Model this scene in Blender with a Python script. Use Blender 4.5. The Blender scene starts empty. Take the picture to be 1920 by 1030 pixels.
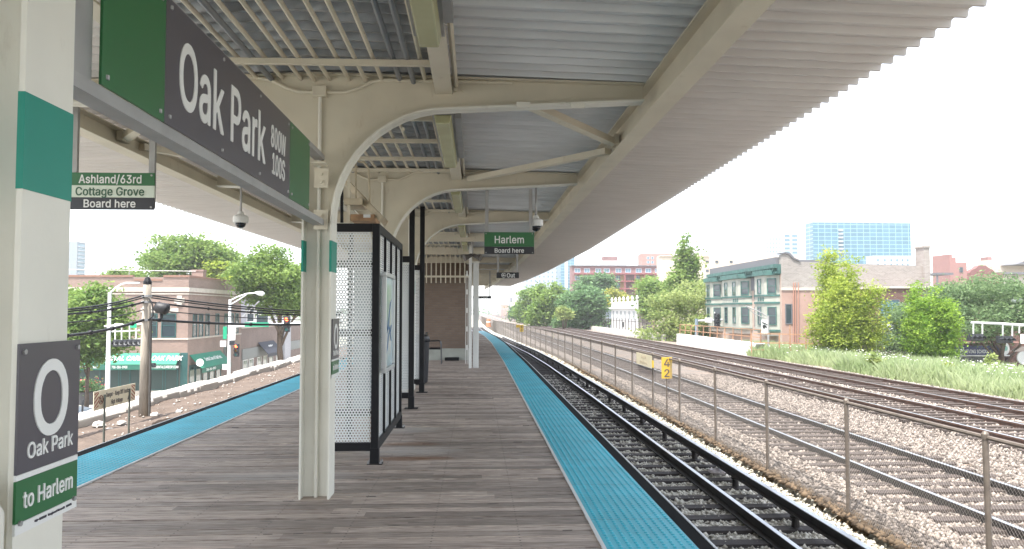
import bpy, math, random
import numpy as np
from mathutils import Vector, Matrix

S = bpy.context.scene
R = math.radians
# ------------------------------------------------------------------ camera
F = 1493.0                                   # focal length in photo pixels (1920 wide): a 28 mm lens
PSI = math.atan(67 / F); TH = math.atan(68 / F)
CAMZ = 1.6
cd = bpy.data.cameras.new('camera'); cam = bpy.data.objects.new('camera', cd)
S.collection.objects.link(cam); S.camera = cam
cd.sensor_width = 36; cd.lens = 36 * F / 1920; cd.clip_start = 0.05; cd.clip_end = 6000
cam.location = (0, 0, CAMZ); cam.rotation_euler = (R(90) + TH, 0, -PSI)
# ------------------------------------------------------------------ sky, sun, exposure
SUN_EL = 69; SUN_AZ = -140                   # degrees, azimuth clockwise from +Y
w = bpy.data.worlds.new('World'); S.world = w; w.use_nodes = True
nt = w.node_tree; bg = nt.nodes['Background']
sky = nt.nodes.new('ShaderNodeTexSky'); sky.sky_type = 'NISHITA'; sky.sun_disc = False
sky.sun_elevation = R(SUN_EL); sky.sun_rotation = R(SUN_AZ)
sky.air_density = 1.0; sky.dust_density = 1.2; sky.ozone_density = 1.0
hz = nt.nodes.new('ShaderNodeHueSaturation'); hz.inputs['Saturation'].default_value = .4   # thin white overcast
nt.links.new(sky.outputs[0], hz.inputs['Color']); nt.links.new(hz.outputs[0], bg.inputs[0]); bg.inputs[1].default_value = 0.15
sl = bpy.data.lights.new('sun', 'SUN'); sl.energy = 3.3; sl.angle = R(0.53); sl.color = (1.0, 0.955, 0.89)
so = bpy.data.objects.new('sun', sl); S.collection.objects.link(so)
_s = Vector((math.sin(R(SUN_AZ)) * math.cos(R(SUN_EL)), math.cos(R(SUN_AZ)) * math.cos(R(SUN_EL)), math.sin(R(SUN_EL))))
so.rotation_euler = _s.to_track_quat('Z', 'Y').to_euler(); so.location = (-20, 0, 40)
vs = S.view_settings; vs.view_transform = 'Standard'; vs.look = 'None'; vs.gamma = 1; vs.exposure = 1.9
cy = S.cycles
cy.max_bounces = 7; cy.diffuse_bounces = 4; cy.glossy_bounces = 3; cy.transmission_bounces = 4
cy.transparent_max_bounces = 12; cy.use_denoising = True; cy.sample_clamp_indirect = 6
# ------------------------------------------------------------------ pixel rays (measurements taken from the photograph)
_fw = Vector((math.sin(PSI) * math.cos(TH), math.cos(PSI) * math.cos(TH), math.sin(TH)))
_rt = Vector((math.cos(PSI), -math.sin(PSI), 0)); _up = _rt.cross(_fw)
def _ray(px, py): return _fw + _rt * ((px - 960) / F) + _up * ((515 - py) / F)
def PY(px, py, y):
    d = _ray(px, py); return Vector((0, 0, CAMZ)) + d * (y / d.y)
def PXX(px, py, x):
    d = _ray(px, py); return Vector((0, 0, CAMZ)) + d * (x / d.x)
def PZ(px, py, z):
    d = _ray(px, py); return Vector((0, 0, CAMZ)) + d * ((z - CAMZ) / d.z)
# gentle curve of the line to the left far away
_CY = [-60, 25, 40, 50, 60, 80, 100, 130, 180, 300, 600]
_CX = [0, 0, -.1, -.32, -.75, -1.6, -2.6, -3.3, -3.8, -4.6, -8]
def cv(y): return float(np.interp(y, _CY, _CX))
# ------------------------------------------------------------------ materials
MATS = {}
def mat(name, col, rough=.6, metal=0, var=.0, vscale=3, bump=0, bscale=30, col2=None, spec=.5, stretch=None, detail=4):
    if name in MATS: return MATS[name]
    m = bpy.data.materials.new(name); m.use_nodes = True; MATS[name] = m
    n = m.node_tree.nodes; l = m.node_tree.links; b = n['Principled BSDF']
    b.inputs['Base Color'].default_value = (*col, 1); b.inputs['Roughness'].default_value = rough
    b.inputs['Metallic'].default_value = metal; b.inputs['Specular IOR Level'].default_value = spec
    if var or col2 or bump:
        g = n.new('ShaderNodeNewGeometry'); vec = g.outputs['Position']
        if stretch:
            mp = n.new('ShaderNodeMapping'); mp.inputs['Scale'].default_value = stretch
            l.new(vec, mp.inputs[0]); vec = mp.outputs[0]
    if var or col2:
        t = n.new('ShaderNodeTexNoise'); t.inputs['Scale'].default_value = vscale; t.inputs['Detail'].default_value = detail
        l.new(vec, t.inputs['Vector'])
        r = n.new('ShaderNodeValToRGB'); r.color_ramp.elements[0].position = .3; r.color_ramp.elements[1].position = .7
        c2 = col2 or tuple(c * (1 - var) for c in col)
        c1 = col if col2 else tuple(min(1, c * (1 + var * .6)) for c in col)
        r.color_ramp.elements[0].color = (*c2, 1); r.color_ramp.elements[1].color = (*c1, 1)
        l.new(t.outputs['Fac'], r.inputs[0]); l.new(r.outputs[0], b.inputs['Base Color'])
    if bump:
        t2 = n.new('ShaderNodeTexNoise'); t2.inputs['Scale'].default_value = bscale; t2.inputs['Detail'].default_value = 3
        l.new(vec, t2.inputs['Vector'])
        bp = n.new('ShaderNodeBump'); bp.inputs['Strength'].default_value = bump; bp.inputs['Distance'].default_value = .02
        l.new(t2.outputs['Fac'], bp.inputs['Height']); l.new(bp.outputs[0], b.inputs['Normal'])
    return m
def nodes(m): return m.node_tree.nodes, m.node_tree.links, m.node_tree.nodes['Principled BSDF']
def math_node(n, l, op, a, b=None):
    k = n.new('ShaderNodeMath'); k.operation = op
    for i, v in enumerate((a, b)):
        if v is None: continue
        if isinstance(v, (int, float)): k.inputs[i].default_value = v
        else: l.new(v, k.inputs[i])
    return k.outputs[0]
def brick(name, c1, c2, mortar, sc=1.0, bw=.21, rh=.075, msz=.010):
    m = mat(name, c1, .85); n, l, b = nodes(m)
    g = n.new('ShaderNodeNewGeometry'); sp = n.new('ShaderNodeSeparateXYZ'); l.new(g.outputs['Position'], sp.inputs[0])
    cb = n.new('ShaderNodeCombineXYZ'); l.new(math_node(n, l, 'ADD', sp.outputs[0], sp.outputs[1]), cb.inputs[0]); l.new(sp.outputs[2], cb.inputs[1])
    t = n.new('ShaderNodeTexBrick'); l.new(cb.outputs[0], t.inputs['Vector'])
    t.inputs['Scale'].default_value = 1 / sc; t.inputs['Brick Width'].default_value = bw; t.inputs['Row Height'].default_value = rh
    t.inputs['Mortar Size'].default_value = msz
    t.inputs['Color1'].default_value = (*c1, 1); t.inputs['Color2'].default_value = (*c2, 1); t.inputs['Mortar'].default_value = (*mortar, 1)
    ns = n.new('ShaderNodeTexNoise'); ns.inputs['Scale'].default_value = .7; ns.inputs['Detail'].default_value = 5; l.new(g.outputs['Position'], ns.inputs['Vector'])
    mx = n.new('ShaderNodeMix'); mx.data_type = 'RGBA'; mx.blend_type = 'MULTIPLY'; mx.inputs[0].default_value = .5
    l.new(t.outputs['Color'], mx.inputs[6]); l.new(ns.outputs['Color'], mx.inputs[7])
    hs = n.new('ShaderNodeRGBToBW'); l.new(ns.outputs['Color'], hs.inputs[0]); l.new(hs.outputs[0], mx.inputs[7])
    br = n.new('ShaderNodeBrightContrast'); br.inputs['Bright'].default_value = .0; l.new(mx.outputs[2], br.inputs[0])
    gm = n.new('ShaderNodeMix'); gm.data_type = 'RGBA'; gm.blend_type = 'MULTIPLY'; gm.inputs[0].default_value = 1
    gm.inputs[7].default_value = (1.33, 1.33, 1.33, 1); l.new(br.outputs[0], gm.inputs[6]); l.new(gm.outputs[2], b.inputs['Base Color'])
    bp = n.new('ShaderNodeBump'); bp.inputs['Strength'].default_value = .4; bp.inputs['Distance'].default_value = .01
    l.new(t.outputs['Fac'], bp.inputs['Height']); bp.invert = True; l.new(bp.outputs[0], b.inputs['Normal'])
    return m
def emis(name, col, e):
    m = mat(name, col, .4); b = nodes(m)[2]
    b.inputs['Emission Color'].default_value = (*col, 1); b.inputs['Emission Strength'].default_value = e
    return m
def leafmat(name, ca, cb, trans=.35, sc=.9):
    m = mat(name, ca, .6); n, l, b = nodes(m)
    at = n.new('ShaderNodeAttribute'); at.attribute_name = 'tone'
    g = n.new('ShaderNodeNewGeometry')
    t = n.new('ShaderNodeTexNoise'); t.inputs['Scale'].default_value = sc; t.inputs['Detail'].default_value = 2; l.new(g.outputs['Position'], t.inputs['Vector'])
    f = math_node(n, l, 'ADD', math_node(n, l, 'MULTIPLY', at.outputs['Fac'], .55), math_node(n, l, 'MULTIPLY', t.outputs['Fac'], .6))
    r = n.new('ShaderNodeValToRGB'); r.color_ramp.elements[0].position = .3; r.color_ramp.elements[1].position = .85
    r.color_ramp.elements[0].color = (*cb, 1); r.color_ramp.elements[1].color = (*ca, 1)
    l.new(f, r.inputs[0]); l.new(r.outputs[0], b.inputs['Base Color'])
    b.inputs['Specular IOR Level'].default_value = .25
    tr = n.new('ShaderNodeBsdfTranslucent'); l.new(r.outputs[0], tr.inputs[0])
    mx = n.new('ShaderNodeMixShader'); mx.inputs[0].default_value = trans
    l.new(b.outputs[0], mx.inputs[1]); l.new(tr.outputs[0], mx.inputs[2]); l.new(mx.outputs[0], n['Material Output'].inputs[0])
    return m

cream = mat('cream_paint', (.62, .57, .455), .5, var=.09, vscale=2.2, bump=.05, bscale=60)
creamlit = mat('cream_paint_lit', (.74, .72, .64), .48, var=.06, vscale=3, bump=.04, bscale=50)  # lighter copy of the cream paint, brighter light on it put into colour
steelgrey = mat('galvanised_steel', (.36, .355, .35), .5, .3, var=.12, vscale=6)
def weather(m, col, amt=.5):
    n, l, b = nodes(m); src = b.inputs['Base Color'].links[0].from_socket
    g = n.new('ShaderNodeNewGeometry'); t = n.new('ShaderNodeTexNoise'); t.inputs['Scale'].default_value = 9; t.inputs['Detail'].default_value = 8; t.inputs['Roughness'].default_value = .7
    mp = n.new('ShaderNodeMapping'); mp.inputs['Scale'].default_value = (1, 1, .35); l.new(g.outputs['Position'], mp.inputs[0]); l.new(mp.outputs[0], t.inputs['Vector'])
    r = n.new('ShaderNodeValToRGB'); r.color_ramp.elements[0].position = .60; r.color_ramp.elements[1].position = .74; l.new(t.outputs['Fac'], r.inputs[0])
    mx = n.new('ShaderNodeMix'); mx.data_type = 'RGBA'; l.new(math_node(n, l, 'MULTIPLY', r.outputs[0], amt), mx.inputs[0]); l.new(src, mx.inputs[6]); mx.inputs[7].default_value = (*col, 1); l.new(mx.outputs[2], b.inputs['Base Color'])
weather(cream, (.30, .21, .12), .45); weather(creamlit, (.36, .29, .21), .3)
teal = mat('teal_paint', (.0, .235, .17), .5, var=.05)
signgreen = mat('sign_green', (.022, .135, .042), .32)
signgrey = mat('sign_grey', (.082, .074, .090), .32)
signwhite = mat('sign_white', (.76, .76, .74), .4)
signblack = mat('sign_black', (.012, .013, .02), .32)
signpale = mat('sign_pale', (.62, .68, .58), .4)
frameblack = mat('black_paint', (.008, .008, .010), .5, var=.1, spec=.25)
galv = mat('galvanised_deck', (.66, .668, .675), .45, .15, var=.14, vscale=1.6, stretch=(.6, 2.5, 1))
overh = mat('bounce_lit_deck', (.64, .612, .59), .5, var=.06, vscale=1.4, stretch=(.7, 2, 1))  # white deck tone with the light bounced off the ballast put into it
darkgalv = mat('dark_galvanised_deck', (.45, .46, .475), .4, .35, var=.35, vscale=4, stretch=(1, 4, 1))  # darker, blotchier tone for the middle strip of roof deck
pipegrey = mat('grey_conduit', (.22, .235, .255), .45, .3)
plankmat = None
concrete = mat('concrete', (.52, .49, .45), .9, var=.22, vscale=1.5, bump=.3, bscale=12)
paleconc = mat('pale_concrete', (.47, .445, .405), .9, var=.12, vscale=1.2, bump=.3, bscale=14)
steel_rail = mat('rail_steel', (.035, .03, .028), .55, .2, var=.3, vscale=8)
rust_rail = mat('rusty_rail_steel', (.13, .075, .055), .7, .1, var=.3, vscale=6)
railtop = mat('polished_rail', (.55, .57, .6), .28, .9, var=.1, vscale=8)
glass = mat('window_glass', (.035, .05, .06), .06, 0, spec=.8)
blueglass = mat('blue_window_glass', (.10, .20, .26), .12, 0, spec=.8)
white = mat('white_paint', (.72, .72, .70), .55, var=.05)
whitemetal = mat('white_metal', (.66, .67, .67), .4, .1)
sigblack = mat('signal_black', (.02, .022, .026), .5)
bark = mat('bark', (.12, .085, .06), .9, var=.35, vscale=9, bump=.6, bscale=18)

def wood_planks():
    m = mat('weathered_planks', (.27, .23, .20), .62); n, l, b = nodes(m)
    g = n.new('ShaderNodeNewGeometry'); sp = n.new('ShaderNodeSeparateXYZ'); l.new(g.outputs['Position'], sp.inputs[0])
    idx = math_node(n, l, 'FLOOR', math_node(n, l, 'DIVIDE', sp.outputs[1], PITCH))
    wn = n.new('ShaderNodeTexWhiteNoise'); wn.noise_dimensions = '1D'; l.new(idx, wn.inputs['W'])
    # joints: boards 2.4 m long, offset by a random amount
    seg = math_node(n, l, 'FLOOR', math_node(n, l, 'DIVIDE', math_node(n, l, 'ADD', sp.outputs[0], math_node(n, l, 'MULTIPLY', wn.outputs['Value'], 7)), 2.9))
    wn2 = n.new('ShaderNodeTexWhiteNoise'); wn2.noise_dimensions = '2D'
    c2 = n.new('ShaderNodeCombineXYZ'); l.new(idx, c2.inputs[0]); l.new(seg, c2.inputs[1]); l.new(c2.outputs[0], wn2.inputs['Vector'])
    cb = n.new('ShaderNodeCombineXYZ')
    l.new(math_node(n, l, 'ADD', math_node(n, l, 'MULTIPLY', sp.outputs[0], 2.6), math_node(n, l, 'MULTIPLY', wn2.outputs['Value'], 50)), cb.inputs[0])
    l.new(math_node(n, l, 'MULTIPLY', sp.outputs[1], 42), cb.inputs[1]); l.new(idx, cb.inputs[2])
    t = n.new('ShaderNodeTexNoise'); t.inputs['Scale'].default_value = 1.6; t.inputs['Detail'].default_value = 7; t.inputs['Roughness'].default_value = .62; l.new(cb.outputs[0], t.inputs['Vector'])
    r = n.new('ShaderNodeValToRGB'); e = r.color_ramp.elements
    e[0].position = .27; e[0].color = (.07, .049, .038, 1); e[1].position = .74; e[1].color = (.74, .635, .545, 1)
    k = r.color_ramp.elements.new(.44); k.color = (.285, .23, .19, 1)
    k = r.color_ramp.elements.new(.56); k.color = (.47, .40, .34, 1)
    cf = n.new('ShaderNodeCombineXYZ'); l.new(math_node(n, l, 'MULTIPLY', sp.outputs[0], 5.0), cf.inputs[0]); l.new(math_node(n, l, 'MULTIPLY', sp.outputs[1], 110), cf.inputs[1]); l.new(idx, cf.inputs[2])
    tf_ = n.new('ShaderNodeTexNoise'); tf_.inputs['Scale'].default_value = 1.4; tf_.inputs['Detail'].default_value = 4; l.new(cf.outputs[0], tf_.inputs['Vector'])
    l.new(math_node(n, l, 'ADD', math_node(n, l, 'MULTIPLY', t.outputs['Fac'], .68), math_node(n, l, 'MULTIPLY', tf_.outputs['Fac'], .32)), r.inputs[0])
    tone = math_node(n, l, 'ADD', math_node(n, l, 'MULTIPLY', wn2.outputs['Value'], .62), .64)
    mx = n.new('ShaderNodeMix'); mx.data_type = 'RGBA'; mx.blend_type = 'MULTIPLY'; mx.inputs[0].default_value = 1
    l.new(r.outputs[0], mx.inputs[6]); ct = n.new('ShaderNodeCombineXYZ')
    for i in range(3): l.new(tone, ct.inputs[i])
    l.new(ct.outputs[0], mx.inputs[7])
    # large worn / stained patches
    t2 = n.new('ShaderNodeTexNoise'); t2.inputs['Scale'].default_value = .55; t2.inputs['Detail'].default_value = 6; t2.inputs['Roughness'].default_value = .6; l.new(g.outputs['Position'], t2.inputs['Vector'])
    r2 = n.new('ShaderNodeValToRGB'); r2.color_ramp.elements[0].position = .3; r2.color_ramp.elements[1].position = .7
    r2.color_ramp.elements[0].color = (.72, .70, .70, 1); r2.color_ramp.elements[1].color = (1.18, 1.17, 1.18, 1); l.new(t2.outputs['Fac'], r2.inputs[0])
    mx2 = n.new('ShaderNodeMix'); mx2.data_type = 'RGBA'; mx2.blend_type = 'MULTIPLY'; mx2.inputs[0].default_value = 1
    l.new(mx.outputs[2], mx2.inputs[6]); l.new(r2.outputs[0], mx2.inputs[7])
    # dark knots and splits
    cb3 = n.new('ShaderNodeCombineXYZ'); l.new(math_node(n, l, 'MULTIPLY', sp.outputs[0], 3.2), cb3.inputs[0]); l.new(math_node(n, l, 'MULTIPLY', sp.outputs[1], 16), cb3.inputs[1])
    v = n.new('ShaderNodeTexVoronoi'); v.inputs['Scale'].default_value = 1.0; l.new(cb3.outputs[0], v.inputs['Vector'])
    wnv = n.new('ShaderNodeRGBToBW'); l.new(v.outputs['Color'], wnv.inputs[0])
    knot = math_node(n, l, 'MULTIPLY', math_node(n, l, 'LESS_THAN', v.outputs['Distance'], .17), math_node(n, l, 'GREATER_THAN', wnv.outputs[0], .62))
    mx3 = n.new('ShaderNodeMix'); mx3.data_type = 'RGBA'; l.new(math_node(n, l, 'MULTIPLY', knot, .75), mx3.inputs[0]); l.new(mx2.outputs[2], mx3.inputs[6]); mx3.inputs[7].default_value = (.03, .022, .02, 1)
    # paired nail heads on every joist
    fx = math_node(n, l, 'ABSOLUTE', math_node(n, l, 'SUBTRACT', math_node(n, l, 'FRACT', math_node(n, l, 'DIVIDE', sp.outputs[0], .62)), .5))
    fy = math_node(n, l, 'ABSOLUTE', math_node(n, l, 'SUBTRACT', math_node(n, l, 'ABSOLUTE', math_node(n, l, 'SUBTRACT', math_node(n, l, 'FRACT', math_node(n, l, 'DIVIDE', sp.outputs[1], PITCH)), .5)), .27))
    nail = math_node(n, l, 'MULTIPLY', math_node(n, l, 'LESS_THAN', fx, .010), math_node(n, l, 'LESS_THAN', fy, .055))
    mxn = n.new('ShaderNodeMix'); mxn.data_type = 'RGBA'; l.new(math_node(n, l, 'MULTIPLY', nail, .8), mxn.inputs[0]); l.new(mx3.outputs[2], mxn.inputs[6]); mxn.inputs[7].default_value = (.035, .025, .02, 1); mx3 = mxn
    # rust run-off from the feet of the windbreak
    src = mx3.outputs[2]
    for (cx_, cy_, rx_, ry_, colr, amt) in ((-.72, 8.75, .55, .13, (.20, .085, .03), .8), (-.78, 9.7, .45, .12, (.17, .08, .035), .7), (-.75, 9.25, .6, .3, (.62, .58, .54), .45), (-.95, 10.9, .5, .35, (.60, .57, .53), .4), (-1.9, 7.9, .8, .3, (.6, .57, .54), .3)):
        dxx = math_node(n, l, 'DIVIDE', math_node(n, l, 'SUBTRACT', sp.outputs[0], cx_), rx_); dyy = math_node(n, l, 'DIVIDE', math_node(n, l, 'SUBTRACT', sp.outputs[1], cy_), ry_)
        dd = math_node(n, l, 'ADD', math_node(n, l, 'MULTIPLY', dxx, dxx), math_node(n, l, 'MULTIPLY', dyy, dyy))
        fa = math_node(n, l, 'SUBTRACT', 1.15, math_node(n, l, 'ADD', dd, math_node(n, l, 'MULTIPLY', math_node(n, l, 'SUBTRACT', t.outputs['Fac'], .5), 3.0))); fa.node.use_clamp = True
        ms = n.new('ShaderNodeMix'); ms.data_type = 'RGBA'; l.new(math_node(n, l, 'MULTIPLY', fa, amt), ms.inputs[0]); l.new(src, ms.inputs[6]); ms.inputs[7].default_value = (*colr, 1); src = ms.outputs[2]
    l.new(src, b.inputs['Base Color'])
    bp = n.new('ShaderNodeBump'); bp.inputs['Strength'].default_value = .55; bp.inputs['Distance'].default_value = .008
    l.new(t.outputs['Fac'], bp.inputs['Height']); l.new(bp.outputs[0], b.inputs['Normal'])
    return m
PITCH = .14
rubber = mat('rubbing_board_black', (.012, .012, .013), .9, spec=.1)

# ------------------------------------------------------------------ mesh builder
class MB:
    def __init__(s): s.v = []; s.f = []; s.mi = []; s.cur = 0
    def add(s, vs, fs):
        o = len(s.v); s.v.extend([tuple(p) for p in vs]); s.f.extend([tuple(i + o for i in f) for f in fs]); s.mi.extend([s.cur] * len(fs)); return s
    def box(s, x0, x1, y0, y1, z0, z1):
        x0, x1 = min(x0, x1), max(x0, x1); y0, y1 = min(y0, y1), max(y0, y1); z0, z1 = min(z0, z1), max(z0, z1)
        return s.add([(x0, y0, z0), (x1, y0, z0), (x1, y1, z0), (x0, y1, z0), (x0, y0, z1), (x1, y0, z1), (x1, y1, z1), (x0, y1, z1)],
                     [(0, 3, 2, 1), (4, 5, 6, 7), (0, 1, 5, 4), (1, 2, 6, 5), (2, 3, 7, 6), (3, 0, 4, 7)])
    def bar(s, a, b, w_, h_, up=(0, 0, 1)):
        a, b = Vector(a), Vector(b); d = (b - a).normalized(); u = Vector(up)
        sd = d.cross(u)
        if sd.length < 1e-4: sd = d.cross(Vector((0, 1, 0)))
        sd.normalize(); u = sd.cross(d); vs = []
        for p in (a, b):
            for sx, sz in ((-1, -1), (1, -1), (1, 1), (-1, 1)): vs.append(p + sd * sx * w_ / 2 + u * sz * h_ / 2)
        return s.add(vs, [(3, 2, 1, 0), (4, 5, 6, 7), (0, 1, 5, 4), (1, 2, 6, 5), (2, 3, 7, 6), (3, 0, 4, 7)])
    def tube(s, pts, r, n=8, cap=True):
        pts = [Vector(p) for p in pts]; k = len(pts); rs = r if isinstance(r, (list, tuple)) else [r] * k; vs = []; prev = None
        for i, p in enumerate(pts):
            d = (pts[min(i + 1, k - 1)] - pts[max(i - 1, 0)]).normalized()
            if prev is None:
                a = d.cross(Vector((0, 0, 1)))
                if a.length < 1e-3: a = Vector((1, 0, 0))
            else: a = prev - d * prev.dot(d)
            a.normalize(); prev = a; c = d.cross(a)
            for j in range(n):
                t = 2 * math.pi * j / n; vs.append(p + (a * math.cos(t) + c * math.sin(t)) * rs[i])
        fs = []
        for i in range(k - 1):
            for j in range(n): fs.append((i * n + j, i * n + (j + 1) % n, (i + 1) * n + (j + 1) % n, (i + 1) * n + j))
        if cap: fs.append(tuple(range(n - 1, -1, -1))); fs.append(tuple((k - 1) * n + j for j in range(n)))
        return s.add(vs, fs)
    def lathe(s, c, prof, n=16):                       # prof: (radius, z)
        c = Vector(c); vs = []; fs = []
        for r, z in prof:
            for j in range(n):
                t = 2 * math.pi * j / n; vs.append((c.x + r * math.cos(t), c.y + r * math.sin(t), c.z + z))
        for i in range(len(prof) - 1):
            for j in range(n): fs.append((i * n + j, i * n + (j + 1) % n, (i + 1) * n + (j + 1) % n, (i + 1) * n + j))
        fs.append(tuple(range(n - 1, -1, -1))); fs.append(tuple((len(prof) - 1) * n + j for j in range(n)))
        return s.add(vs, fs)
    def prism(s, poly, axis, a, b):                    # poly of 2-tuples extruded along an axis
        def mk(p, t): return {'x': (t, p[0], p[1]), 'y': (p[0], t, p[1]), 'z': (p[0], p[1], t)}[axis]
        n = len(poly); vs = [mk(p, a) for p in poly] + [mk(p, b) for p in poly]
        fs = [tuple(range(n)), tuple(range(2 * n - 1, n - 1, -1))] + [(i, i + n, (i + 1) % n + n, (i + 1) % n) for i in range(n)]
        return s.add(vs, fs)
    def sweep(s, prof, ys, xo, close=True):            # prof (x,z) swept along Y; xo(y) is the sideways shift
        n = len(prof); vs = [(p[0] + xo(y), y, p[1]) for y in ys for p in prof]; fs = []
        for i in range(len(ys) - 1):
            for j in range(n if close else n - 1): fs.append((i * n + j, i * n + (j + 1) % n, (i + 1) * n + (j + 1) % n, (i + 1) * n + j))
        if close: fs.append(tuple(range(n))); fs.append(tuple((len(ys) - 1) * n + j for j in range(n - 1, -1, -1)))
        return s.add(vs, fs)
    def build(s, name, m, parent=None, smooth=False, bevel=0, fix=True):
        o0 = Vector(parent['_w']) if parent is not None and '_w' in parent else Vector((0, 0, 0))
        me = bpy.data.meshes.new(name); me.from_pydata([tuple(Vector(v) - o0) for v in s.v], [], s.f)
        ml = m if isinstance(m, (list, tuple)) else [m]
        for k in ml: me.materials.append(k)
        if len(ml) > 1: me.polygons.foreach_set('material_index', s.mi)
        me.update()
        if fix:
            import bmesh
            bm = bmesh.new(); bm.from_mesh(me); bmesh.ops.recalc_face_normals(bm, faces=bm.faces); bm.to_mesh(me); bm.free()
        if smooth: me.polygons.foreach_set('use_smooth', [True] * len(me.polygons))
        ob = bpy.data.objects.new(name, me); S.collection.objects.link(ob)
        ob['_w'] = tuple(o0)
        if parent is not None: ob.parent = parent
        if bevel:
            bv = ob.modifiers.new('bevel', 'BEVEL'); bv.width = bevel; bv.segments = 2; bv.limit_method = 'ANGLE'
        return ob
def box(*a): return MB().box(*a)
def thing(name, loc, label, cat, group=None):
    o = bpy.data.objects.new(name, None); S.collection.objects.link(o); o.location = loc; o['_w'] = tuple(loc); o.empty_display_size = .1
    o['label'] = label; o['category'] = cat
    if group: o['group'] = group
    return o
def tag(o, label, cat, group=None):
    o['label'] = label; o['category'] = cat
    if group: o['group'] = group
    return o
def struct(o): o['kind'] = 'structure'; return o
def kids(o): return [c for c in bpy.data.objects if c.parent == o]
def copy_tree(o, shift=(0, 0, 0), parent=None, ch=None):
    if ch is None:
        ch = {}
        for k in bpy.data.objects:
            if k.parent: ch.setdefault(k.parent.name, []).append(k)
    c = o.copy(); S.collection.objects.link(c)
    if parent is not None: c.parent = parent
    else: c.location = Vector(o.location) + Vector(shift)
    for k in ch.get(o.name, []): copy_tree(k, parent=c, ch=ch)
    return c
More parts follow.
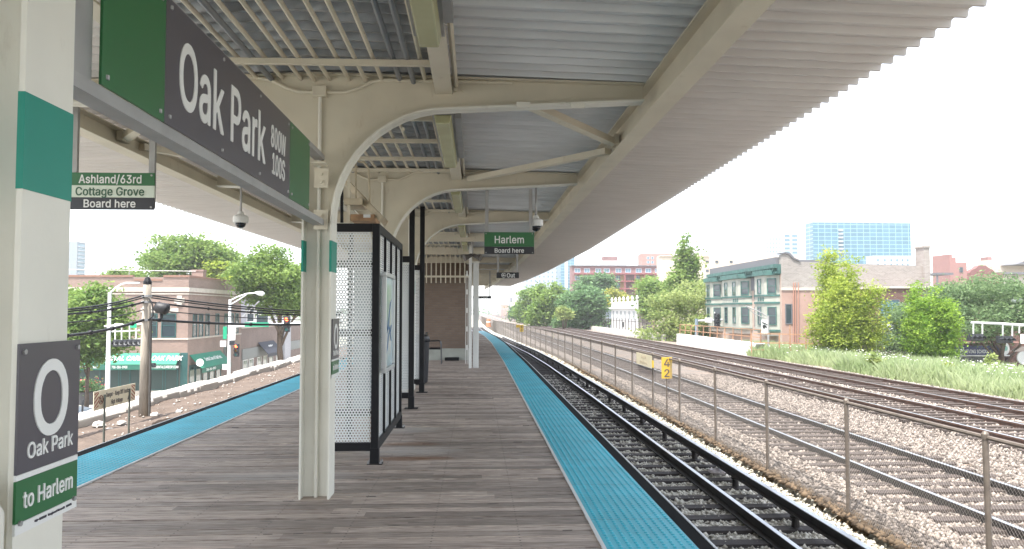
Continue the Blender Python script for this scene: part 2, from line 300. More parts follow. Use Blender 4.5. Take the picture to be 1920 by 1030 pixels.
GLYPHS = '''
-464|112,177 340,177 344,179 348,186 348,246 346,250 340,255 112,255 108,253 103,246 103,186 105,182
.199|86,-15 110,-14 126,-8 144,10 151,26 152,32 151,56 144,72 126,90 100,98 84,97 66,90 46,72 39,50 40,26 46,10 66,-8
/260|12,-87 74,-87 80,-82 83,-76 246,528 244,540 238,544 176,544 169,540 166,534 3,-72 5,-82
0464|220,-18 268,-14 298,-4 330,15 359,44 377,70 397,116 408,156 414,196 416,238 414,312 408,352 395,398 377,438 359,466 344,481 330,493 302,511 266,523 234,527 186,523 156,513 122,493 95,466 76,438 56,392 45,352 39,312 37,270 39,196 45,156 58,110 76,70 94,44 126,13 150,-2 164,-7 186,-14|224,61 200,65 188,70 178,77 156,98 145,118 133,150 126,178 122,212 120,260 126,330 135,366 149,398 156,410 167,422 188,439 206,446 228,449 248,446 268,437 286,422 297,410 308,392 320,360 327,330 331,296 333,248 327,178 310,120 297,98 280,80 268,72 248,63
1464|74,-11 394,-11 398,-9 402,-2 402,58 398,64 394,66 287,66 287,512 285,516 278,520 194,520 82,439 75,430 75,356 77,352 84,347 94,349 201,428 201,66 74,66 70,64 65,58 65,-2 67,-6
2464|62,-11 392,-11 396,-9 400,-2 400,60 398,64 392,68 177,68 303,202 334,238 372,292 388,332 391,348 392,380 390,402 383,426 370,452 358,468 336,491 308,509 282,519 232,527 198,525 168,519 136,505 114,491 90,468 72,440 63,418 56,386 55,360 57,356 64,351 130,351 134,353 138,360 139,380 143,396 157,420 178,438 194,444 222,449 256,444 280,432 299,412 304,402 308,388 309,368 306,348 301,332 289,310 273,288 55,54 53,50 53,-2 55,-6
3464|208,-18 256,-16 282,-10 316,3 340,18 366,42 379,58 395,90 401,112 404,138 403,168 402,178 394,202 380,230 354,259 340,271 318,284 282,297 247,302 381,454 383,458 383,512 381,516 374,520 68,520 64,518 59,512 59,450 61,446 68,441 266,440 148,306 146,302 146,246 148,242 154,237 218,236 252,230 272,223 292,208 307,190 317,162 317,126 312,110 306,100 284,78 270,71 238,62 200,62 168,70 156,75 144,85 130,102 123,118 120,134 118,138 112,143 42,143 38,141 33,134 36,104 45,78 61,50 86,25 100,13 132,-2 158,-11 184,-16
4464|280,-11 346,-11 352,-6 354,-2 354,94 416,94 422,98 424,102 424,166 422,170 416,174 354,174 354,320 352,324 346,329 280,329 276,327 271,320 270,174 127,174 322,506 320,516 314,520 244,520 235,512 32,168 29,162 29,102 31,98 38,94 270,94 271,-2 273,-6
5464|212,-18 258,-15 290,-6 316,6 332,17 363,48 378,68 393,102 399,128 402,156 401,192 397,214 388,240 379,258 367,276 338,308 310,326 296,333 274,340 238,345 218,345 190,341 148,324 161,440 368,441 372,443 377,450 377,512 375,516 368,520 94,520 90,518 85,512 56,260 56,250 58,246 68,241 132,235 152,250 186,262 212,266 240,263 268,253 294,230 306,212 315,182 317,164 316,150 312,128 305,110 295,96 280,81 266,71 240,62 216,61 194,64 182,68 166,77 145,98 138,112 133,132 131,136 124,141 58,141 51,136 49,132 51,106 59,80 74,52 98,27 110,16 132,2 158,-9 188,-16
6464|218,-18 254,-16 284,-9 318,5 338,19 361,42 377,66 390,94 398,122 400,148 398,192 392,216 382,242 366,266 342,291 324,304 298,315 270,323 260,324 226,325 208,324 331,502 333,512 331,516 324,520 250,520 241,514 100,304 85,278 68,240 54,192 53,152 55,126 58,112 72,72 91,44 114,20 144,1 168,-9 192,-15|224,59 208,61 192,66 170,79 157,92 150,104 141,124 137,140 136,166 137,178 145,202 157,222 166,232 180,243 192,248 208,253 232,254 254,250 272,242 284,234 295,222 305,206 312,190 315,176 316,150 314,134 309,116 305,108 289,86 272,72 260,66 244,61
7464|94,-11 168,-11 175,-6 402,446 402,512 398,518 394,520 60,520 53,516 51,512 51,450 53,446 60,441 307,440 86,4 88,-6
8464|216,-18 264,-16 292,-10 318,-1 348,16 375,40 387,54 399,74 409,104 412,128 411,154 407,176 395,204 377,232 358,250 331,266 348,278 368,300 385,332 391,356 393,386 390,410 384,432 370,458 359,472 336,494 308,510 282,520 260,525 236,527 188,524 164,518 136,506 116,494 108,486 81,458 75,446 67,430 61,404 59,374 62,350 69,326 84,300 104,278 121,266 94,250 75,232 66,220 50,188 42,160 41,148 43,104 51,80 65,54 90,27 108,13 134,-1 154,-8 188,-16|218,60 190,64 172,70 150,85 138,98 132,108 127,128 127,150 133,170 139,182 152,197 172,212 192,220 208,223 246,223 260,220 280,212 300,197 310,186 319,170 324,156 326,140 324,122 320,108 314,98 302,85 284,72 262,64 246,61|220,301 200,304 188,308 172,317 160,328 149,346 145,360 145,390 149,404 154,414 170,433 192,443 210,448 242,448 260,443 282,433 299,414 307,390 307,360 298,336 280,317 258,305 244,302
9464|128,-11 202,-11 211,-4 349,200 373,242 385,268 393,292 398,316 400,338 399,372 392,408 382,432 361,466 338,489 318,503 286,518 254,525 218,527 192,524 168,518 152,511 116,490 92,466 76,444 61,412 55,386 53,362 55,316 60,294 66,278 74,262 89,240 108,220 126,207 158,192 192,185 236,184 244,186 121,8 119,-2 121,-6|224,254 208,256 180,266 157,286 149,298 141,318 136,354 141,384 145,396 157,416 180,437 192,443 208,448 232,449 254,445 272,437 296,416 312,384 315,370 316,344 312,318 307,306 296,286 284,274 260,260
A491|14,-11 88,-11 95,-6 144,131 336,131 385,-6 392,-11 466,-11 472,-6 474,4 471,12 288,510 282,518 278,520 198,520 191,514 8,12 5,-2 7,-6|172,210 205,308 238,417 275,300 308,210
B467|58,-11 258,-11 290,-9 316,-4 346,6 376,22 398,44 409,60 421,84 428,114 429,144 423,184 411,210 400,228 382,246 370,254 346,266 372,283 387,300 399,318 408,348 409,382 407,402 401,424 390,450 379,464 358,486 336,500 304,513 278,518 252,520 58,520 51,516 49,512 49,-2 51,-6|136,68 136,220 250,220 286,214 314,200 326,188 339,166 344,142 342,118 335,102 328,94 320,87 304,77 280,71 248,68|136,296 136,441 242,441 268,438 290,431 304,422 316,406 323,386 325,372 324,358 314,332 296,313 270,301 238,296
C521|260,-18 298,-17 338,-8 374,6 410,29 434,52 457,84 471,110 484,156 482,166 476,171 406,171 399,166 391,142 380,120 358,96 328,76 298,67 272,64 246,66 226,70 212,74 190,85 172,99 150,124 135,150 123,184 117,214 114,250 117,294 123,326 135,360 150,384 172,409 190,423 212,434 238,442 272,445 302,441 338,428 356,414 374,396 389,372 394,360 396,348 402,339 406,337 476,337 480,339 484,346 479,374 470,400 457,426 444,446 410,480 390,494 352,512 322,522 276,527 220,523 182,512 142,493 116,472 101,456 83,436 61,400 43,358 33,310 29,262 33,198 42,154 58,114 83,72 116,37 142,16 186,-5 220,-14
D513|58,-11 230,-11 272,-8 312,2 358,22 388,43 420,76 433,96 445,118 459,152 469,200 473,246 469,310 459,358 445,392 421,434 388,467 360,487 316,507 270,517 234,520 58,520 51,516 49,512 49,-2 51,-6|136,68 136,440 224,441 248,439 286,431 314,419 334,404 355,382 369,356 380,322 387,280 387,230 380,188 369,154 354,128 332,105 312,90 286,79 252,71 218,68
E430|58,-11 378,-11 384,-6 386,-2 386,60 384,64 378,68 136,68 136,218 358,218 362,220 366,226 366,288 364,292 358,297 136,297 136,440 374,441 378,443 383,450 383,512 378,518 374,520 58,520 51,516 49,512 49,-2 51,-6
F421|58,-11 128,-11 132,-9 136,-2 136,210 348,210 352,212 357,218 357,280 355,284 348,289 136,290 136,440 372,441 376,443 380,450 380,512 376,518 372,520 58,520 51,516 49,512 49,-2 51,-6
G531|260,-18 312,-15 344,-7 384,10 414,29 442,58 464,92 478,124 486,156 489,190 489,258 487,262 480,267 280,267 276,265 272,258 272,196 276,190 280,188 403,188 402,174 396,150 387,130 375,112 356,92 338,80 320,72 304,68 268,64 240,67 216,73 190,85 174,99 150,124 135,150 126,174 117,214 114,250 117,294 124,330 135,360 150,386 156,392 172,409 190,423 212,434 238,442 264,445 298,442 328,432 338,427 356,413 369,400 378,386 392,360 398,344 402,340 406,338 476,338 480,340 485,346 485,354 476,386 458,424 445,444 410,478 392,492 344,515 316,522 274,527 218,523 180,512 142,493 114,472 101,458 82,436 60,400 43,358 32,310 29,266 32,198 41,156 57,114 82,72 114,37 142,16 184,-5 220,-14
H528|58,-11 128,-11 132,-9 136,-2 136,221 380,221 381,-2 383,-6 390,-11 460,-11 466,-6 468,-2 468,512 464,518 460,520 390,520 386,518 381,512 380,300 136,300 136,512 134,516 128,520 58,520 51,516 49,512 49,-2 51,-6
I312|28,-11 272,-11 276,-9 280,-2 280,60 276,66 272,68 194,68 194,440 272,441 278,446 280,450 280,512 278,516 272,520 28,520 24,518 20,512 20,450 24,443 28,441 107,440 107,68 28,68 22,64 20,60 20,-2 22,-6
K478|58,-11 128,-11 134,-6 136,-2 136,162 196,226 366,-9 370,-11 452,-11 458,-6 460,-2 458,8 257,288 457,502 459,512 454,518 450,520 362,520 358,518 190,338 136,274 136,512 134,516 128,520 58,520 51,516 49,512 49,-2 51,-6
L404|58,-11 364,-11 368,-9 372,-2 372,60 370,64 364,68 136,68 136,512 134,516 128,520 58,520 54,518 49,512 49,-2 51,-6
M639|58,-11 124,-11 128,-9 133,-2 132,362 158,290 274,-2 276,-6 284,-11 344,-11 352,-6 468,290 494,361 493,-2 495,-6 502,-11 570,-11 577,-6 579,-2 579,512 574,518 570,520 474,520 466,514 340,188 314,111 289,188 162,514 154,520 58,520 51,516 49,512 49,-2 51,-6
N534|58,-11 128,-11 132,-9 136,-2 136,312 134,384 191,286 376,-4 384,-11 466,-11 472,-6 474,-2 474,512 470,518 466,520 396,520 392,518 388,512 388,128 358,182 147,514 138,520 58,520 51,516 49,512 49,-2 51,-6
O544|260,-18 314,-14 352,-4 392,16 418,37 433,52 451,72 473,108 489,148 501,198 504,244 501,310 492,352 476,394 451,436 418,472 392,493 346,514 314,523 274,527 220,523 182,512 142,493 116,472 101,456 83,436 61,400 43,358 33,310 29,262 33,198 42,154 58,114 83,72 116,37 142,16 186,-5 220,-14|262,64 238,66 212,74 190,85 172,99 151,124 134,152 124,178 117,214 114,258 117,294 124,330 137,362 160,396 172,410 190,424 206,431 238,442 268,445 294,442 328,432 342,424 360,410 383,386 398,360 410,326 417,294 419,248 417,214 410,182 398,148 383,122 360,99 342,85 322,74 294,66
P456|58,-11 128,-11 132,-9 136,-2 136,175 246,175 276,177 306,183 340,198 360,212 384,236 399,258 410,284 418,314 420,338 418,382 407,418 402,432 393,446 386,456 360,482 340,496 306,511 276,517 244,520 58,520 51,516 49,512 49,-2 51,-6|136,253 136,441 256,440 274,436 292,429 302,422 317,406 324,394 332,366 332,330 329,316 321,296 315,286 302,273 290,265 276,259 256,255 236,253
R460|58,-11 128,-11 132,-9 136,-2 136,187 240,187 339,2 346,-9 350,-11 430,-11 437,-6 439,4 435,12 330,202 364,223 387,246 399,264 413,296 418,318 420,342 417,390 412,412 399,440 387,460 374,473 340,498 304,512 278,517 244,520 58,520 51,516 49,512 49,-2 51,-6|136,266 136,441 256,440 292,430 306,421 318,410 325,398 332,374 334,358 333,334 323,304 306,285 280,272 258,267
S458|212,-20 266,-18 294,-12 324,-1 356,16 382,40 395,56 407,78 417,108 419,130 418,166 407,200 393,220 366,247 352,257 314,276 284,286 206,306 174,318 148,333 131,352 126,376 128,390 133,404 143,418 158,431 172,438 192,444 224,448 252,445 268,441 278,438 296,428 313,412 322,396 325,378 328,372 334,367 404,367 410,372 412,376 410,402 401,430 386,456 362,481 348,493 310,513 292,519 264,525 238,527 190,525 164,520 128,506 106,493 88,480 66,456 51,428 43,404 41,366 45,338 58,306 82,277 104,260 144,241 168,232 276,201 292,195 312,182 326,168 333,152 335,140 334,130 327,110 320,98 308,86 284,71 246,61 204,61 186,64 168,70 156,75 142,85 130,98 125,106 118,124 116,138 113,144 106,148 36,148 32,146 27,140 30,110 39,82 55,52 78,27 102,10 126,-3 140,-8 182,-18
T460|190,-11 260,-11 264,-9 268,-2 268,440 420,441 424,443 428,450 428,512 426,516 420,520 30,520 26,518 21,512 21,450 23,446 30,441 182,440 182,-2 184,-6
U528|246,-19 306,-16 338,-8 370,6 398,24 426,52 442,72 457,104 465,136 468,166 468,512 466,516 460,520 390,520 386,518 382,512 382,176 380,156 369,122 358,106 340,87 328,79 304,69 284,64 268,63 234,64 214,69 194,77 176,89 160,104 150,120 138,152 135,176 135,512 133,516 126,520 58,520 54,518 49,512 49,164 52,136 60,104 76,72 91,52 124,20 152,3 186,-10 216,-17
V491|202,-11 280,-11 288,-6 471,496 474,512 470,518 466,520 392,520 385,514 275,200 242,94 211,188 94,514 86,520 14,520 7,516 5,512 7,500 189,6 194,-6
W697|152,-11 232,-11 239,-6 242,0 328,314 342,375 344,374 352,336 438,18 446,-6 452,-11 532,-11 539,-6 543,2 681,504 681,512 676,518 672,520 600,520 594,516 591,510 505,174 492,117 471,208 395,498 392,510 386,518 382,520 304,520 297,516 294,510 194,120 188,138 183,166 178,180 94,510 91,516 84,520 14,520 7,516 5,504 142,2 146,-6
X485|16,-11 94,-11 98,-9 189,118 222,168 236,194 285,118 376,-9 380,-11 458,-11 465,-6 467,-2 465,8 290,262 297,274 455,502 457,512 452,518 448,520 372,520 368,518 291,410 238,327 199,390 110,518 106,520 26,520 20,516 18,512 20,502 186,260 9,8 7,-2 9,-6
a400|152,-20 186,-18 218,-10 250,7 266,23 266,-2 268,-6 274,-11 340,-11 344,-9 348,-2 348,260 342,302 334,322 323,340 304,361 272,381 244,390 214,395 180,395 148,391 112,380 88,367 72,355 55,338 42,320 30,294 32,284 40,279 96,263 102,263 110,268 119,286 134,300 144,307 168,317 200,320 220,317 236,311 253,298 260,286 264,270 265,256 263,248 258,244 240,239 180,232 126,223 90,212 56,193 34,168 25,150 19,116 20,88 27,60 39,38 60,13 82,-2 112,-14|166,56 148,58 134,62 122,68 111,78 106,88 103,102 104,116 110,130 126,143 148,152 230,164 264,172 265,138 263,124 255,102 247,90 232,75 208,62 190,58
b435|216,-19 264,-17 292,-8 320,7 338,21 364,50 382,82 392,112 399,146 401,200 399,232 393,262 382,294 363,328 357,334 320,370 284,387 264,393 238,395 202,394 188,391 170,385 158,378 140,364 126,349 125,512 123,516 116,520 50,520 46,518 42,512 42,-2 44,-6 50,-11 114,-11 118,-9 123,-2 124,31 144,9 164,-5 188,-15|218,58 200,60 178,68 162,80 144,102 136,118 129,140 125,162 124,200 129,240 140,270 153,288 168,303 184,312 200,317 222,319 242,317 260,310 282,295 296,278 312,238 316,214 317,180 312,140 305,120 297,104 287,90 272,75 256,65 240,60
c407|198,-19 232,-18 262,-13 290,-2 314,12 326,23 350,48 363,70 374,98 372,108 364,114 308,128 302,128 295,124 283,96 264,75 242,63 206,57 172,64 152,75 134,94 119,120 112,146 107,184 112,230 119,256 127,272 137,286 154,303 170,312 194,318 222,318 242,313 264,302 275,290 286,274 294,256 300,251 308,251 362,265 368,268 373,274 371,286 358,316 342,338 326,355 308,368 278,383 260,389 232,395 170,393 144,386 110,369 90,354 63,326 44,292 32,260 25,222 23,178 26,146 32,116 44,84 63,50 90,22 110,7 144,-9 170,-16
d435|184,-19 222,-18 244,-12 274,3 302,31 302,-2 304,-6 310,-11 374,-11 378,-9 383,-2 383,512 381,516 374,520 308,520 304,518 300,512 300,349 274,373 254,385 238,391 222,394 186,395 160,393 140,387 104,370 74,342 58,322 43,294 34,270 24,220 24,158 31,116 48,72 61,50 75,32 104,7 134,-8 160,-17|202,58 184,60 166,66 152,75 129,100 113,140 109,164 107,192 109,214 117,252 127,274 137,288 152,302 168,312 184,317 206,319 226,317 246,309 264,296 279,278 289,260 295,240 299,216 301,186 295,140 281,102 271,88 256,74 240,65 224,60
e415|204,-19 242,-18 266,-14 286,-7 328,17 348,36 366,62 376,88 374,98 366,103 310,116 304,116 296,110 286,90 270,74 258,67 240,60 216,57 182,61 158,70 130,94 115,124 109,158 374,158 378,160 382,166 381,232 376,260 360,304 343,332 310,364 292,375 250,391 218,395 168,393 138,384 108,368 75,340 62,324 43,292 32,258 25,228 23,198 25,154 32,116 44,84 63,50 88,23 110,7 120,2 144,-9 172,-16|110,232 112,246 121,268 142,296 166,312 184,317 202,319 230,316 244,312 256,305 271,290 285,270 295,236 294,232
f265|78,-11 144,-11 148,-9 153,-2 153,316 230,316 234,318 239,324 239,382 237,386 230,390 154,390 154,434 159,448 170,458 186,462 202,463 222,457 230,457 236,462 254,516 254,524 248,531 236,536 208,541 164,540 134,531 116,521 87,494 76,474 71,456 70,444 70,390 4,390 0,388 -5,382 -5,324 0,318 4,316 70,316 70,-2 72,-6
g436|198,-162 232,-161 260,-157 294,-147 308,-140 322,-133 348,-110 359,-98 375,-68 381,-44 383,-20 383,382 381,386 374,390 310,390 306,388 302,382 302,347 297,354 274,374 254,385 238,391 222,394 186,395 162,393 134,385 104,370 90,357 62,328 43,294 31,264 25,234 23,204 25,150 31,120 46,82 62,58 86,32 106,18 138,2 160,-4 208,-6 236,-2 254,4 274,14 300,38 300,-8 296,-34 288,-52 274,-67 256,-77 234,-84 210,-86 170,-82 148,-73 138,-65 113,-38 104,-30 98,-30 92,-33 48,-57 42,-62 40,-72 50,-92 61,-104 90,-131 112,-144 136,-153 158,-158|202,70 184,72 166,77 144,91 127,110 113,146 109,168 107,196 113,240 127,276 136,288 152,303 166,311 184,317 206,319 226,317 248,309 266,296 282,276 296,240 300,218 301,184 297,148 290,126 281,110 272,98 258,84 244,77 226,72
h421|50,-11 116,-11 120,-9 125,-2 125,234 129,260 137,280 154,299 178,313 204,318 232,315 250,308 260,300 272,286 276,280 282,262 285,236 285,-2 287,-6 294,-11 360,-11 364,-9 368,-2 368,250 366,276 362,298 353,322 337,348 316,368 296,381 256,394 218,395 196,393 172,385 144,371 126,353 125,512 123,516 116,520 50,520 46,518 42,512 42,-2 44,-6
i178|50,-11 116,-11 120,-9 125,-2 125,382 123,386 116,390 50,390 46,388 42,382 42,-2 44,-6|76,432 98,433 112,439 130,456 136,468 137,476 136,498 130,512 112,527 90,535 70,533 50,523 38,512 30,488 31,472 38,456 56,439
k392|50,-11 116,-11 123,-6 125,-2 125,136 152,161 288,-9 292,-11 374,-11 378,-9 383,-2 381,8 216,216 369,372 371,376 369,386 362,390 282,390 278,388 126,233 125,512 123,516 116,520 50,520 46,518 42,512 42,-2 44,-6
l200|130,-13 160,-13 182,-9 190,-4 192,8 182,54 179,60 172,65 144,63 132,66 129,70 125,84 125,512 123,516 116,520 50,520 46,518 42,512 42,76 44,54 53,30 70,9 84,-1 102,-9
m621|50,-11 116,-11 120,-9 125,-2 126,256 135,282 152,303 174,315 196,319 218,317 232,312 242,305 255,292 261,278 263,262 263,-2 268,-9 272,-11 338,-11 342,-9 346,-2 347,262 356,286 370,303 390,315 414,319 436,318 462,307 475,292 482,276 485,254 485,-2 487,-6 494,-11 560,-11 564,-9 568,-2 568,264 562,308 550,336 540,350 518,372 504,381 478,392 450,397 412,396 380,387 356,375 342,365 318,338 312,350 290,373 270,387 244,395 208,397 180,392 150,377 136,367 124,354 123,382 121,386 114,390 50,390 46,388 42,382 42,-2 44,-6
n421|50,-11 116,-11 120,-9 125,-2 125,234 129,260 137,280 154,299 178,313 204,318 232,315 250,308 260,300 272,286 276,280 282,262 285,236 285,-2 287,-6 294,-11 360,-11 366,-6 368,-2 368,250 366,276 361,302 350,328 337,348 316,368 302,378 282,387 256,394 218,395 196,393 172,385 144,371 124,351 123,382 121,386 114,390 50,390 44,386 42,382 42,-2 44,-6
o426|198,-19 246,-16 272,-9 306,7 326,22 352,50 367,76 383,116 390,146 392,176 390,230 383,260 367,300 352,326 339,340 306,369 274,385 246,393 218,395 170,393 140,385 110,369 90,354 63,326 42,288 32,260 26,230 23,178 26,146 32,116 44,84 63,50 90,22 110,7 144,-9 170,-16|206,57 186,60 168,65 152,75 137,90 127,104 117,126 109,164 107,190 109,212 117,250 127,272 137,286 152,301 170,312 186,317 210,319 228,317 250,309 264,301 279,286 289,272 303,234 307,212 308,178 303,140 289,104 279,90 264,75 246,65 230,60
p435|50,-154 116,-154 120,-152 125,-146 126,28 152,3 188,-15 216,-19 264,-17 292,-8 306,-1 320,7 338,21 364,50 382,82 393,116 400,158 400,220 393,262 382,294 363,328 350,342 320,370 290,385 264,393 238,395 202,394 188,391 170,385 158,378 140,364 124,347 123,382 121,386 114,390 50,390 46,388 42,382 42,-146 44,-150|218,58 200,60 178,68 162,80 144,102 136,118 129,140 125,162 124,200 129,240 140,270 153,288 168,303 184,312 200,317 222,319 242,317 260,310 282,295 296,278 312,238 316,214 317,180 312,140 305,120 297,104 287,90 272,75 256,65 240,60
r270|50,-11 116,-11 120,-9 125,-2 125,242 129,264 135,278 141,286 152,297 168,307 180,311 206,315 246,311 252,316 254,320 254,386 252,390 246,395 204,396 176,391 144,376 124,356 123,382 121,386 114,390 50,390 46,388 42,382 42,-2 44,-6
s376|166,-19 216,-18 236,-14 264,-5 288,9 302,19 323,42 334,62 341,88 342,114 340,130 332,154 318,174 294,196 258,213 174,234 148,242 134,250 123,262 120,278 122,288 128,298 138,308 152,316 174,321 190,322 208,320 232,310 245,298 258,272 266,266 272,266 324,278 333,284 335,294 326,318 310,344 290,364 278,372 256,384 218,394 156,394 124,386 88,369 56,340 44,318 37,292 36,268 39,246 49,220 70,195 84,183 114,169 144,159 210,144 232,137 244,130 253,118 256,108 256,100 250,82 238,71 224,64 196,57 180,56 162,58 144,63 130,69 118,82 110,94 104,112 96,118 90,118 36,106 27,100 25,90 34,60 41,46 53,30 68,15 86,3 108,-8 134,-15
t238|160,-15 198,-14 214,-10 222,-4 224,6 214,54 208,63 204,65 196,65 174,61 158,62 146,67 140,76 137,94 137,316 206,316 210,318 215,324 215,382 213,386 206,390 137,390 137,474 132,480 128,482 62,482 58,480 54,474 54,390 4,390 -3,386 -5,382 -5,324 -3,320 4,316 54,316 54,86 57,60 65,40 80,18 88,10 106,-2 134,-12
u421|174,-16 214,-14 238,-6 264,8 286,29 287,-2 289,-6 296,-11 360,-11 364,-9 368,-2 368,382 366,386 360,390 294,390 290,388 285,382 284,134 274,104 265,90 254,78 232,66 206,61 178,64 160,71 150,79 139,92 133,102 127,120 125,140 125,382 123,386 116,390 50,390 46,388 42,382 42,122 43,104 48,82 57,58 67,40 73,32 92,12 108,2 132,-9 154,-14
v400|160,-11 228,-11 236,-6 380,370 382,382 378,388 374,390 302,390 295,384 212,156 194,101 177,156 94,384 86,390 14,390 8,386 6,376 10,364 151,-2 153,-6
w578|136,-11 202,-11 208,-6 212,2 266,192 284,259 333,80 359,-6 366,-11 432,-11 436,-9 444,8 556,374 554,386 548,390 478,390 471,386 467,376 419,204 398,119 373,218 329,376 325,386 318,390 250,390 246,388 239,376 191,204 170,119 151,194 100,376 96,386 90,390 20,390 16,388 12,382 12,374 124,6 129,-6
x390|18,-11 94,-11 98,-9 169,96 188,132 210,96 280,-9 284,-11 360,-11 367,-6 369,-2 367,8 239,190 241,196 361,372 363,382 358,388 354,390 280,390 276,388 224,314 190,256 179,278 113,380 106,388 102,390 26,390 20,386 18,382 20,372 141,194 12,8 10,-2 12,-6
y400|74,-156 114,-155 140,-148 168,-131 188,-112 199,-96 216,-60 380,370 382,382 378,388 374,390 302,390 295,384 212,156 194,102 177,156 94,384 86,390 14,390 8,386 6,382 8,370 151,0 135,-46 129,-58 116,-72 96,-79 58,-75 52,-80 49,-86 36,-134 36,-142 40,-148 46,-151
'''
_GL = {}
def _glyph(c):
    if not _GL:
        for ln in GLYPHS.strip('\n').split('\n'):
            a = ln[1:].split('|'); _GL[ln[0]] = (int(a[0]), [[tuple(map(int, p.split(','))) for p in q.split(' ')] for q in a[1:]])
    return _GL[c]
def text(body, size, m, parent, loc, rot, wid=None, name='lettering', depth=.003, xs=1.0, space=0):
    # letters drawn from the outlines listed above; size is about 1.4 capital heights
    cu = bpy.data.curves.new(name, 'CURVE'); cu.dimensions = '2D'; cu.fill_mode = 'BOTH'; k = size * .72 / 533; x = 0
    for c in body:
        if c == ' ': x += 195; continue
        adv, polys = _glyph(c)
        for p in polys:
            sp = cu.splines.new('POLY'); sp.points.add(len(p) - 1); sp.use_cyclic_u = True
            for i, q in enumerate(p): sp.points[i].co = ((x + q[0]) * k, (q[1] - 266) * k, 0, 1)
        x += adv + space
    cu.extrude = depth
    t = bpy.data.objects.new(name, cu); S.collection.objects.link(t)
    bpy.context.view_layer.update()
    me = bpy.data.meshes.new_from_object(t.evaluated_get(bpy.context.evaluated_depsgraph_get()))
    bpy.data.objects.remove(t); bpy.data.curves.remove(cu)
    co = np.empty(len(me.vertices) * 3); me.vertices.foreach_get('co', co); co = co.reshape(-1, 3)
    w0 = co[:, 0].max() - co[:, 0].min(); co[:, 0] -= (co[:, 0].max() + co[:, 0].min()) / 2
    if wid: xs = wid / w0
    co[:, 0] *= xs
    me.vertices.foreach_set('co', co.ravel()); me.materials.clear(); me.materials.append(m); me.update(); me.name = name
    o = bpy.data.objects.new(name, me); S.collection.objects.link(o)
    o0 = Vector(parent['_w']); o.parent = parent; o['_w'] = tuple(o0)
    o.location = Vector(loc) - o0; o.rotation_euler = rot
    return o
FACE_CAM = (R(90), 0, 0)          # text on a face looking towards -Y
FACE_PX = (R(90), 0, R(90))       # text on a face looking towards +X
def fast_mesh(name, verts, faces, k, m, parent=None, tone=None):
    me = bpy.data.meshes.new(name); nv = len(verts); nf = len(faces)
    me.vertices.add(nv); me.vertices.foreach_set('co', np.asarray(verts, dtype=np.float32).ravel())
    me.loops.add(nf * k); me.loops.foreach_set('vertex_index', np.asarray(faces, dtype=np.int32).ravel())
    me.polygons.add(nf); me.polygons.foreach_set('loop_start', np.arange(0, nf * k, k, dtype=np.int32))
    me.update(calc_edges=True)
    if tone is not None:
        a = me.attributes.new('tone', 'FLOAT', 'FACE'); a.data.foreach_set('value', np.asarray(tone, dtype=np.float32))
    for q in (m if isinstance(m, (list, tuple)) else [m]): me.materials.append(q)
    o = bpy.data.objects.new(name, me); S.collection.objects.link(o)
    if parent is not None: o.parent = parent; o['_w'] = parent['_w']
    return o

# =================================================================== SETTING: ground, bed, platform
YS = [-12, 0, 10, 20, 25] + list(range(28, 66, 3))
YL = [-12, 0, 10, 20, 25] + list(range(30, 130, 5)) + list(range(130, 640, 30))
asph = mat('asphalt', (.07, .07, .072), .9, var=.2, vscale=2, bump=.2, bscale=40)
groundm = mat('ground', (.16, .17, .11), .95, var=.3, vscale=.2, col2=(.2, .19, .16))
struct(box(-700, 900, -60, 1500, -6.2, -5.5).build('ground', groundm))
struct(box(-60, 60, 44.5, 56.5, -5.496, -5.492).build('road', asph))
struct(box(-75, -9.9, -40, 44.3, -5.49, -5.40).build('bounce_sheet', mat('bounce_sheet_pale', (.42, .40, .37), .9, var=.15, vscale=.6)))  # pale sheet added to bounce light up under the left eave
struct(box(-42, -12.5, 57, 64.95, -5.49, -5.36).build('sidewalk', paleconc))
struct(box(-23.4, -16, 65, 130, -5.49, -5.36).build('pavement', paleconc))

def ballast_mat(name, c1, c2, sc, tint=None):
    m = mat(name, c1, .9); n, l, b = nodes(m)
    g = n.new('ShaderNodeNewGeometry')
    v = n.new('ShaderNodeTexVoronoi'); v.inputs['Scale'].default_value = sc; l.new(g.outputs['Position'], v.inputs['Vector'])
    bw = n.new('ShaderNodeRGBToBW'); l.new(v.outputs['Color'], bw.inputs[0])
    r = n.new('ShaderNodeValToRGB'); r.color_ramp.elements[0].position = .25; r.color_ramp.elements[1].position = .8
    r.color_ramp.elements[0].color = (*c2, 1); r.color_ramp.elements[1].color = (*c1, 1); l.new(bw.outputs[0], r.inputs[0])
    out = r.outputs[0]
    if tint:
        t = n.new('ShaderNodeTexNoise'); t.inputs['Scale'].default_value = .9; t.inputs['Detail'].default_value = 5; l.new(g.outputs['Position'], t.inputs['Vector'])
        rr = n.new('ShaderNodeValToRGB'); rr.color_ramp.elements[0].position = .5; rr.color_ramp.elements[1].position = .72; l.new(t.outputs['Fac'], rr.inputs[0])
        mx = n.new('ShaderNodeMix'); mx.data_type = 'RGBA'; l.new(math_node(n, l, 'MULTIPLY', rr.outputs[0], .55), mx.inputs[0]); l.new(out, mx.inputs[6]); mx.inputs[7].default_value = (*tint, 1); out = mx.outputs[2]
    l.new(out, b.inputs['Base Color'])
    bp = n.new('ShaderNodeBump'); bp.inputs['Strength'].default_value = .8; bp.inputs['Distance'].default_value = .03; bp.invert = True
    l.new(v.outputs['Distance'], bp.inputs['Height']); l.new(bp.outputs[0], b.inputs['Normal'])
    return m
palestone = ballast_mat('pale_ballast', (.56, .54, .46), (.27, .25, .21), 17)
pinkstone = ballast_mat('pink_ballast', (.28, .245, .215), (.10, .08, .068), 17, (.40, .25, .15))
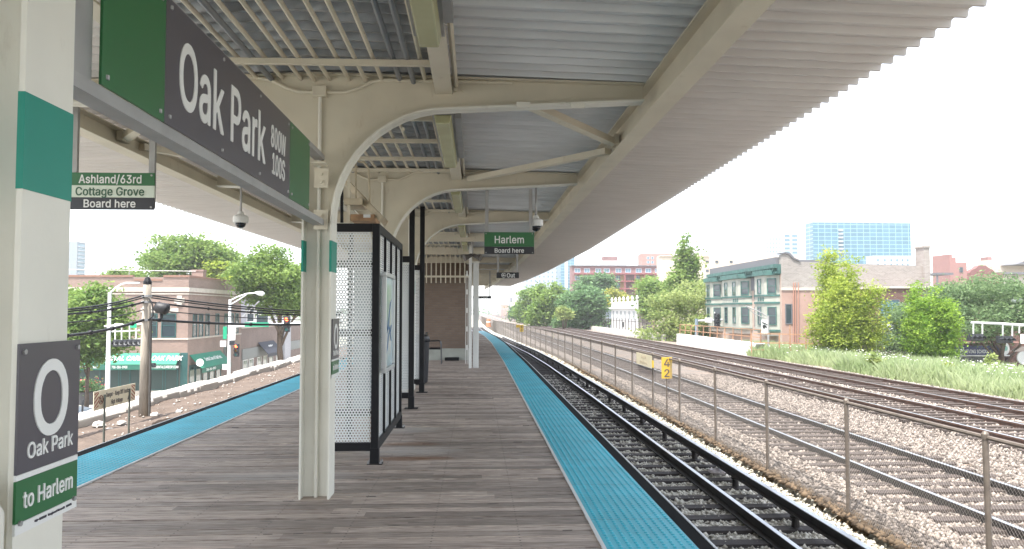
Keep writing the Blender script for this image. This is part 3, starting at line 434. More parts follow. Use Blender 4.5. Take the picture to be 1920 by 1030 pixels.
dirtm = mat('dirt', (.125, .092, .070), .95, var=.3, vscale=2.5, bump=.6, bscale=14, col2=(.085, .062, .048))

def off(k): return lambda y: cv(y) * k
# trackbed beside the platform, and the wider bed of the right-hand tracks
struct(MB().sweep([(-9.2, -5.6), (-9.2, -1.34), (1.8, -1.34), (1.9, -1.315), (5.0, -1.315), (5.12, -1.19), (5.12, -5.6)], YL, off(1)).build('trackbed', palestone))
YM = [y for y in YL]
def emb(p): return MB().sweep(p, YM, off(.35))
struct(emb([(4.2, -5.6), (5.14, -1.19), (5.7, -1.13), (5.98, -1.155), (8.45, -1.155), (8.75, -1.12), (9.6, -1.14), (10.4, -1.18), (13.1, -1.18), (13.4, -1.14), (13.6, -1.18), (16.2, -1.18), (16.5, -1.15), (17.4, -1.3), (25.5, -1.75), (29.5, -5.5)]).build('embankment', pinkstone))

# weedy dirt seam along the fence foot
rng = np.random.default_rng(3)
mb = MB(); ys = np.arange(2, 75, .22)
for i in range(len(ys) - 1):
    a, b2 = rng.uniform(-.06, .09, 2)
    y0, y1 = ys[i], ys[i + 1] + .04; x = 5.06 + cv(y0)
    mb.prism([(x - .05 + a, -1.42), (x - .02 + a, -1.30 + b2 * .3), (x + .07, -1.19 + b2 * .25), (x + .14, -1.185), (x + .2, -1.4)], 'y', y0, y1)
seam = mb.build('dirt_seam', mat('seam_dirt', (.14, .095, .05), .95, var=.4, vscale=10, bump=.8, bscale=30)); struct(seam)

# ------------------------------------------------------------------ platform
plankmat = wood_planks()
XL, XR, PEND = -4.33, 1.49, 63.0
mb = MB(); y = -8.0; i = 0; rnd = random.Random(5)
while y < PEND:
    c = cv(y); dz = rnd.uniform(-.004, .004); dz2 = dz + rnd.uniform(-.003, .003)
    g = rnd.uniform(.005, .0125)
    a, b2 = y + g, y + PITCH - g
    x0, x1 = -3.58 + c, .86 + c
    mb.add([(x0, a, dz), (x1, a, dz), (x1, b2, dz2), (x0, b2, dz2), (x0, a, -.1), (x1, a, -.1), (x1, b2, -.1), (x0, b2, -.1)],
           [(0, 1, 2, 3), (0, 4, 5, 1), (2, 6, 7, 3)])
    y += PITCH
struct(mb.build('platform', plankmat, fix=False))
struct(MB().sweep([(XL + .03, -1.45), (XL + .03, -.12), (XR - .03, -.12), (XR - .03, -1.45)], YS, off(1)).build('platform_base', frameblack))

tact = mat('blue_tactile', (.045, .44, .56), .5, var=.16, vscale=1.6)
def joints(m):
    n, l, b = nodes(m); src = b.inputs['Base Color'].links[0].from_socket; g = n.new('ShaderNodeNewGeometry'); sp = n.new('ShaderNodeSeparateXYZ'); l.new(g.outputs['Position'], sp.inputs[0])
    f = math_node(n, l, 'LESS_THAN', math_node(n, l, 'FRACT', math_node(n, l, 'DIVIDE', sp.outputs[1], 1.22)), .008)
    t = n.new('ShaderNodeTexNoise'); t.inputs['Scale'].default_value = 5; t.inputs['Detail'].default_value = 9; t.inputs['Roughness'].default_value = .75; l.new(g.outputs['Position'], t.inputs['Vector'])
    d = math_node(n, l, 'MULTIPLY', math_node(n, l, 'SUBTRACT', t.outputs['Fac'], .52), 2.6); d.node.use_clamp = True
    mx = n.new('ShaderNodeMix'); mx.data_type = 'RGBA'; l.new(math_node(n, l, 'MAXIMUM', math_node(n, l, 'MULTIPLY', f, .8), math_node(n, l, 'MULTIPLY', d, .5)), mx.inputs[0]); l.new(src, mx.inputs[6]); mx.inputs[7].default_value = (.05, .13, .16, 1); l.new(mx.outputs[2], b.inputs['Base Color'])
joints(tact)
def tactile(x0, x1):
    mb = MB().sweep([(x0, -.05), (x0, .012), (x1, .012), (x1, -.05)], YS[:-1] + [PEND], off(1))
    o = struct(mb.build('tactile_strip', tact))
    # truncated domes near the camera, part of the tile surface
    n = 7; vs = []; fs = []; p = .0605; yy = np.arange(3.5, 30, p)
    base = np.array([[math.cos(t) * r, math.sin(t) * r, z] for r, z in ((.0165, .011), (.010, .018)) for t in np.linspace(0, 2 * math.pi, n, endpoint=False)])
    k = 0; V = []; Fq = []
    for yv in yy:
        for xv in np.arange(x0 + .04, x1 - .02, p):
            V.append(base + (xv + cv(yv), yv, 0)); k += 1
    V = np.concatenate(V); q = np.arange(n); ring = np.stack([q, (q + 1) % n, (q + 1) % n + n, q + n], 1)
    Fq = (ring[None] + (np.arange(k) * 2 * n)[:, None, None]).reshape(-1, 4)
    top = np.array([[n, n + 1, n + 2, n + 3], [n, n + 3, n + 4, n + 5], [n, n + 5, n + 6, n]])[:2]
    top2 = (top[None] + (np.arange(k) * 2 * n)[:, None, None]).reshape(-1, 4)
    d = fast_mesh('tactile_domes', V, np.concatenate([Fq, top2]), 4, tact, o); d['kind'] = 'structure'
    return o
tactile(.875, XR); tactile(XL, -3.60)
edgewhite = mat('edge_strip_pale', (.62, .64, .64), .5)
for nm, a, b2 in (('edge_strip', .852, .874), ('edge_strip', -3.602, -3.58)):
    struct(MB().sweep([(a, -.05), (a, .014), (b2, .014), (b2, -.05)], YS[:-1] + [PEND], off(1)).build(nm, edgewhite))
for a, b2, c_ in ((XR + .002, XR + .13, 1), (XL - .20, XL - .002, -1)):
    struct(MB().sweep([(a, -.3), (a, -.012), (b2, -.012), (b2, -.3)], YS[:-1] + [PEND], off(1)).build('rubbing_board', rubber))
    e = (b2 + .002, b2 + .02) if c_ > 0 else (a - .02, a - .002)
    struct(MB().sweep([(e[0], -.06), (e[0], -.008), (e[1], -.008), (e[1], -.06)], YS[:-1] + [PEND], off(1)).build('nosing_strip', edgewhite))
# pale gravel walk beyond the end of the platform
struct(MB().sweep([(-6, -1.3), (-6, -.35), (1.0, -.35), (2.0, -1.3)], [63.2, 70, 80, 100, 130, 180, 300], off(1)).build('path', paleconc))
# =================================================================== TRACKS
def rail_prof(x, z, s=1.0):
    return [(x - .07, z - .17), (x + .07, z - .17), (x + .07, z - .15), (x + .012, z - .125), (x + .012, z - .045), (x + .037, z - .035),
            (x + .037, z - .002), (x - .037, z - .002), (x - .037, z - .035), (x - .012, z - .045), (x - .012, z - .125), (x - .07, z - .15)]
def track(x1, x2, zr, k, label, tie_m, rail_m, y0, ntie, pitch, tie_len, tie_c, ztie, yend, tops=True):
    t = thing('railway_track', (x1, 0, zr - .2), label, 'railway track', 'railway tracks')
    yy = [y for y in YL if y <= yend]
    for x in (x1, x2):
        r = MB().sweep(rail_prof(x, zr), yy, off(k)).build('rail', rail_m, t)
        if tops: MB().sweep([(x - .030, zr - .0015), (x + .030, zr - .0015), (x + .030, zr + .002), (x - .030, zr + .002)], yy, off(k)).build('railhead', railtop, r)
    rnd = random.Random(int(x1 * 10)); me = None; far = MB(); y = y0; n = 0
    while y < min(yend, 150):
        if n < ntie:
            if me is None:
                o = MB().box(-tie_len / 2, tie_len / 2, -.11, .11, -.17, 0).build('sleeper', tie_m, None); me = o
            else:
                o = me.copy(); S.collection.objects.link(o)
            o.parent = t
            o.location = (tie_c - x1 + rnd.uniform(-.05, .05) + cv(y) * k, y, ztie - (zr - .2) + rnd.uniform(-.012, .012)); o.rotation_euler = (0, rnd.uniform(-.006, .006), rnd.uniform(-.015, .015))
        else:
            far.box(tie_c - tie_len / 2 + cv(y) * k, tie_c + tie_len / 2 + cv(y) * k, y - .11, y + .11, ztie - .17, ztie)
        n += 1; y += pitch
    if far.v: far.build('sleepers', tie_m, t)['kind'] = 'stuff'
    return t
darktie = mat('dark_sleeper', (.040, .033, .030), .8, var=.4, vscale=5, stretch=(1, 8, 8), bump=.4, bscale=40)
browntie = mat('brown_sleeper', (.075, .056, .047), .88, var=.45, vscale=4, stretch=(1, 8, 8), bump=.5, bscale=40)
tr1 = track(2.24, 3.675, -1.1, 1, 'black steel track running right beside the blue platform edge', darktie, steel_rail, 5.0, 95, .61, 2.9, 3.12, -1.27, 140)
track(6.5, 7.95, -1.0, .35, 'railway track just beyond the chain link fence', browntie, steel_rail, 6.5, 95, .53, 2.6, 7.22, -1.10, 600)
track(11.1, 12.55, -1.0, .35, 'rusty middle track between the two other tracks beyond the fence', browntie, rust_rail, 13, 95, .53, 2.6, 11.82, -1.10, 600)
track(14.2, 15.63, -1.0, .35, 'farthest railway track alongside the strip of tall grass', browntie, rust_rail, 19, 95, .53, 2.6, 14.9, -1.10, 600)
# third rail on its chairs
y3 = [y for y in YL if y <= 80]
t3 = thing('third_rail', (4.22, 0, -1.3), 'black third rail raised on short chairs beside the platform track', 'third rail')
MB().sweep([(4.17, -1.10), (4.27, -1.10), (4.27, -1.08), (4.235, -1.06), (4.235, -.985), (4.27, -.975), (4.27, -.952), (4.17, -.952), (4.17, -.975), (4.205, -.985), (4.205, -1.06), (4.17, -1.08)], y3, off(1)).build('conductor_rail', steel_rail, t3)
MB().sweep([(4.18, -.951), (4.262, -.951), (4.262, -.947), (4.18, -.947)], y3, off(1)).build('railhead', railtop, t3)
m0 = None
for i in range(26):
    y = 5.6 + 2.44 * i
    if m0 is None:
        m0 = MB().lathe((0, 0, 0), [(.10, 0), (.10, .02), (.055, .04), (.05, .15), (.075, .165), (.075, .185)], 12).build('chair', steel_rail)
    else:
        q = m0.copy(); S.collection.objects.link(q); m0 = q
    m0.parent = t3; m0.location = (cv(y), y, .01)
# loose stones of the ballast near the camera
def stones(name, n, xr, yr, zf, size, m, seed, excl=(), power=1.6):
    g = np.random.default_rng(seed)
    u = g.random(n) ** power; Y = yr[0] + u * (yr[1] - yr[0]); X = g.uniform(xr[0], xr[1], n)
    keep = np.ones(n, bool)
    for a, b2 in excl: keep &= ~((X > a) & (X < b2))
    X, Y = X[keep], Y[keep]; n = len(X); Zc = np.array([zf(x) for x in X]) if callable(zf) else np.full(n, zf)
    base = np.array([[1, 0, 0], [0, 1, 0], [-1, 0, 0], [0, -1, 0], [0, 0, 1], [0, 0, -.6]], float)
    V = base[None] * (1 + g.uniform(-.35, .35, (n, 6, 3))) + g.uniform(-.2, .2, (n, 6, 3))
    sz = g.uniform(.45, 1.35, n) ** 1.3 * size; V *= sz[:, None, None]; V[:, :, 2] *= .75
    th = g.uniform(0, 6.28, n); c, s_ = np.cos(th), np.sin(th)
    x = V[:, :, 0] * c[:, None] - V[:, :, 1] * s_[:, None]; y2 = V[:, :, 0] * s_[:, None] + V[:, :, 1] * c[:, None]
    V[:, :, 0] = x + X[:, None] + np.array([cv(v) for v in Y])[:, None] * .35; V[:, :, 1] = y2 + Y[:, None]; V[:, :, 2] += (Zc + g.uniform(-.01, .02, n))[:, None]
    f = np.array([[0, 1, 4], [1, 2, 4], [2, 3, 4], [3, 0, 4], [1, 0, 5], [2, 1, 5], [3, 2, 5], [0, 3, 5]])
    Fc = (f[None] + (np.arange(n) * 6)[:, None, None]).reshape(-1, 3)
    o = fast_mesh(name, V.reshape(-1, 3), Fc, 3, m, tone=np.repeat(g.random(n), 8)); o['kind'] = 'stuff'
    return o
def stonemat(name, lo, hi):
    m = mat(name, hi, .9); n, l, b = nodes(m)
    at = n.new('ShaderNodeAttribute'); at.attribute_name = 'tone'
    r = n.new('ShaderNodeValToRGB'); r.color_ramp.elements[0].color = (*lo, 1); r.color_ramp.elements[1].color = (*hi, 1)
    l.new(at.outputs['Fac'], r.inputs[0]); l.new(r.outputs[0], b.inputs['Base Color']); return m
ps = stonemat('pale_stone', (.28, .26, .21), (.66, .635, .555)); ks = stonemat('pink_stone', (.06, .046, .037), (.37, .315, .27))
_BX = [5.14, 5.7, 5.98, 8.45, 8.75, 9.6, 10.4, 13.1, 13.4, 13.6, 16.2, 16.5, 17.4]; _BZ = [-1.19, -1.13, -1.15, -1.15, -1.12, -1.14, -1.16, -1.16, -1.14, -1.18, -1.18, -1.15, -1.3]
bz = lambda x: float(np.interp(x, _BX, _BZ))
stones('pale_ballast_stones', 36000, (1.9, 5.02), (5, 36), lambda x: -1.312, .034, ps, 1)
stones('brown_ballast_stones', 90000, (5.25, 11.0), (6.5, 34), bz, .034, ks, 2)
stones('brown_ballast_stones', 52000, (11.0, 17.4), (12, 44), bz, .042, ks, 4)
clod = stonemat('seam_clod', (.03, .02, .012), (.15, .105, .065))
stones('dirt_clods', 6500, (4.97, 5.22), (6, 60), -1.20, .045, clod, 6, power=1.5)
# =================================================================== CANOPY
COLX0, COLX1 = -1.50, -1.245; CC = -1.37
COLY = [2.36 + 4.66 * k for k in range(13)]
RE, RW = 1.59, -3.86                       # edge beams
def zd(x): return 3.715 - (.030 if x > -1.15 else .047) * abs(x + 1.15)     # underside of the roof deck
can = thing('station_canopy', (CC, 2.38, 0), 'long cream steel platform canopy with arched brackets and corrugated deck', 'canopy')
RY0, RY1 = -9.0, 64.0
P_ = .20
def deck(name, x0f, x1f, m, nx=1, amp=.05):
    vs = []; y = RY0; prof = []
    while y < RY1:
        prof += [(y, amp), (y + .13, amp), (y + .145, 0), (y + .172, 0), (y + .187, amp)]; y += P_
    fs = []
    for (yy, dz) in prof:
        xa, xb = x0f(yy) + cv(yy), x1f(yy) + cv(yy)
        for j in range(nx + 1):
            x = xa + (xb - xa) * j / nx; vs.append((x, yy, zd(x - cv(yy)) + dz))
    w_ = nx + 1
    for i in range(len(prof) - 1):
        for j in range(nx): fs.append((i * w_ + j, i * w_ + j + 1, (i + 1) * w_ + j + 1, (i + 1) * w_ + j))
    mb = MB().add(vs, fs); mb.f = mb.f
    o = mb.build(name, m, can, fix=False)
    sd = o.modifiers.new('thickness', 'SOLIDIFY'); sd.thickness = .006; sd.offset = 1
    return o
deck('roof_deck', lambda y: -.24, lambda y: RE, galv)
deck('roof_deck', lambda y: RW, lambda y: -2.4, overh)  # left bay brightened with the same bounce-lit colour
deck('roof_deck', lambda y: -2.4, lambda y: -.24, darkgalv, 2, .06)
deck('eave_deck', lambda y: RE, lambda y: min(3.30 + .017 * max(0, y - 4.5), 3.66), overh)
deck('eave_deck', lambda y: min(-5.72 + .022 * max(0, y - 12), -5.45), lambda y: RW, overh)
YC = list(np.arange(RY0, 26, 5)) + list(range(26, 65, 2))
def ibeam(x, z0, z1, w_, t=.014): return [(x - w_ / 2, z0), (x + w_ / 2, z0), (x + w_ / 2, z0 + t), (x + .006, z0 + t), (x + .006, z1 - t), (x + w_ / 2, z1 - t), (x + w_ / 2, z1), (x - w_ / 2, z1), (x - w_ / 2, z1 - t), (x - .006, z1 - t), (x - .006, z0 + t), (x - w_ / 2, z0 + t)]
for x in (RE, RW): MB().sweep(ibeam(x, 3.345, zd(x) - (.004 if x > 0 else .05), .18), YC, off(1)).build('edge_beam', cream, can)
for x, w_ in ((-.29, .15), (-2.45, .15)):
    MB().sweep([(x - w_ / 2, 3.52), (x + w_ / 2, 3.52), (x + w_ / 2, 3.535), (x - w_ / 2 + .012, 3.535), (x - w_ / 2 + .012, zd(x) - .004), (x - w_ / 2, zd(x) - .004)], YC, off(1)).build('purlin', cream, can)
MB().tube([(-.185 + cv(y), y, 3.60) for y in YC], .021, 8).build('conduit', cream, can)
# conduits along the ceiling
for i, x in enumerate([-2.25, -2.12, -1.93, -1.80, -1.71, -1.55, -1.43, -1.30, -1.13, -.98, -.84, -.68, -.56, -.46]):
    z = 3.645 if i % 3 else 3.63
    MB().tube([(x + cv(y), y, z) for y in YC], .019 if i not in (3, 11, 12) else .024, 8).build('conduit', pipegrey if i in (3, 11, 12) else cream, can)
for y in [6.35, 4.2, 8.2, 9.3, 10.4, 11.25, 13, 14.4, 15.8, 17.6, 19, 20.3, 22, 24, 2.0]:
    MB().box(-2.42, -.33, y - .022, y + .022, 3.565, 3.61).build('conduit_strut', cream, can)
# columns and arched arms
def bracket_half(sgn, xcol, xe, z_e, z_s=2.37, r=1.0):
    # lower outline (column face, quarter circle, sloping arm)
    pts = [(xcol, 1.9), (xcol, z_s)]
    for i in range(1, 13):
        a = math.pi / 2 * i / 12; pts.append((xcol + sgn * (r - r * math.cos(a)), z_s + r * math.sin(a)))
    pts.append((xe, z_e)); return pts
lo_r = bracket_half(1, COLX1, RE - .10, 3.465); lo_l = bracket_half(-1, COLX0, RW + .10, 3.40)
tops = [(RE - .10, zd(RE) - .02), (CC, zd(CC) - .03), (RW + .10, zd(RW) - .02)]
for k, y in enumerate(COLY):
    cx = cv(y); zs_ = 2.37 if k else 2.67
    if k == 0: lo_r, lo_l = bracket_half(1, COLX1, RE - .10, 3.465, 2.67, .70), bracket_half(-1, COLX0, RW + .10, 3.40, 2.67, .68)
    else: lo_r, lo_l = bracket_half(1, COLX1, RE - .10, 3.465), bracket_half(-1, COLX0, RW + .10, 3.40)
    web = MB()
    if k > 3:
        web.prism([(RE - .1 + cx, 3.44), (RW + .1 + cx, 3.40), (RW + .1 + cx, zd(RW) - .02), (CC + cx, zd(CC) - .03), (RE - .1 + cx, zd(RE) - .02)], 'y', y - .07, y + .07); web.build('cross_beam', cream, can); continue
    web.prism([(x + cx, z) for x, z in lo_r[1:]] + [(x + cx, z) for x, z in tops] + [(x + cx, z) for x, z in reversed(lo_l[1:])], 'y', y - .006, y + .006)
    arm = web.build('arched_arm', cream, can, fix=True)
    for pts, sg in ((lo_r[1:], 1), (lo_l[1:], -1)):
        fl = MB(); n = len(pts); ins = []
        for i in range(n):
            a = Vector(pts[max(i - 1, 0)]); b2 = Vector(pts[min(i + 1, n - 1)]); d = (b2 - a).normalized(); nn = Vector((-d.y, d.x)) * sg
            ins.append((pts[i][0] + nn.x * .016, pts[i][1] + nn.y * .016))
        hw = .125
        for i in range(n - 1):
            q = [pts[i], pts[i + 1], ins[i + 1], ins[i]]
            # taper the flange width from the column towards the arm end
            w0 = hw - .045 * i / n; w1 = hw - .045 * (i + 1) / n
            vs = [(q[0][0] + cx, y - w0, q[0][1]), (q[1][0] + cx, y - w1, q[1][1]), (q[2][0] + cx, y - w1, q[2][1]), (q[3][0] + cx, y - w0, q[3][1]),
                  (q[0][0] + cx, y + w0, q[0][1]), (q[1][0] + cx, y + w1, q[1][1]), (q[2][0] + cx, y + w1, q[2][1]), (q[3][0] + cx, y + w0, q[3][1])]
            fl.add(vs, [(0, 1, 2, 3), (7, 6, 5, 4), (0, 4, 5, 1), (3, 2, 6, 7)] + ([(0, 3, 7, 4)] if i == 0 else []) + ([(1, 5, 6, 2)] if i == n - 2 else []))
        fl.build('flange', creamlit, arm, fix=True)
    tf = MB()
    for (xa, za), (xb, zb) in zip(tops[:-1], tops[1:]):
        tf.add([(xa + cx, y - .08, za), (xb + cx, y - .08, zb), (xb + cx, y + .08, zb), (xa + cx, y + .08, za), (xa + cx, y - .08, za + .014), (xb + cx, y - .08, zb + .014), (xb + cx, y + .08, zb + .014), (xa + cx, y + .08, za + .014)],
               [(0, 1, 2, 3), (7, 6, 5, 4), (0, 4, 5, 1), (3, 2, 6, 7)])
    tf.build('top_flange', cream, arm)
    bo = MB()
    for (bx, bz) in ((-.19, 3.56), (-.12, 3.56), (-.65, 3.3), (-.65, 3.2)):
        if k > 0: bo.tube([(bx + cx, y - .03, bz), (bx + cx, y - .005, bz)], .017, 8)
    if bo.v: bo.build('bolts', cream, arm)
    col = MB()
    for x0 in (COLX0, COLX1 - .016): col.box(x0 + cx, x0 + .016 + cx, y - .13, y + .13, 0, zs_ - .002)
    col.box(COLX0 + .016 + cx, COLX1 - .016 + cx, y - .006, y + .006, 0, zs_ - .002)
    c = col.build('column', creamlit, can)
    for x0 in (COLX0, COLX1 - .016):                   # teal band painted round each flange
        MB().box(x0 - .0018 + cx, x0 + .0178 + cx, y - .1318, y + .1318, 1.935, 2.205).build('painted_band', teal, c)
    if k in (1, 2, 3):
        MB().tube([(-1.375 + cx, y - .03, .0), (-1.375 + cx, y - .03, 3.50)], .017, 8).build('conduit', creamlit, can)
        jb = MB().box(-1.435 + cx, -1.315 + cx, y - .075, y - .008, 3.475, 3.57).build('junction_box', cream, can, bevel=.006)
        MB().tube([(-1.435, y - .035, 3.52), (-1.56, y - .035, 3.52), (-1.66, y - .035, 3.55), (-1.80, y - .035, 3.62), (-1.92, y - .035, 3.64), (-2.5, y - .035, 3.64)], .016, 8).build('conduit', cream, can)
        MB().tube([(-1.315, y - .035, 3.52), (-1.15, y - .035, 3.52), (-1.05, y - .035, 3.555), (-.93, y - .035, 3.615), (-.83, y - .035, 3.635), (.32, y - .035, 3.625)], .016, 8).build('conduit', cream, can)
# plan bracing in the second bay, both sides
y1, y2 = COLY[1], COLY[2]
ym = (y1 + y2) / 2 - .35
for a, b2 in (((.40, y1 + .1, 3.50), (RE - .06, ym - .3, 3.46)), ((-.1, y2 - .1, 3.52), (RE - .06, ym + .15, 3.46)), ((-2.6, y1 + .1, 3.50), (RW + .06, ym - .3, 3.46)), ((-2.3, y2 - .1, 3.52), (RW + .06, ym + .15, 3.46))):
    MB().bar(a, b2, .10, .07).build('brace', cream, can)
for x in (RW + .06, RE - .06):
    MB().box(x - .03, x + .03, ym - .42, ym - .2, 3.42, 3.54).build('gusset', cream, can)
# underfloor flange clips seen on the near arm
for x in (.35, .83):
    MB().box(x, x + .12, COLY[1] - .128, COLY[1] - .100, 3.385 + .0, 3.43).build('flange_clip', creamlit, can)

# =================================================================== CEILING LIGHTS
lens = mat('light_diffuser', (.50, .50, .30), .25, var=.1)
ords = ['nearest', 'second', 'third', 'fourth', 'fifth', 'sixth']
L0 = None
for i, (ya, yb) in enumerate([(2.9, 5.33), (7.46, 9.86), (12.1, 14.4), (16.8, 19.2), (21.4, 23.8)]):
    lab = ['nearest ceiling light with greenish lens at the top of the picture', 'ceiling light behind the first arched arm, second from the camera', 'third ceiling light back along the canopy beam', 'fourth ceiling light along the beam, above the green Harlem sign', 'farthest ceiling light along the beam before the brick stair house'][i]
    t = thing('ceiling_light', (-.32, ya, 3.36), lab, 'ceiling light', 'lights along the canopy')
    d = (yb - ya)
    MB().box(-.425, -.215, ya, yb, 3.455, 3.515).build('housing', steelgrey, t)
    MB().prism([(-.405, 3.453), (-.385, 3.37), (-.255, 3.37), (-.235, 3.453)], 'y', ya + .02, yb - .02).build('diffuser', lens, t, bevel=.01)
    MB().box(-.212, -.15, ya + .1, yb - .3, 3.44, 3.515).build('ballast_box', steelgrey, t)

# =================================================================== SIGNS
def mast_text(body, size, m, par, x, y, z, **k): return text(body, size, m, par, (x, y, z), FACE_CAM, **k)
# big station name sign between the first two columns
SX = -1.30
t = thing('station_sign', (SX, 4.7, 2.38), 'large grey sign reading Oak Park 800W 100S with green ends, hung between columns', 'sign')
MB().box(SX - .10, SX - .012, 2.53, 6.90, 2.335, 2.385).box(SX - .10, SX - .012, 2.53, 6.90, 2.90, 2.94).box(SX - .10, SX - .03, 2.53, 2.78, 2.39, 2.895).build('frame', steelgrey, t)
for a, b2, m, nm in ((2.79, 3.345, signgreen, 'green_panel'), (3.348, 5.575, signgrey, 'name_panel'), (5.578, 6.23, signgreen, 'green_panel')):
    MB().box(SX - .011, SX, a, b2, 2.385, 2.925).build(nm, m, t, bevel=.002)
text('Oak Park', .42, signwhite, t, (SX + .001, 4.21, 2.655), FACE_PX, wid=1.42)
text('800W', .195, signwhite, t, (SX + .001, 5.245, 2.715), FACE_PX, wid=.38)
text('100S', .19, signwhite, t, (SX + .001, 5.255, 2.545), FACE_PX, wid=.33)
bo = MB()
for y in (2.83, 3.30, 3.40, 4.1, 4.8, 5.52, 5.63, 6.19):
    for z in (2.42, 2.89): bo.lathe((SX, y, z), [(.009, -.008), (.009, .008)], 8)
bo.build('rivets', steelgrey, t)
for z0 in (2.30, 2.66):
    MB().box(SX - .10, SX + .02, 6.895, 6.905, z0, z0 + .17).build('bracket', cream, t)
    bo = MB()
    for z in (z0 + .05, z0 + .12): bo.tube([(SX - .04, 6.875, z), (SX - .04, 6.895, z)], .014, 8)
    bo.build('bolts', cream, t)
MB().box(SX - .10, SX + .02, 6.74, 6.89, 2.845, 2.86).build('bracket', cream, t)

def col_panel(yc, z0, z1, lab, cat='sign'):
    x = COLX1 + .004; w_ = .165; H = z1 - z0
    t = thing('column_sign', (x, yc, z0), lab, cat)
    MB().box(x, x + .007, yc - w_, yc + w_, z0, z0 + .035 * H / .6).build('bottom_strip', signwhite, t)
    MB().box(x, x + .007, yc - w_, yc + w_, z0 + .037 * H / .6, z0 + .28 * H).build('green_panel', signgreen, t)
    MB().box(x, x + .0071, yc - w_, yc + w_, z0 + .283 * H, z0 + .312 * H).build('dividing_strip', signwhite, t)
    MB().box(x, x + .007, yc - w_, yc + w_, z0 + .315 * H, z1).build('name_panel', signgrey, t)
    return t, x + .0075, H
t, x, H = col_panel(COLY[0] + .025, .995, 1.51, 'grey and green sign with a large O, Oak Park, to Harlem, on the nearest column')
yc = COLY[0] + .025
text('O', .30, signwhite, t, (x, yc, 1.355), FACE_PX, wid=.185)
text('Oak Park', .062, signwhite, t, (x, yc + .005, 1.215), FACE_PX, wid=.245)
text('to Harlem', .066, signwhite, t, (x, yc, 1.085), FACE_PX, wid=.265)
text('OP-NW17   Regional Transit   2003', .009, signgrey, t, (x, yc + .03, 1.012), FACE_PX, wid=.2)
bo = MB()
for y in (yc - .145, yc + .145):
    for z in (1.025, 1.488): bo.tube([(x - .002, y, z), (x + .006, y, z)], .0075, 8)
bo.build('rivets', steelgrey, t)
t, x, H = col_panel(COLY[1] + .07, 1.02, 1.53, 'small grey and green name sign on the second column beside the perforated screen')
yc = COLY[1] + .07
text('O', .30, signwhite, t, (x, yc, 1.38), FACE_PX, wid=.185)
text('Oak Park', .062, signwhite, t, (x, yc, 1.235), FACE_PX, wid=.245)
text('to Harlem', .066, signwhite, t, (x, yc, 1.11), FACE_PX, wid=.265)
# pale utility cabinet at the foot of the near column
cab = MB().prism([(-1.62, 0), (-1.19, 0), (-1.19, 1.09), (-1.215, 1.13), (-1.25, 1.15), (-1.62, 1.15)], 'y', 1.78, 2.11).build('cabinet', creamlit, bevel=.02)
tag(cab, 'pale metal cabinet with rounded corner at the bottom left, beside the nearest column', 'cabinet')
MB_ = MB().box(-1.1885, -1.185, 1.82, 2.07, .12, 1.02).build('cabinet_door', creamlit, cab, bevel=.001)

def hang_sign(name, loc, lab, x0, x1, y, bands, posts, ztop, rivets=True):
    t = thing(name, loc, lab, 'sign', 'signs hung from the canopy')
    for (za, zb, m) in bands: MB().box(x0, x1, y, y + .02, za, zb).build('panel', m, t, bevel=.002)
    for px in posts:
        MB().box(px - .025, px + .025, y + .022, y + .062, bands[-1][0] + .02, ztop).build('hanger', steelgrey, t)
    if rivets:
        bo = MB(); zl, zh = bands[-1][0] + .022, bands[0][1] - .022
        for a in (x0 + .025, x1 - .025):
            for z in (zl, zh): bo.tube([(a, y - .006, z), (a, y + .002, z)], .009, 8)
        bo.build('rivets', steelgrey, t)
    return t
ya = 7.18; k_ = .79
t = hang_sign('hanging_sign', (-3.24, ya, 2.5), 'hanging sign reading Ashland/63rd, Cottage Grove, Board here on the left side', -3.635, -2.865, ya,
              [(2.714, 2.826, signgreen), (2.605, 2.712, signpale), (2.497, 2.603, signblack)], (-3.58, -2.90), 3.42)
text('Ashland/63rd', .105, signwhite, t, (-3.25, ya - .001, 2.770), FACE_CAM, wid=.545)
text('Cottage Grove', .105, mat('letter_green', (.03, .10, .05), .4), t, (-3.25, ya - .001, 2.66), FACE_CAM, wid=.595)
text('Board here', .098, signwhite, t, (-3.25, ya - .001, 2.552), FACE_CAM, wid=.45)
ya = 11.8
t = hang_sign('hanging_sign', (.49, ya, 2.44), 'green and black hanging sign reading Harlem Board here over the platform', .118, .86, ya,
              [(2.553, 2.768, signgreen), (2.443, 2.551, signblack)], (.155, .81), 3.42)
text('Harlem', .155, signwhite, t, (.49, ya - .001, 2.66), FACE_CAM, wid=.435)
text('Board here', .092, signwhite, t, (.49, ya - .001, 2.497), FACE_CAM, wid=.435)
def out_sign(y, x0, x1, z0, z1, ztop, lab, small=False):
    t = thing('hanging_sign', ((x0 + x1) / 2, y, z0), lab, 'sign', 'signs hung from the canopy'); w_ = x1 - x0; h = z1 - z0
    MB().box(x0, x1, y, y + .02, z0, z1).build('panel', signblack, t, bevel=.002)
    for a in (x0 + .07 * w_, x1 - .07 * w_): MB().box(a - .025, a + .025, y + .022, y + .06, z0 + .02, ztop).build('hanger', steelgrey, t)
    text('Out', h * 1.05, signwhite, t, (x0 + w_ * .64, y - .001, z0 + h / 2), FACE_CAM, wid=w_ * .36)
    # arrow in a ring
    cxx, czz, r = x0 + w_ * .32, z0 + h / 2, h * .36; ring = MB()
    pts = [(cxx + r * math.cos(a), y - .001, czz + r * math.sin(a)) for a in np.linspace(.6, 2 * math.pi - .6, 20)]
    ring.tube(pts, h * .05, 6).build('arrow_ring', signwhite, t)
    MB().bar((cxx + r, y - .001, czz), (cxx - r * .3, y - .001, czz), .006, h * .11).prism([(cxx - r * .75, czz), (cxx - r * .05, czz + r * .6), (cxx - r * .05, czz - r * .6)], 'y', y - .004, y - .001).build('arrow', signwhite, t)
    return t
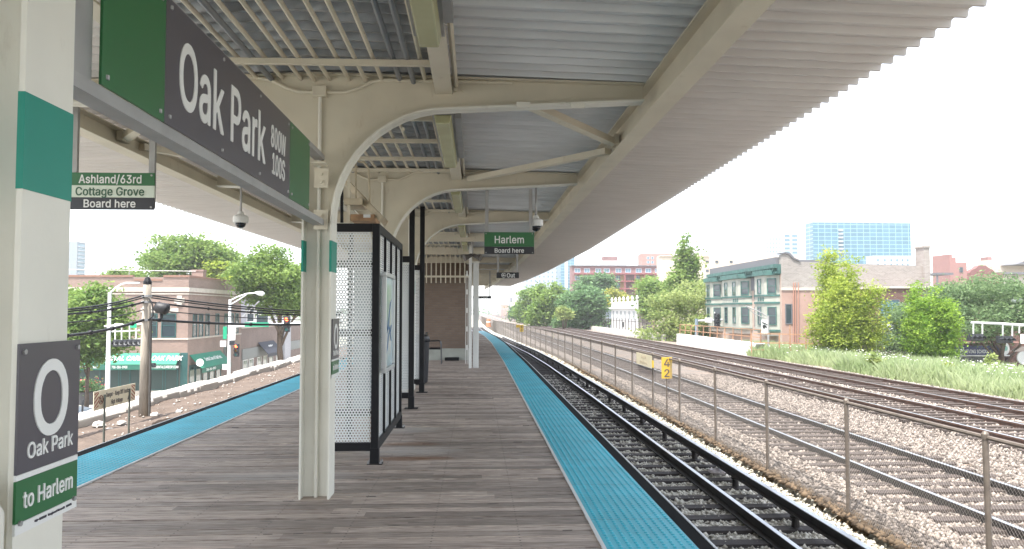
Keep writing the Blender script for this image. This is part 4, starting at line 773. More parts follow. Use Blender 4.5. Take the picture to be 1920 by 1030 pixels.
out_sign(20.5, .52, 1.10, 2.44, 2.59, 3.60, 'black hanging Out sign with a round arrow, below the Harlem sign')
q = PY(886, 557, 38); q2 = PY(921, 557, 38)
out_sign(38, q.x, q2.x, 2.18, 2.30, 3.5, 'small far hanging Out sign at the end of the canopy beside the white posts')
# security cameras on drop poles
def sec_cam(x, y, zb, zt, lab):
    t = thing('security_camera', (x, y, zb), lab, 'security camera', 'dome cameras under the canopy')
    MB().tube([(x, y, zb + .20), (x, y, zt)], .016, 10).build('drop_pole', steelgrey, t)
    MB().lathe((x, y, zb), [(.035, .24), (.045, .22), (.05, .195), (.10, .175), (.108, .16), (.108, .085), (.095, .075)], 20).build('housing', white, t, smooth=False)
    MB().lathe((x, y, zb), [(.074, .078), (.074, .05), (.062, .025), (.038, .006), (.01, 0)], 18).build('dome', mat('smoked_dome', (.015, .015, .02), .08), t, smooth=True)
    return t
p = PY(451, 428, 11.65); sec_cam(p.x, 11.65, p.z, 3.41, 'white dome camera on a drop pole left of the second column')
p = PY(1005, 434, 11.95); sec_cam(p.x, 11.95, p.z, 3.5, 'white dome camera on a drop pole just above the Harlem sign')
# loudspeaker pair behind
p = PY(886, 480, 21.5)
t = thing('loudspeaker', (p.x, 21.5, p.z), 'dark twin loudspeaker under the canopy left of the Out sign', 'loudspeaker')
MB().tube([(p.x, 21.5, p.z), (p.x, 21.5, 3.6)], .02, 8).build('stem', steelgrey, t)
for sgn in (-1, 1):
    MB().tube([(p.x + sgn * .03, 21.5, p.z + .02), (p.x + sgn * .11, 21.45, p.z - .02), (p.x + sgn * .22, 21.4, p.z - .06)], [.05, .06, .10], 12).build('horn', mat('horn_grey', (.10, .09, .085), .6), t)

# =================================================================== WINDBREAKS
perf = mat('perforated_metal', (.74, .76, .76), .45, .2, var=.06)
def perforated(x0, x1, z0, z1, y, parent, pitch=.031, r=.0094, name='perforated_panel', axis='y'):
    # sheet of hexagonal cells, each with a six-sided hole
    V = []; Fq = []; k = 0; dx = pitch; dz = pitch * math.sqrt(3) / 2; row = 0; z = z0 + dz / 2
    ang = np.array([R(30 + 60 * i) for i in range(6)]); Ro = pitch / math.sqrt(3)
    ho = np.stack([np.cos(ang) * Ro, np.sin(ang) * Ro], 1); hi = np.stack([np.cos(ang) * r, np.sin(ang) * r], 1)
    rr = np.arange(6); ring = np.stack([rr, (rr + 1) % 6, (rr + 1) % 6 + 6, rr + 6], 1)
    while z < z1:
        x = x0 + (dx / 2 if row % 2 else 0)
        while x < x1:
            o = np.clip(np.concatenate([ho, hi]) + (x, z), (x0, z0), (x1, z1)); V.append(o); Fq.append(ring + 12 * k); k += 1; x += dx
        z += dz; row += 1
    V = np.concatenate(V); Fq = np.concatenate(Fq); o0 = Vector(parent['_w'])
    if axis == 'y': P3 = np.stack([V[:, 0] - o0.x, np.full(len(V), y - o0.y), V[:, 1] - o0.z], 1)
    else: P3 = np.stack([np.full(len(V), y - o0.x), V[:, 0] - o0.y, V[:, 1] - o0.z], 1)
    return fast_mesh(name, P3, Fq, 4, perf, parent)
poly = mat('frosted_sheet', (.30, .34, .36), .35)
bt = thing('windbreak', (-1.04, 8.45, 0), 'black framed windbreak with perforated panels and a framed map, behind the second column', 'windbreak')
X0, X1, Ya, Yb = -1.70, -1.02, 8.42, 11.0
ft = .065
for x, y, ft_ in ((X1, Ya, .075), (X1, Yb, .06), (X0, Ya, .07), (X0, Yb, .06)):
    MB().box(x - ft_, x, y, y + ft_, .0, 2.52).build('post', frameblack, bt, bevel=.004)
    MB().box(x - ft_ - .035, x + .045, y - .03, y + ft_ + .03, .001, .014).box(x - ft_ - .008, x + .008, y - .008, y + ft_ + .008, .014, .17).build('foot', frameblack, bt)
    bo = MB()
    for ax in (x - ft_ - .022, x + .03):
        for ay in (y - .016, y + ft_ + .016): bo.lathe((ax, ay, .014), [(.012, 0), (.012, .016), (.007, .018), (.007, .03)], 6)
    bo.build('anchor_bolts', steelgrey, bt)
MB().box(X0 + .0, X1 - .076, Ya + .005, Ya + .06, .14, .225).build('bottom_rail', frameblack, bt)
MB().box(X0 + .0, X1 - .076, Ya + .005, Ya + .06, 2.435, 2.52).build('top_rail', frameblack, bt)
perforated(X0, X1 - .077, .228, 2.432, Ya + .03, bt)
# inner screens seen through the holes
MB().box(X0 + .02, -1.36, Yb + .01, Yb + .016, .25, 2.4).build('inner_sheet', poly, bt)
for zz in (.45, 1.32, 2.08): MB().box(X0, X1 - .08, Ya + .40, Ya + .44, zz, zz + .08).build('inner_rail', frameblack, bt)
MB().box(-1.40, -1.36, Ya + .40, Ya + .44, .2, 2.45).build('inner_post', frameblack, bt)
MB().box(X1 - .062, X1 - .003, Ya + .077, Yb - .002, .14, .225).build('bottom_rail', frameblack, bt)
MB().box(X1 - .062, X1 - .003, Ya + .077, Yb - .002, 2.435, 2.52).build('top_rail', frameblack, bt)
n = 4; span = (Yb - (Ya + .077)) / n
slat = mat('louvre_metal', (.36, .37, .39), .45, .3)
for i in range(n):
    a = Ya + .077 + span * i
    if i: MB().box(X1 - .058, X1 - .006, a - .022, a + .022, .228, 2.432).build('mullion', frameblack, bt)
    perforated(a + (.025 if i else .002), a + span - .025, .228, 2.432, X1 - .03, bt, axis='x', pitch=.028, r=.0085)
pf = thing('poster_frame', (X1, 9.6, 1.05), 'silver framed transit map poster on the side of the near windbreak', 'poster')
fy0, fy1, fz0, fz1 = 8.62, 9.56, .93, 2.02
mb = MB().box(X1 + .002, X1 + .055, fy0, fy1, fz0, fz0 + .045).box(X1 + .002, X1 + .055, fy0, fy1, fz1 - .045, fz1).box(X1 + .002, X1 + .055, fy0, fy0 + .045, fz0 + .046, fz1 - .046).box(X1 + .002, X1 + .055, fy1 - .045, fy1, fz0 + .046, fz1 - .046)
mb.build('frame', mat('silver_frame', (.55, .56, .57), .3, .6), pf, bevel=.004)
pm = mat('map_print', (.62, .66, .60), .12, var=.0, vscale=2.2, col2=(.30, .46, .52)); 
MB().box(X1 + .004, X1 + .03, fy0 + .046, fy1 - .046, fz0 + .046, fz1 - .046).build('map_sheet', pm, pf)
mb = MB()
for k, (za, zb) in enumerate(((1.2, 1.75), (1.5, 1.3), (1.1, 1.45))):
    pts = [(X1 + .032, fy0 + .12 + .1 * j, za + (zb - za) * j / 6 + .05 * math.sin(j * 1.7 + k)) for j in range(7)]
    mb.tube(pts, .006, 5)
mb.build('map_lines', mat('map_ink', (.08, .16, .30), .4), pf)
# second windbreak with tall posts up to the canopy
wb = thing('windbreak', (-1.05, 13.2, 0), 'second windbreak with two tall black posts reaching up to the canopy', 'windbreak')
for y, zt, s_ in ((13.15, 3.40, .085), (15.7, 3.66, .09)):
    MB().box(-1.02 - s_, -1.02, y, y + s_, 0, zt).build('post', frameblack, wb, bevel=.004)
    MB().box(-1.02 - s_ - .06, -.95, y - .04, y + s_ + .04, .001, .014).box(-1.025 - s_, -1.013, y - .006, y + s_ + .006, .014, .2).build('foot', frameblack, wb)
for y in (13.17, 15.72):
    MB().box(-1.80, -1.107, y, y + .05, .17, .26).build('bottom_rail', frameblack, wb)
    MB().box(-1.80, -1.107, y, y + .05, 2.40, 2.50).build('top_rail', frameblack, wb)
    perforated(-1.80, -1.108, .262, 2.398, y + .025, wb)
    MB().box(-1.86, -1.80, y, y + .06, 0, 2.52).build('post', frameblack, wb)
MB().box(-1.78, -1.12, 13.45, 13.455, .3, 2.38).build('inner_sheet', poly, wb)

# beige stepped steel frame above the first windbreak
sf = thing('ladder_bracket', (-1.2, 8.9, 2.55), 'beige stepped steel frame with wooden blocks above the first windbreak', 'steel frame')
tan = mat('tan_steel', (.50, .43, .31), .6, var=.15, vscale=8)
pA, pB = PY(643, 335, 9.3), PY(716, 412, 9.0)
MB().bar((pA.x, 9.35, pA.z), (pB.x, 8.95, pB.z), .02, .07).build('stringer', tan, sf)
MB().bar((pA.x, 9.85, pA.z), (pB.x, 9.45, pB.z), .02, .07).build('stringer', tan, sf)
rustw = mat('wood_block', (.36, .22, .12), .8, var=.3, vscale=12)
for (u0, u1, v) in ((645, 677, 372), (657, 702, 402)):
    a = PY(u0, v, 8.95); b2 = PY(u1, v + 12, 8.95)
    MB().box(a.x, b2.x, 8.95, 9.45, b2.z, a.z).build('step', tan if v < 390 else rustw, sf)
hp = [PY(678, 385, 9.1), PY(678, 300, 9.1), PY(684, 290, 9.1), PY(692, 300, 9.1), PY(692, 400, 9.1)]
MB().tube([PY(667, 385, 9.1), PY(667, 300, 9.1), PY(672, 303, 9.1), PY(682, 305, 9.1), PY(691, 316, 9.1), PY(694, 385, 9.1)], .012, 8).build('handrail', tan, sf)
for u in (641, 654): MB().bar(PY(u, 300, 9.0), PY(u, 418, 9.0), .03, .03).build('upright', frameblack if u == 641 else cream, sf)
MB().box(PY(684, 0, 8.9).x, PY(697, 0, 8.9).x, 8.93, 8.945, PY(0, 404, 8.9).z, PY(0, 398, 8.9).z).build('label_plate', whitemetal, sf)

# =================================================================== STAIR HOUSE, GATE POSTS, BIN, CHAIR
brown = brick('brown_brick', (.20, .145, .11), (.17, .12, .09), (.16, .13, .11), bw=.21, rh=.075)
bh = thing('stair_house', (-1.4, 26, 0), 'brown brick stair house in the middle of the platform with a barred opening on top', 'stair house')
MB().box(-2.75, -.22, 26, 38, .38, 2.62).build('wall', brown, bh)
MB().box(-2.77, -.20, 25.98, 38, .0, .378).build('plinth', mat('plinth_paint', (.36, .37, .33), .8, var=.2), bh)
mb = MB()
for x in np.arange(-2.7, -.15, .155): mb.bar((x, 25.9, 2.5), (x, 25.9, 3.68), .032, .03)
mb.build('grille_bars', cream, bh)
for z in (2.68, 3.42): MB().box(-2.75, -.15, 25.87, 25.885, z, z + .06).build('grille_rail', cream, bh)
MB().box(-2.75, -.22, 33.0, 33.1, 2.62, 3.6).build('back_wall', brown, bh)
MB().box(-1.0, -.55, 25.6, 25.95, .0, .10).build('step', frameblack, bh)
for (x0, x1, y, z, lab) in ((-.30, -.22, 22.4, 2.62, 'slotted white steel gate post beside the stair house, the shorter one'), (-.205, -.125, 22.3, 3.52, 'tall slender white post beside the stair house, left of the wide post'), (-.09, .07, 22.45, 2.95, 'wide white capped post at the corner of the stair house')):
    t = thing('gate_post', ((x0 + x1) / 2, y, 0), lab, 'post')
    s_ = x1 - x0
    if z < 2.7:
        MB().box(x0, x0 + .02, y, y + .05, 0.12, z).build('upright', white, t); MB().box(x1 - .02, x1, y, y + .05, .12, z).build('upright', white, t)
        mb = MB(); m_ = .3
        for zz in np.arange(.5, 2.6, .52): MB().box(x0 + .021, x1 - .021, y + .003, y + .047, zz, zz + .14).build('rung', white, t)
    else:
        MB().box(x0, x1, y, y + .12, 0, z).build('shaft', white, t, bevel=.006)
        if x0 == -.09: MB().box(x0 - .03, x1 + .03, y - .02, y + .14, z + .001, z + .05).build('cap', creamlit, t)
# fluted trash bin
tb = thing('trash_bin', (-1.0, 17.6, 0), 'black fluted trash bin standing behind the tall black posts', 'trash bin')
mb = MB(); n = 28
prof = [(.235, .03), (.25, .05), (.27, .5), (.285, .92), (.30, .95), (.30, .99), (.27, 1.0)]
vs = []; fs = []
for r, z in prof:
    for j in range(n * 2):
        t_ = math.pi * j / n; rr = r * (1 if j % 2 else .93); vs.append((-1.31 + rr * math.cos(t_), 17.6 + rr * math.sin(t_), z))
for i in range(len(prof) - 1):
    for j in range(n * 2): fs.append((i * 2 * n + j, i * 2 * n + (j + 1) % (2 * n), (i + 1) * 2 * n + (j + 1) % (2 * n), (i + 1) * 2 * n + j))
mb.add(vs, fs).build('body', mat('bin_black', (.018, .018, .024), .45), tb)
MB().lathe((-1.31, 17.6, .99), [(.29, 0), (.28, .05), (.17, .10), (.15, .10)], 24).build('lid', mat('bin_black', (.018, .018, .024), .45), tb)
MB().lathe((-1.31, 17.6, 0), [(.2, 0), (.2, .03)], 20).build('base', frameblack, tb)
# dark metal chair by the stair house
chrome = mat('chrome', (.10, .10, .105), .3, .9)
ch = thing('chair', (-1.25, 24.2, 0), 'dark chair with bent metal legs standing against the brown brick wall', 'chair')
MB().box(-1.52, -1.05, 24.0, 24.45, .44, .49).build('seat', frameblack, ch, bevel=.01)
MB().box(-1.52, -1.48, 24.0, 24.45, .56, .96).build('backrest', frameblack, ch, bevel=.01)
for y in (24.0, 24.42):
    MB().tube([(-1.04, y, 0), (-1.06, y, .60), (-1.09, y, .68), (-1.16, y, .70), (-1.5, y, .69)], .014, 8).build('leg', chrome, ch)
    MB().tube([(-1.50, y, 0), (-1.49, y, .95)], .014, 8).build('leg', chrome, ch)

# =================================================================== FENCE
fencesteel = mat('fence_pipe', (.18, .15, .125), .55, .35, var=.25, vscale=10)
FX = 5.10
fn = thing('chain_link_fence', (FX, 7.75, -1.25), 'long chain link fence on pipe posts between the platform track and the gravel', 'fence')
py = 7.80; k = 0; posts = []
while py < 190:
    posts.append(py); py += 3.02
m0 = None
for k, y in enumerate(posts):
    if k < 60:
        if m0 is None:
            m0 = MB().tube([(0, 0, -.15), (0, 0, 1.60)], .030, 10).lathe((0, 0, 1.60), [(.036, -.03), (.036, .02), (.02, .045)], 10).build('post', fencesteel); q = m0
        else:
            q = m0.copy(); S.collection.objects.link(q)
        q.parent = fn; q.location = (cv(y), y - 7.75, .0); q.rotation_euler = (rnd.uniform(-.008, .008), rnd.uniform(-.008, .008), 0)
MB().tube([(FX + cv(y), y, .335) for y in [-4] + posts], .024, 8).build('top_rail', fencesteel, fn)
wire = mat('chain_link_wire', (.27, .25, .23), .5, .3)
V = []; Fq = []; pt = .056; zb, zt = -1.20, .33; hgt = zt - zb; kk = 0; wr = .0014
for sgn in (1, -1):
    for y in np.arange(2.0, 110, pt):
        ya, yb = (y, y + hgt) if sgn > 0 else (y + hgt, y)
        segs = [(ya, zb, yb, zt)]
        for (a, za, b2, zb2) in segs:
            # three-sided straight wire
            for s_ in range(2):
                V.append((FX + cv((a, b2)[s_]) + wr * (1 if sgn > 0 else -1), (a, b2)[s_] - wr, (za, zb2)[s_])); V.append((FX + cv((a, b2)[s_]) + wr * (1 if sgn > 0 else -1), (a, b2)[s_] + wr, (za, zb2)[s_])); V.append((FX + cv((a, b2)[s_]) + wr * (3 if sgn > 0 else -3), (a, b2)[s_], (za, zb2)[s_]))
            for j in range(3): Fq.append((kk + j, kk + (j + 1) % 3, kk + 3 + (j + 1) % 3, kk + 3 + j))
            kk += 6
o0 = Vector(fn['_w']); V = np.array(V) - np.array(o0)
fast_mesh('wire_mesh', V, Fq, 4, wire, fn)
# number and warning signs along the fence
yel = mat('sign_yellow', (.62, .40, .05), .5, var=.08, vscale=6); dk = mat('letter_dark', (.10, .085, .08), .6)
def num_sign(y, x, zc, w_, h, a, b2, lab, zfoot=-1.3):
    t = thing('number_sign', (x, y, zfoot), lab, 'sign', 'yellow number signs')
    MB().tube([(x, y + .02, zfoot), (x, y + .02, zc + h * .3)], .018, 8).build('post', fencesteel, t)
    MB().box(x - w_ / 2, x + w_ / 2, y - .012, y, zc - h / 2, zc + h / 2).build('plate', yel, t, bevel=.002)
    text(a, h * .52, dk, t, (x, y - .013, zc + h * .24), FACE_CAM, depth=.002); text(b2, h * .52, dk, t, (x, y - .013, zc - h * .24), FACE_CAM, depth=.002)
p = PZ(1251, 790, -1.3); num_sign(p.y, p.x, PY(1251, 690, p.y).z, 20 / F * p.y, 40 / F * p.y, '4', '2', 'yellow sign with the numbers 4 and 2 on a thin post by the fence')
p = PY(978, 616, 60); num_sign(60, p.x, p.z, .28, .52, '8', '6', 'distant yellow sign with the numbers 8 and 6 by the fence')
p = PXX(1210, 673, FX - .03); a = PXX(1195, 673, FX - .03); b2 = PXX(1224, 673, FX - .03)
t = thing('warning_sign', (p.x, p.y, p.z), 'faded cream warning sign reading Danger Keep Off Tracks tied to the fence', 'sign')
fade = mat('faded_letter', (.42, .36, .26), .7)
zt_, zb_ = PXX(1195, 660, FX).z, PXX(1195, 681, FX).z
MB().box(FX - .062, FX - .052, b2.y, a.y, zb_, zt_).build('plate', mat('faded_cream', (.64, .58, .42), .6, var=.1), t)
text('DANGER', .12, fade, t, (FX - .063, (a.y + b2.y) / 2, (zt_ + zb_) / 2 + .09), (R(90), 0, R(-90)), wid=.7)
text('KEEP OFF TRACKS', .1, fade, t, (FX - .063, (a.y + b2.y) / 2, (zt_ + zb_) / 2 - .08), (R(90), 0, R(-90)), wid=1.1)
p = PXX(1224, 683, FX - .07)
t = tag(MB().box(FX - .075, FX - .064, p.y - .09, p.y + .09, p.z - .10, p.z + .10).build('marker_plate', mat('bright_yellow', (.80, .55, .02), .5)), 'small bright yellow plate wired to the fence below the faded warning sign', 'marker plate')
p = PXX(1038, 630, FX - .03 + cv(30)); 
t = tag(MB().box(p.x - .012, p.x, p.y - .25, p.y + .25, p.z - .2, p.z + .2).build('blank_plate', mat('faded_cream', (.64, .58, .42), .6)), 'pale square plate tied to the fence further along', 'plate')
p = PY(971, 612, 58)
t = thing('small_sign', (p.x, 58, p.z), 'tiny yellow plate on a stick left of the distant yellow number sign', 'sign')
MB().box(p.x - .13, p.x + .13, 58, 58.01, p.z - .1, p.z + .12).build('plate', yel, t); MB().tube([(p.x, 58.03, -1.2), (p.x, 58.03, p.z)], .02, 6).build('post', fencesteel, t)
p = PZ(916, 613, -.9)
t = thing('traffic_barrel', (PY(916, 613, 82).x, 82, -1.1), 'orange traffic barrel at the far end by the fence', 'barrel'); bx = PY(916, 613, 82)
MB().lathe((bx.x, 82, bx.z), [(.30, 0), (.30, .06), (.25, .07), (.22, .4), (.19, .78), (.15, .8)], 16).build('body', mat('barrel_orange', (.40, .17, .09), .6), t)
MB().lathe((bx.x, 82, bx.z + .45), [(.225, 0), (.22, .10)], 16).build('band', white, t)
# crumpled litter between the rails
p = PZ(1346, 892, -1.27); g = np.random.default_rng(8)
mb = MB(); pr = [(.0, 0), (.05, .02), (.085, .05), (.075, .085), (.03, .10), (.005, .105)]
mb.lathe((0, 0, 0), pr, 11); mb.v = [(p.x + v[0] * 2.0 + g.uniform(-.02, .02), p.y + v[1] * 1.4 + g.uniform(-.02, .02), -1.27 + v[2] * 1.1 + g.uniform(-.012, .012) + .012) for v in mb.v]
tag(mb.build('plastic_bag', mat('bag_plastic', (.48, .44, .44), .35, var=.4, vscale=25)), 'crumpled plastic bag lying by the third rail', 'litter')

# =================================================================== VEGETATION BUILDERS
def leaf_cloud(name, blobs, n, size, m, parent, seed, clump=.45, per=26, droop=0):
    """many small leaf faces gathered in clumps spread through the crown blobs (cx,cy,cz,rx,ry,rz)"""
    g = np.random.default_rng(seed); nb = len(blobs); vol = np.array([b[3] * b[4] * b[5] for b in blobs]) ** .67; vol /= vol.sum()
    K = max(8, n // per); bi = g.choice(nb, K, p=vol); B = np.array(blobs, float)[bi]
    d = g.normal(size=(K, 3)); d /= np.linalg.norm(d, axis=1)[:, None]; rad = g.uniform(.45, 1.06, K) ** .6
    Cc = B[:, :3] + d * B[:, 3:] * rad[:, None]
    tone_c = g.random(K)
    idx = np.repeat(np.arange(K), per); N = len(idx)
    off_ = g.normal(size=(N, 3)) * clump * np.array([1, 1, .55]) * g.uniform(.55, 1.3, K)[idx][:, None]
    P = Cc[idx] + off_
    a = g.normal(size=(N, 3)); a[:, 2] *= .5; a /= np.linalg.norm(a, axis=1)[:, None]
    b2 = g.normal(size=(N, 3)); b2[:, 2] *= .6; b2 -= a * (a * b2).sum(1)[:, None]; b2 /= np.linalg.norm(b2, axis=1)[:, None]
    s_ = (g.uniform(.6, 1.3, N) * size)[:, None]
    V = np.stack([P - a * s_, P + b2 * s_ * .48 - a * s_ * .1, P + a * s_, P - b2 * s_ * .48 - a * s_ * .1], 1)
    if parent is not None: V = V - np.array(parent['_w'])
    F_ = np.arange(N * 4).reshape(-1, 4)
    tone = np.clip(tone_c[idx] * .7 + g.random(N) * .3, 0, 1)
    return fast_mesh(name, V.reshape(-1, 3), F_, 4, m, parent, tone)
def tree(label, px0, px1, py0, py1, D, m, seed, zg=-5.5, n=9000, size=.16, clump=.5, lobes=9, shape='round', trunk_px=None, group=None, trunk_r=.16, dy=.8, name='tree', per=26, skirt=False):
    a = PY(px0, py1, D); b2 = PY(px1, py0, D); cx = (a.x + b2.x) / 2; rx = (b2.x - a.x) / 2; z0, z1 = a.z, b2.z; rz = (z1 - z0) / 2; cz = (z0 + z1) / 2
    g = random.Random(seed); tx = cx if trunk_px is None else PY(trunk_px, 600, D).x
    t = thing(name, (tx, D, zg), label, 'tree', group); blobs = []
    if shape == 'cone':
        for i in range(lobes):
            f = (i + .5) / lobes; r = rx * (1 - f) ** .8 * g.uniform(.75, 1.1)
            for q in range(2 if f < .8 else 1):
                blobs.append((cx + g.uniform(-.35, .35) * r, D + g.uniform(-.4, .4) * r, z0 + (z1 - z0) * f, max(.25, r * .75), max(.25, r * .75 * dy), (z1 - z0) / lobes * .95))
    elif shape == 'upright':
        for i in range(lobes):
            f = g.uniform(-.8, .8); hh = rz * (1 - .55 * abs(f)) * g.uniform(.75, 1.05); lo = z0 + rz * g.uniform(.0, .25) * (1 + abs(f)); hi = z0 + 2 * hh
            blobs.append((cx + f * rx * .8, D + g.uniform(-.7, .7) * rx * dy, (lo + hi) / 2, rx * g.uniform(.17, .27), rx * g.uniform(.2, .3), max(.3, (hi - lo) / 2)))
        blobs.append((cx, D, cz - rz * .35, rx * .48, rx * .5, rz * .5))
    else:
        rx *= 1.1; rz *= 1.08
        blobs.append((cx, D, cz - rz * .08, rx * .60, rx * .60 * dy, rz * .62))
        if skirt:
            for i in range(5): blobs.append((cx + (i - 2) * .36 * rx, D + g.uniform(-.4, .4) * rx * dy, z0 + rz * .32, rx * .36, rx * .36 * dy, rz * .34))
        for i in range(lobes):
            an = 2 * math.pi * i / lobes + g.uniform(-.3, .3); e = g.uniform(-.55, 1.0)
            ce = math.sqrt(max(.05, 1 - e * e * .8)); k = g.uniform(.52, .70)
            r = g.uniform(.26, .42)
            blobs.append((cx + math.cos(an) * ce * rx * k, D + math.sin(an) * ce * rx * dy * k, cz + e * rz * .66, rx * r, rx * r * dy, rz * r * .85))
    tr = MB(); top = Vector((cx, D, cz + rz * .3)); base = Vector((tx, D, zg - .1))
    pts = [base]; k = 6
    for i in range(1, k + 1): pts.append(base.lerp(top, i / k) + Vector((g.uniform(-.07, .07), g.uniform(-.07, .07), 0)) * rx * .5)
    tr.tube(pts, [trunk_r * (1.25 if i == 0 else 1 - .13 * i) for i in range(k + 1)], 9)
    for b3 in blobs[:10]:
        fr = g.uniform(.35, .75); st = base.lerp(top, fr); en = Vector(b3[:3]); mid = st.lerp(en, .5) + Vector((0, 0, rz * .08))
        tr.tube([st, mid, en], [trunk_r * .42, trunk_r * .28, trunk_r * .08], 6)
        for _ in range(2):
            e2 = en + Vector((g.uniform(-1, 1) * b3[3], g.uniform(-1, 1) * b3[4], g.uniform(-.3, .9) * b3[5])) * .8
            tr.tube([mid, mid.lerp(e2, .6) + Vector((0, 0, .1)), e2], [trunk_r * .2, trunk_r * .13, trunk_r * .04], 5)
    tr.build('trunk', bark, t, smooth=True)
    leaf_cloud('crown', blobs, n, size, m, t, seed, clump, per)
    return t
lf_mid = leafmat('leaf_mid', (.28, .38, .10), (.10, .19, .045), .48)
lf_light = leafmat('leaf_light', (.44, .50, .09), (.19, .28, .04), .5)
lf_pale = leafmat('leaf_pale', (.40, .45, .17), (.19, .27, .08), .5)
lf_dark = leafmat('leaf_dark', (.19, .31, .13), (.07, .145, .06), .4)
lf_locust = leafmat('leaf_locust', (.24, .33, .15), (.10, .18, .075), .45)
lf_yel = leafmat('leaf_yellow', (.42, .40, .07), (.22, .26, .05), .4)
grassm = leafmat('grass_blade', (.47, .53, .30), (.28, .37, .16), .4, 1.2)

# =================================================================== BUILDING BUILDER
_WC = {}
def window(par, face, u, z, wd, ht, at, fm, gm, arched=False, bars=(1, 1), depth=.05, sill=None):
    """frame ring with a pane child; face 'y' looks to -Y at y=at, 'x-' looks to -X, 'x+' looks to +X"""
    key = (face, round(wd, 2), round(ht, 2), fm.name, gm.name, bars, arched)
    f = .07 if wd > .5 else .045
    if key not in _WC:
        mb = MB(); h2 = ht / 2; w2 = wd / 2
        mb.box(-w2, w2, -depth, 0.12, -h2, -h2 + f).box(-w2, w2, -depth, .12, h2 - f, h2).box(-w2, -w2 + f, -depth, .12, -h2 + f, h2 - f).box(w2 - f, w2, -depth, .12, -h2 + f, h2 - f)
        for i in range(1, bars[0]): xx = -w2 + wd * i / bars[0]; mb.box(xx - .02, xx + .02, -depth + .015, .1, -h2 + f, h2 - f)
        for i in range(1, bars[1]): zz = -h2 + ht * i / bars[1]; mb.box(-w2 + f, w2 - f, -depth + .012, .1, zz - .025, zz + .025)
        if arched:
            pts = [(w2 * math.cos(a), h2 + w2 * math.sin(a)) for a in np.linspace(0, math.pi, 9)]
            mb.prism(pts, 'y', -.012, .1)
        pn = MB().box(-w2 + f * .5, w2 - f * .5, -.012, .01, -h2 + f * .5, h2 - f * .5)
        fo = mb.build('window', fm); po = pn.build('pane', gm); po.parent = fo
        _WC[key] = (fo, po)
    else:
        f0, p0 = _WC[key]; fo = f0.copy(); S.collection.objects.link(fo); po = p0.copy(); S.collection.objects.link(po); po.parent = fo
    o0 = Vector(par['_w']); fo.parent = par
    if face == 'y': fo.location = Vector((u, at, z)) - o0; fo.rotation_euler = (0, 0, 0)
    elif face == 'x+': fo.location = Vector((at, u, z)) - o0; fo.rotation_euler = (0, 0, R(90))
    else: fo.location = Vector((at, u, z)) - o0; fo.rotation_euler = (0, 0, R(-90))
    fo['_w'] = tuple(Vector(fo.location) + o0)
    return fo
def zpx(py, D): return CAMZ + (583 - py) / F * D
def xpx(px, D): return PY(px, 583, D).x
def ypx(px, X): return PXX(px, 583, X).y

# =================================================================== LEFT SIDE
# rubble edge, dirt bank and broken coping along the left track
g = np.random.default_rng(21)
mb = MB(); ys = np.arange(6, 60, .16); nx_ = 14; vs = []; fs = []
for i, y in enumerate(ys):
    xe_ = -7.42 + cv(y) + .14 * math.sin(y * .9) + .07 * math.sin(y * 3.1) + g.uniform(-.06, .06); xw = -9.3 + cv(y)
    row = [(xe_ + .05, -1.42), (xe_, -1.30), (xe_ - .03 + g.uniform(-.02, .02), -1.19 + g.uniform(-.03, .03))]
    for j in range(nx_): f = j / (nx_ - 1); row.append((xe_ - .10 + (xw - xe_ + .1) * f, -1.105 + .03 * math.sin(y * .7 + f * 4) + .02 * math.sin(y * 2.3 + f * 9) + g.uniform(-.012, .012)))
    vs += [(a, y, z) for a, z in row]
w_ = nx_ + 3
for i in range(len(ys) - 1):
    for j in range(w_ - 1): fs.append((i * w_ + j, i * w_ + j + 1, (i + 1) * w_ + j + 1, (i + 1) * w_ + j))
mb.add(vs, fs)
dirt = struct(mb.build('dirt_bank', dirtm))
# rail of the left-hand track
tl = thing('railway_track', (-5.7, 0, -1.3), 'left hand track hidden low beside the blue strip on the left', 'railway track', 'railway tracks')
for x in (-5.05, -6.48):
    r = MB().sweep(rail_prof(x, -1.1), [y for y in YL if y < 80], off(1)).build('rail', steel_rail, tl)
mm = None
for i in range(60):
    if mm is None: mm = MB().box(-1.3, 1.3, -.11, .11, -.17, 0).build('sleeper', darktie); q = mm
    else: q = mm.copy(); S.collection.objects.link(q)
    q.parent = tl; q.location = (-.06 + cv(6 + .61 * i), 6 + .61 * i, .03)
mb = MB(); y = 12.0
while y < 60:
    L = g.uniform(1.6, 2.6); j = g.uniform(-.05, .05); z1 = -.93 + g.uniform(-.05, .04)
    x0 = -9.20 + cv(y) + j
    n_ = 6
    for k in range(n_):
        ya_, yb_ = y + L * k / n_, y + L * (k + 1) / n_
        ch_ = g.uniform(0, .09) if g.random() < .22 else .015
        mb.prism([(x0, -1.45), (x0, z1 - ch_ - .02), (x0 - ch_, z1), (x0 - .62, z1 + .01), (x0 - .62, -1.45)], 'y', ya_, yb_ - (.03 if k == n_ - 1 else 0))
    y += L
tag(mb.build('coping_wall', paleconc), 'broken pale concrete coping along the edge of the left embankment', 'wall')
mbw = MB().sweep([(-9.80, -5.6), (-9.80, -1.46), (-9.30, -1.46), (-9.30, -5.6)], [6, 20, 30, 40, 50, 60], off(1)).build('retaining_wall', concrete)
tag(mbw, 'concrete retaining wall under the broken coping on the left', 'wall')
rub = stonemat('rubble', (.25, .22, .19), (.55, .52, .48))
stones('rubble_stones', 260, (-9.1, -7.6), (11, 46), -1.09, .035, rub, 31, power=1.1)
stones('gravel_stones', 6000, (-7.45, -6.8), (8, 46), -1.345, .035, ps, 33, power=1.2)
g = np.random.default_rng(5)
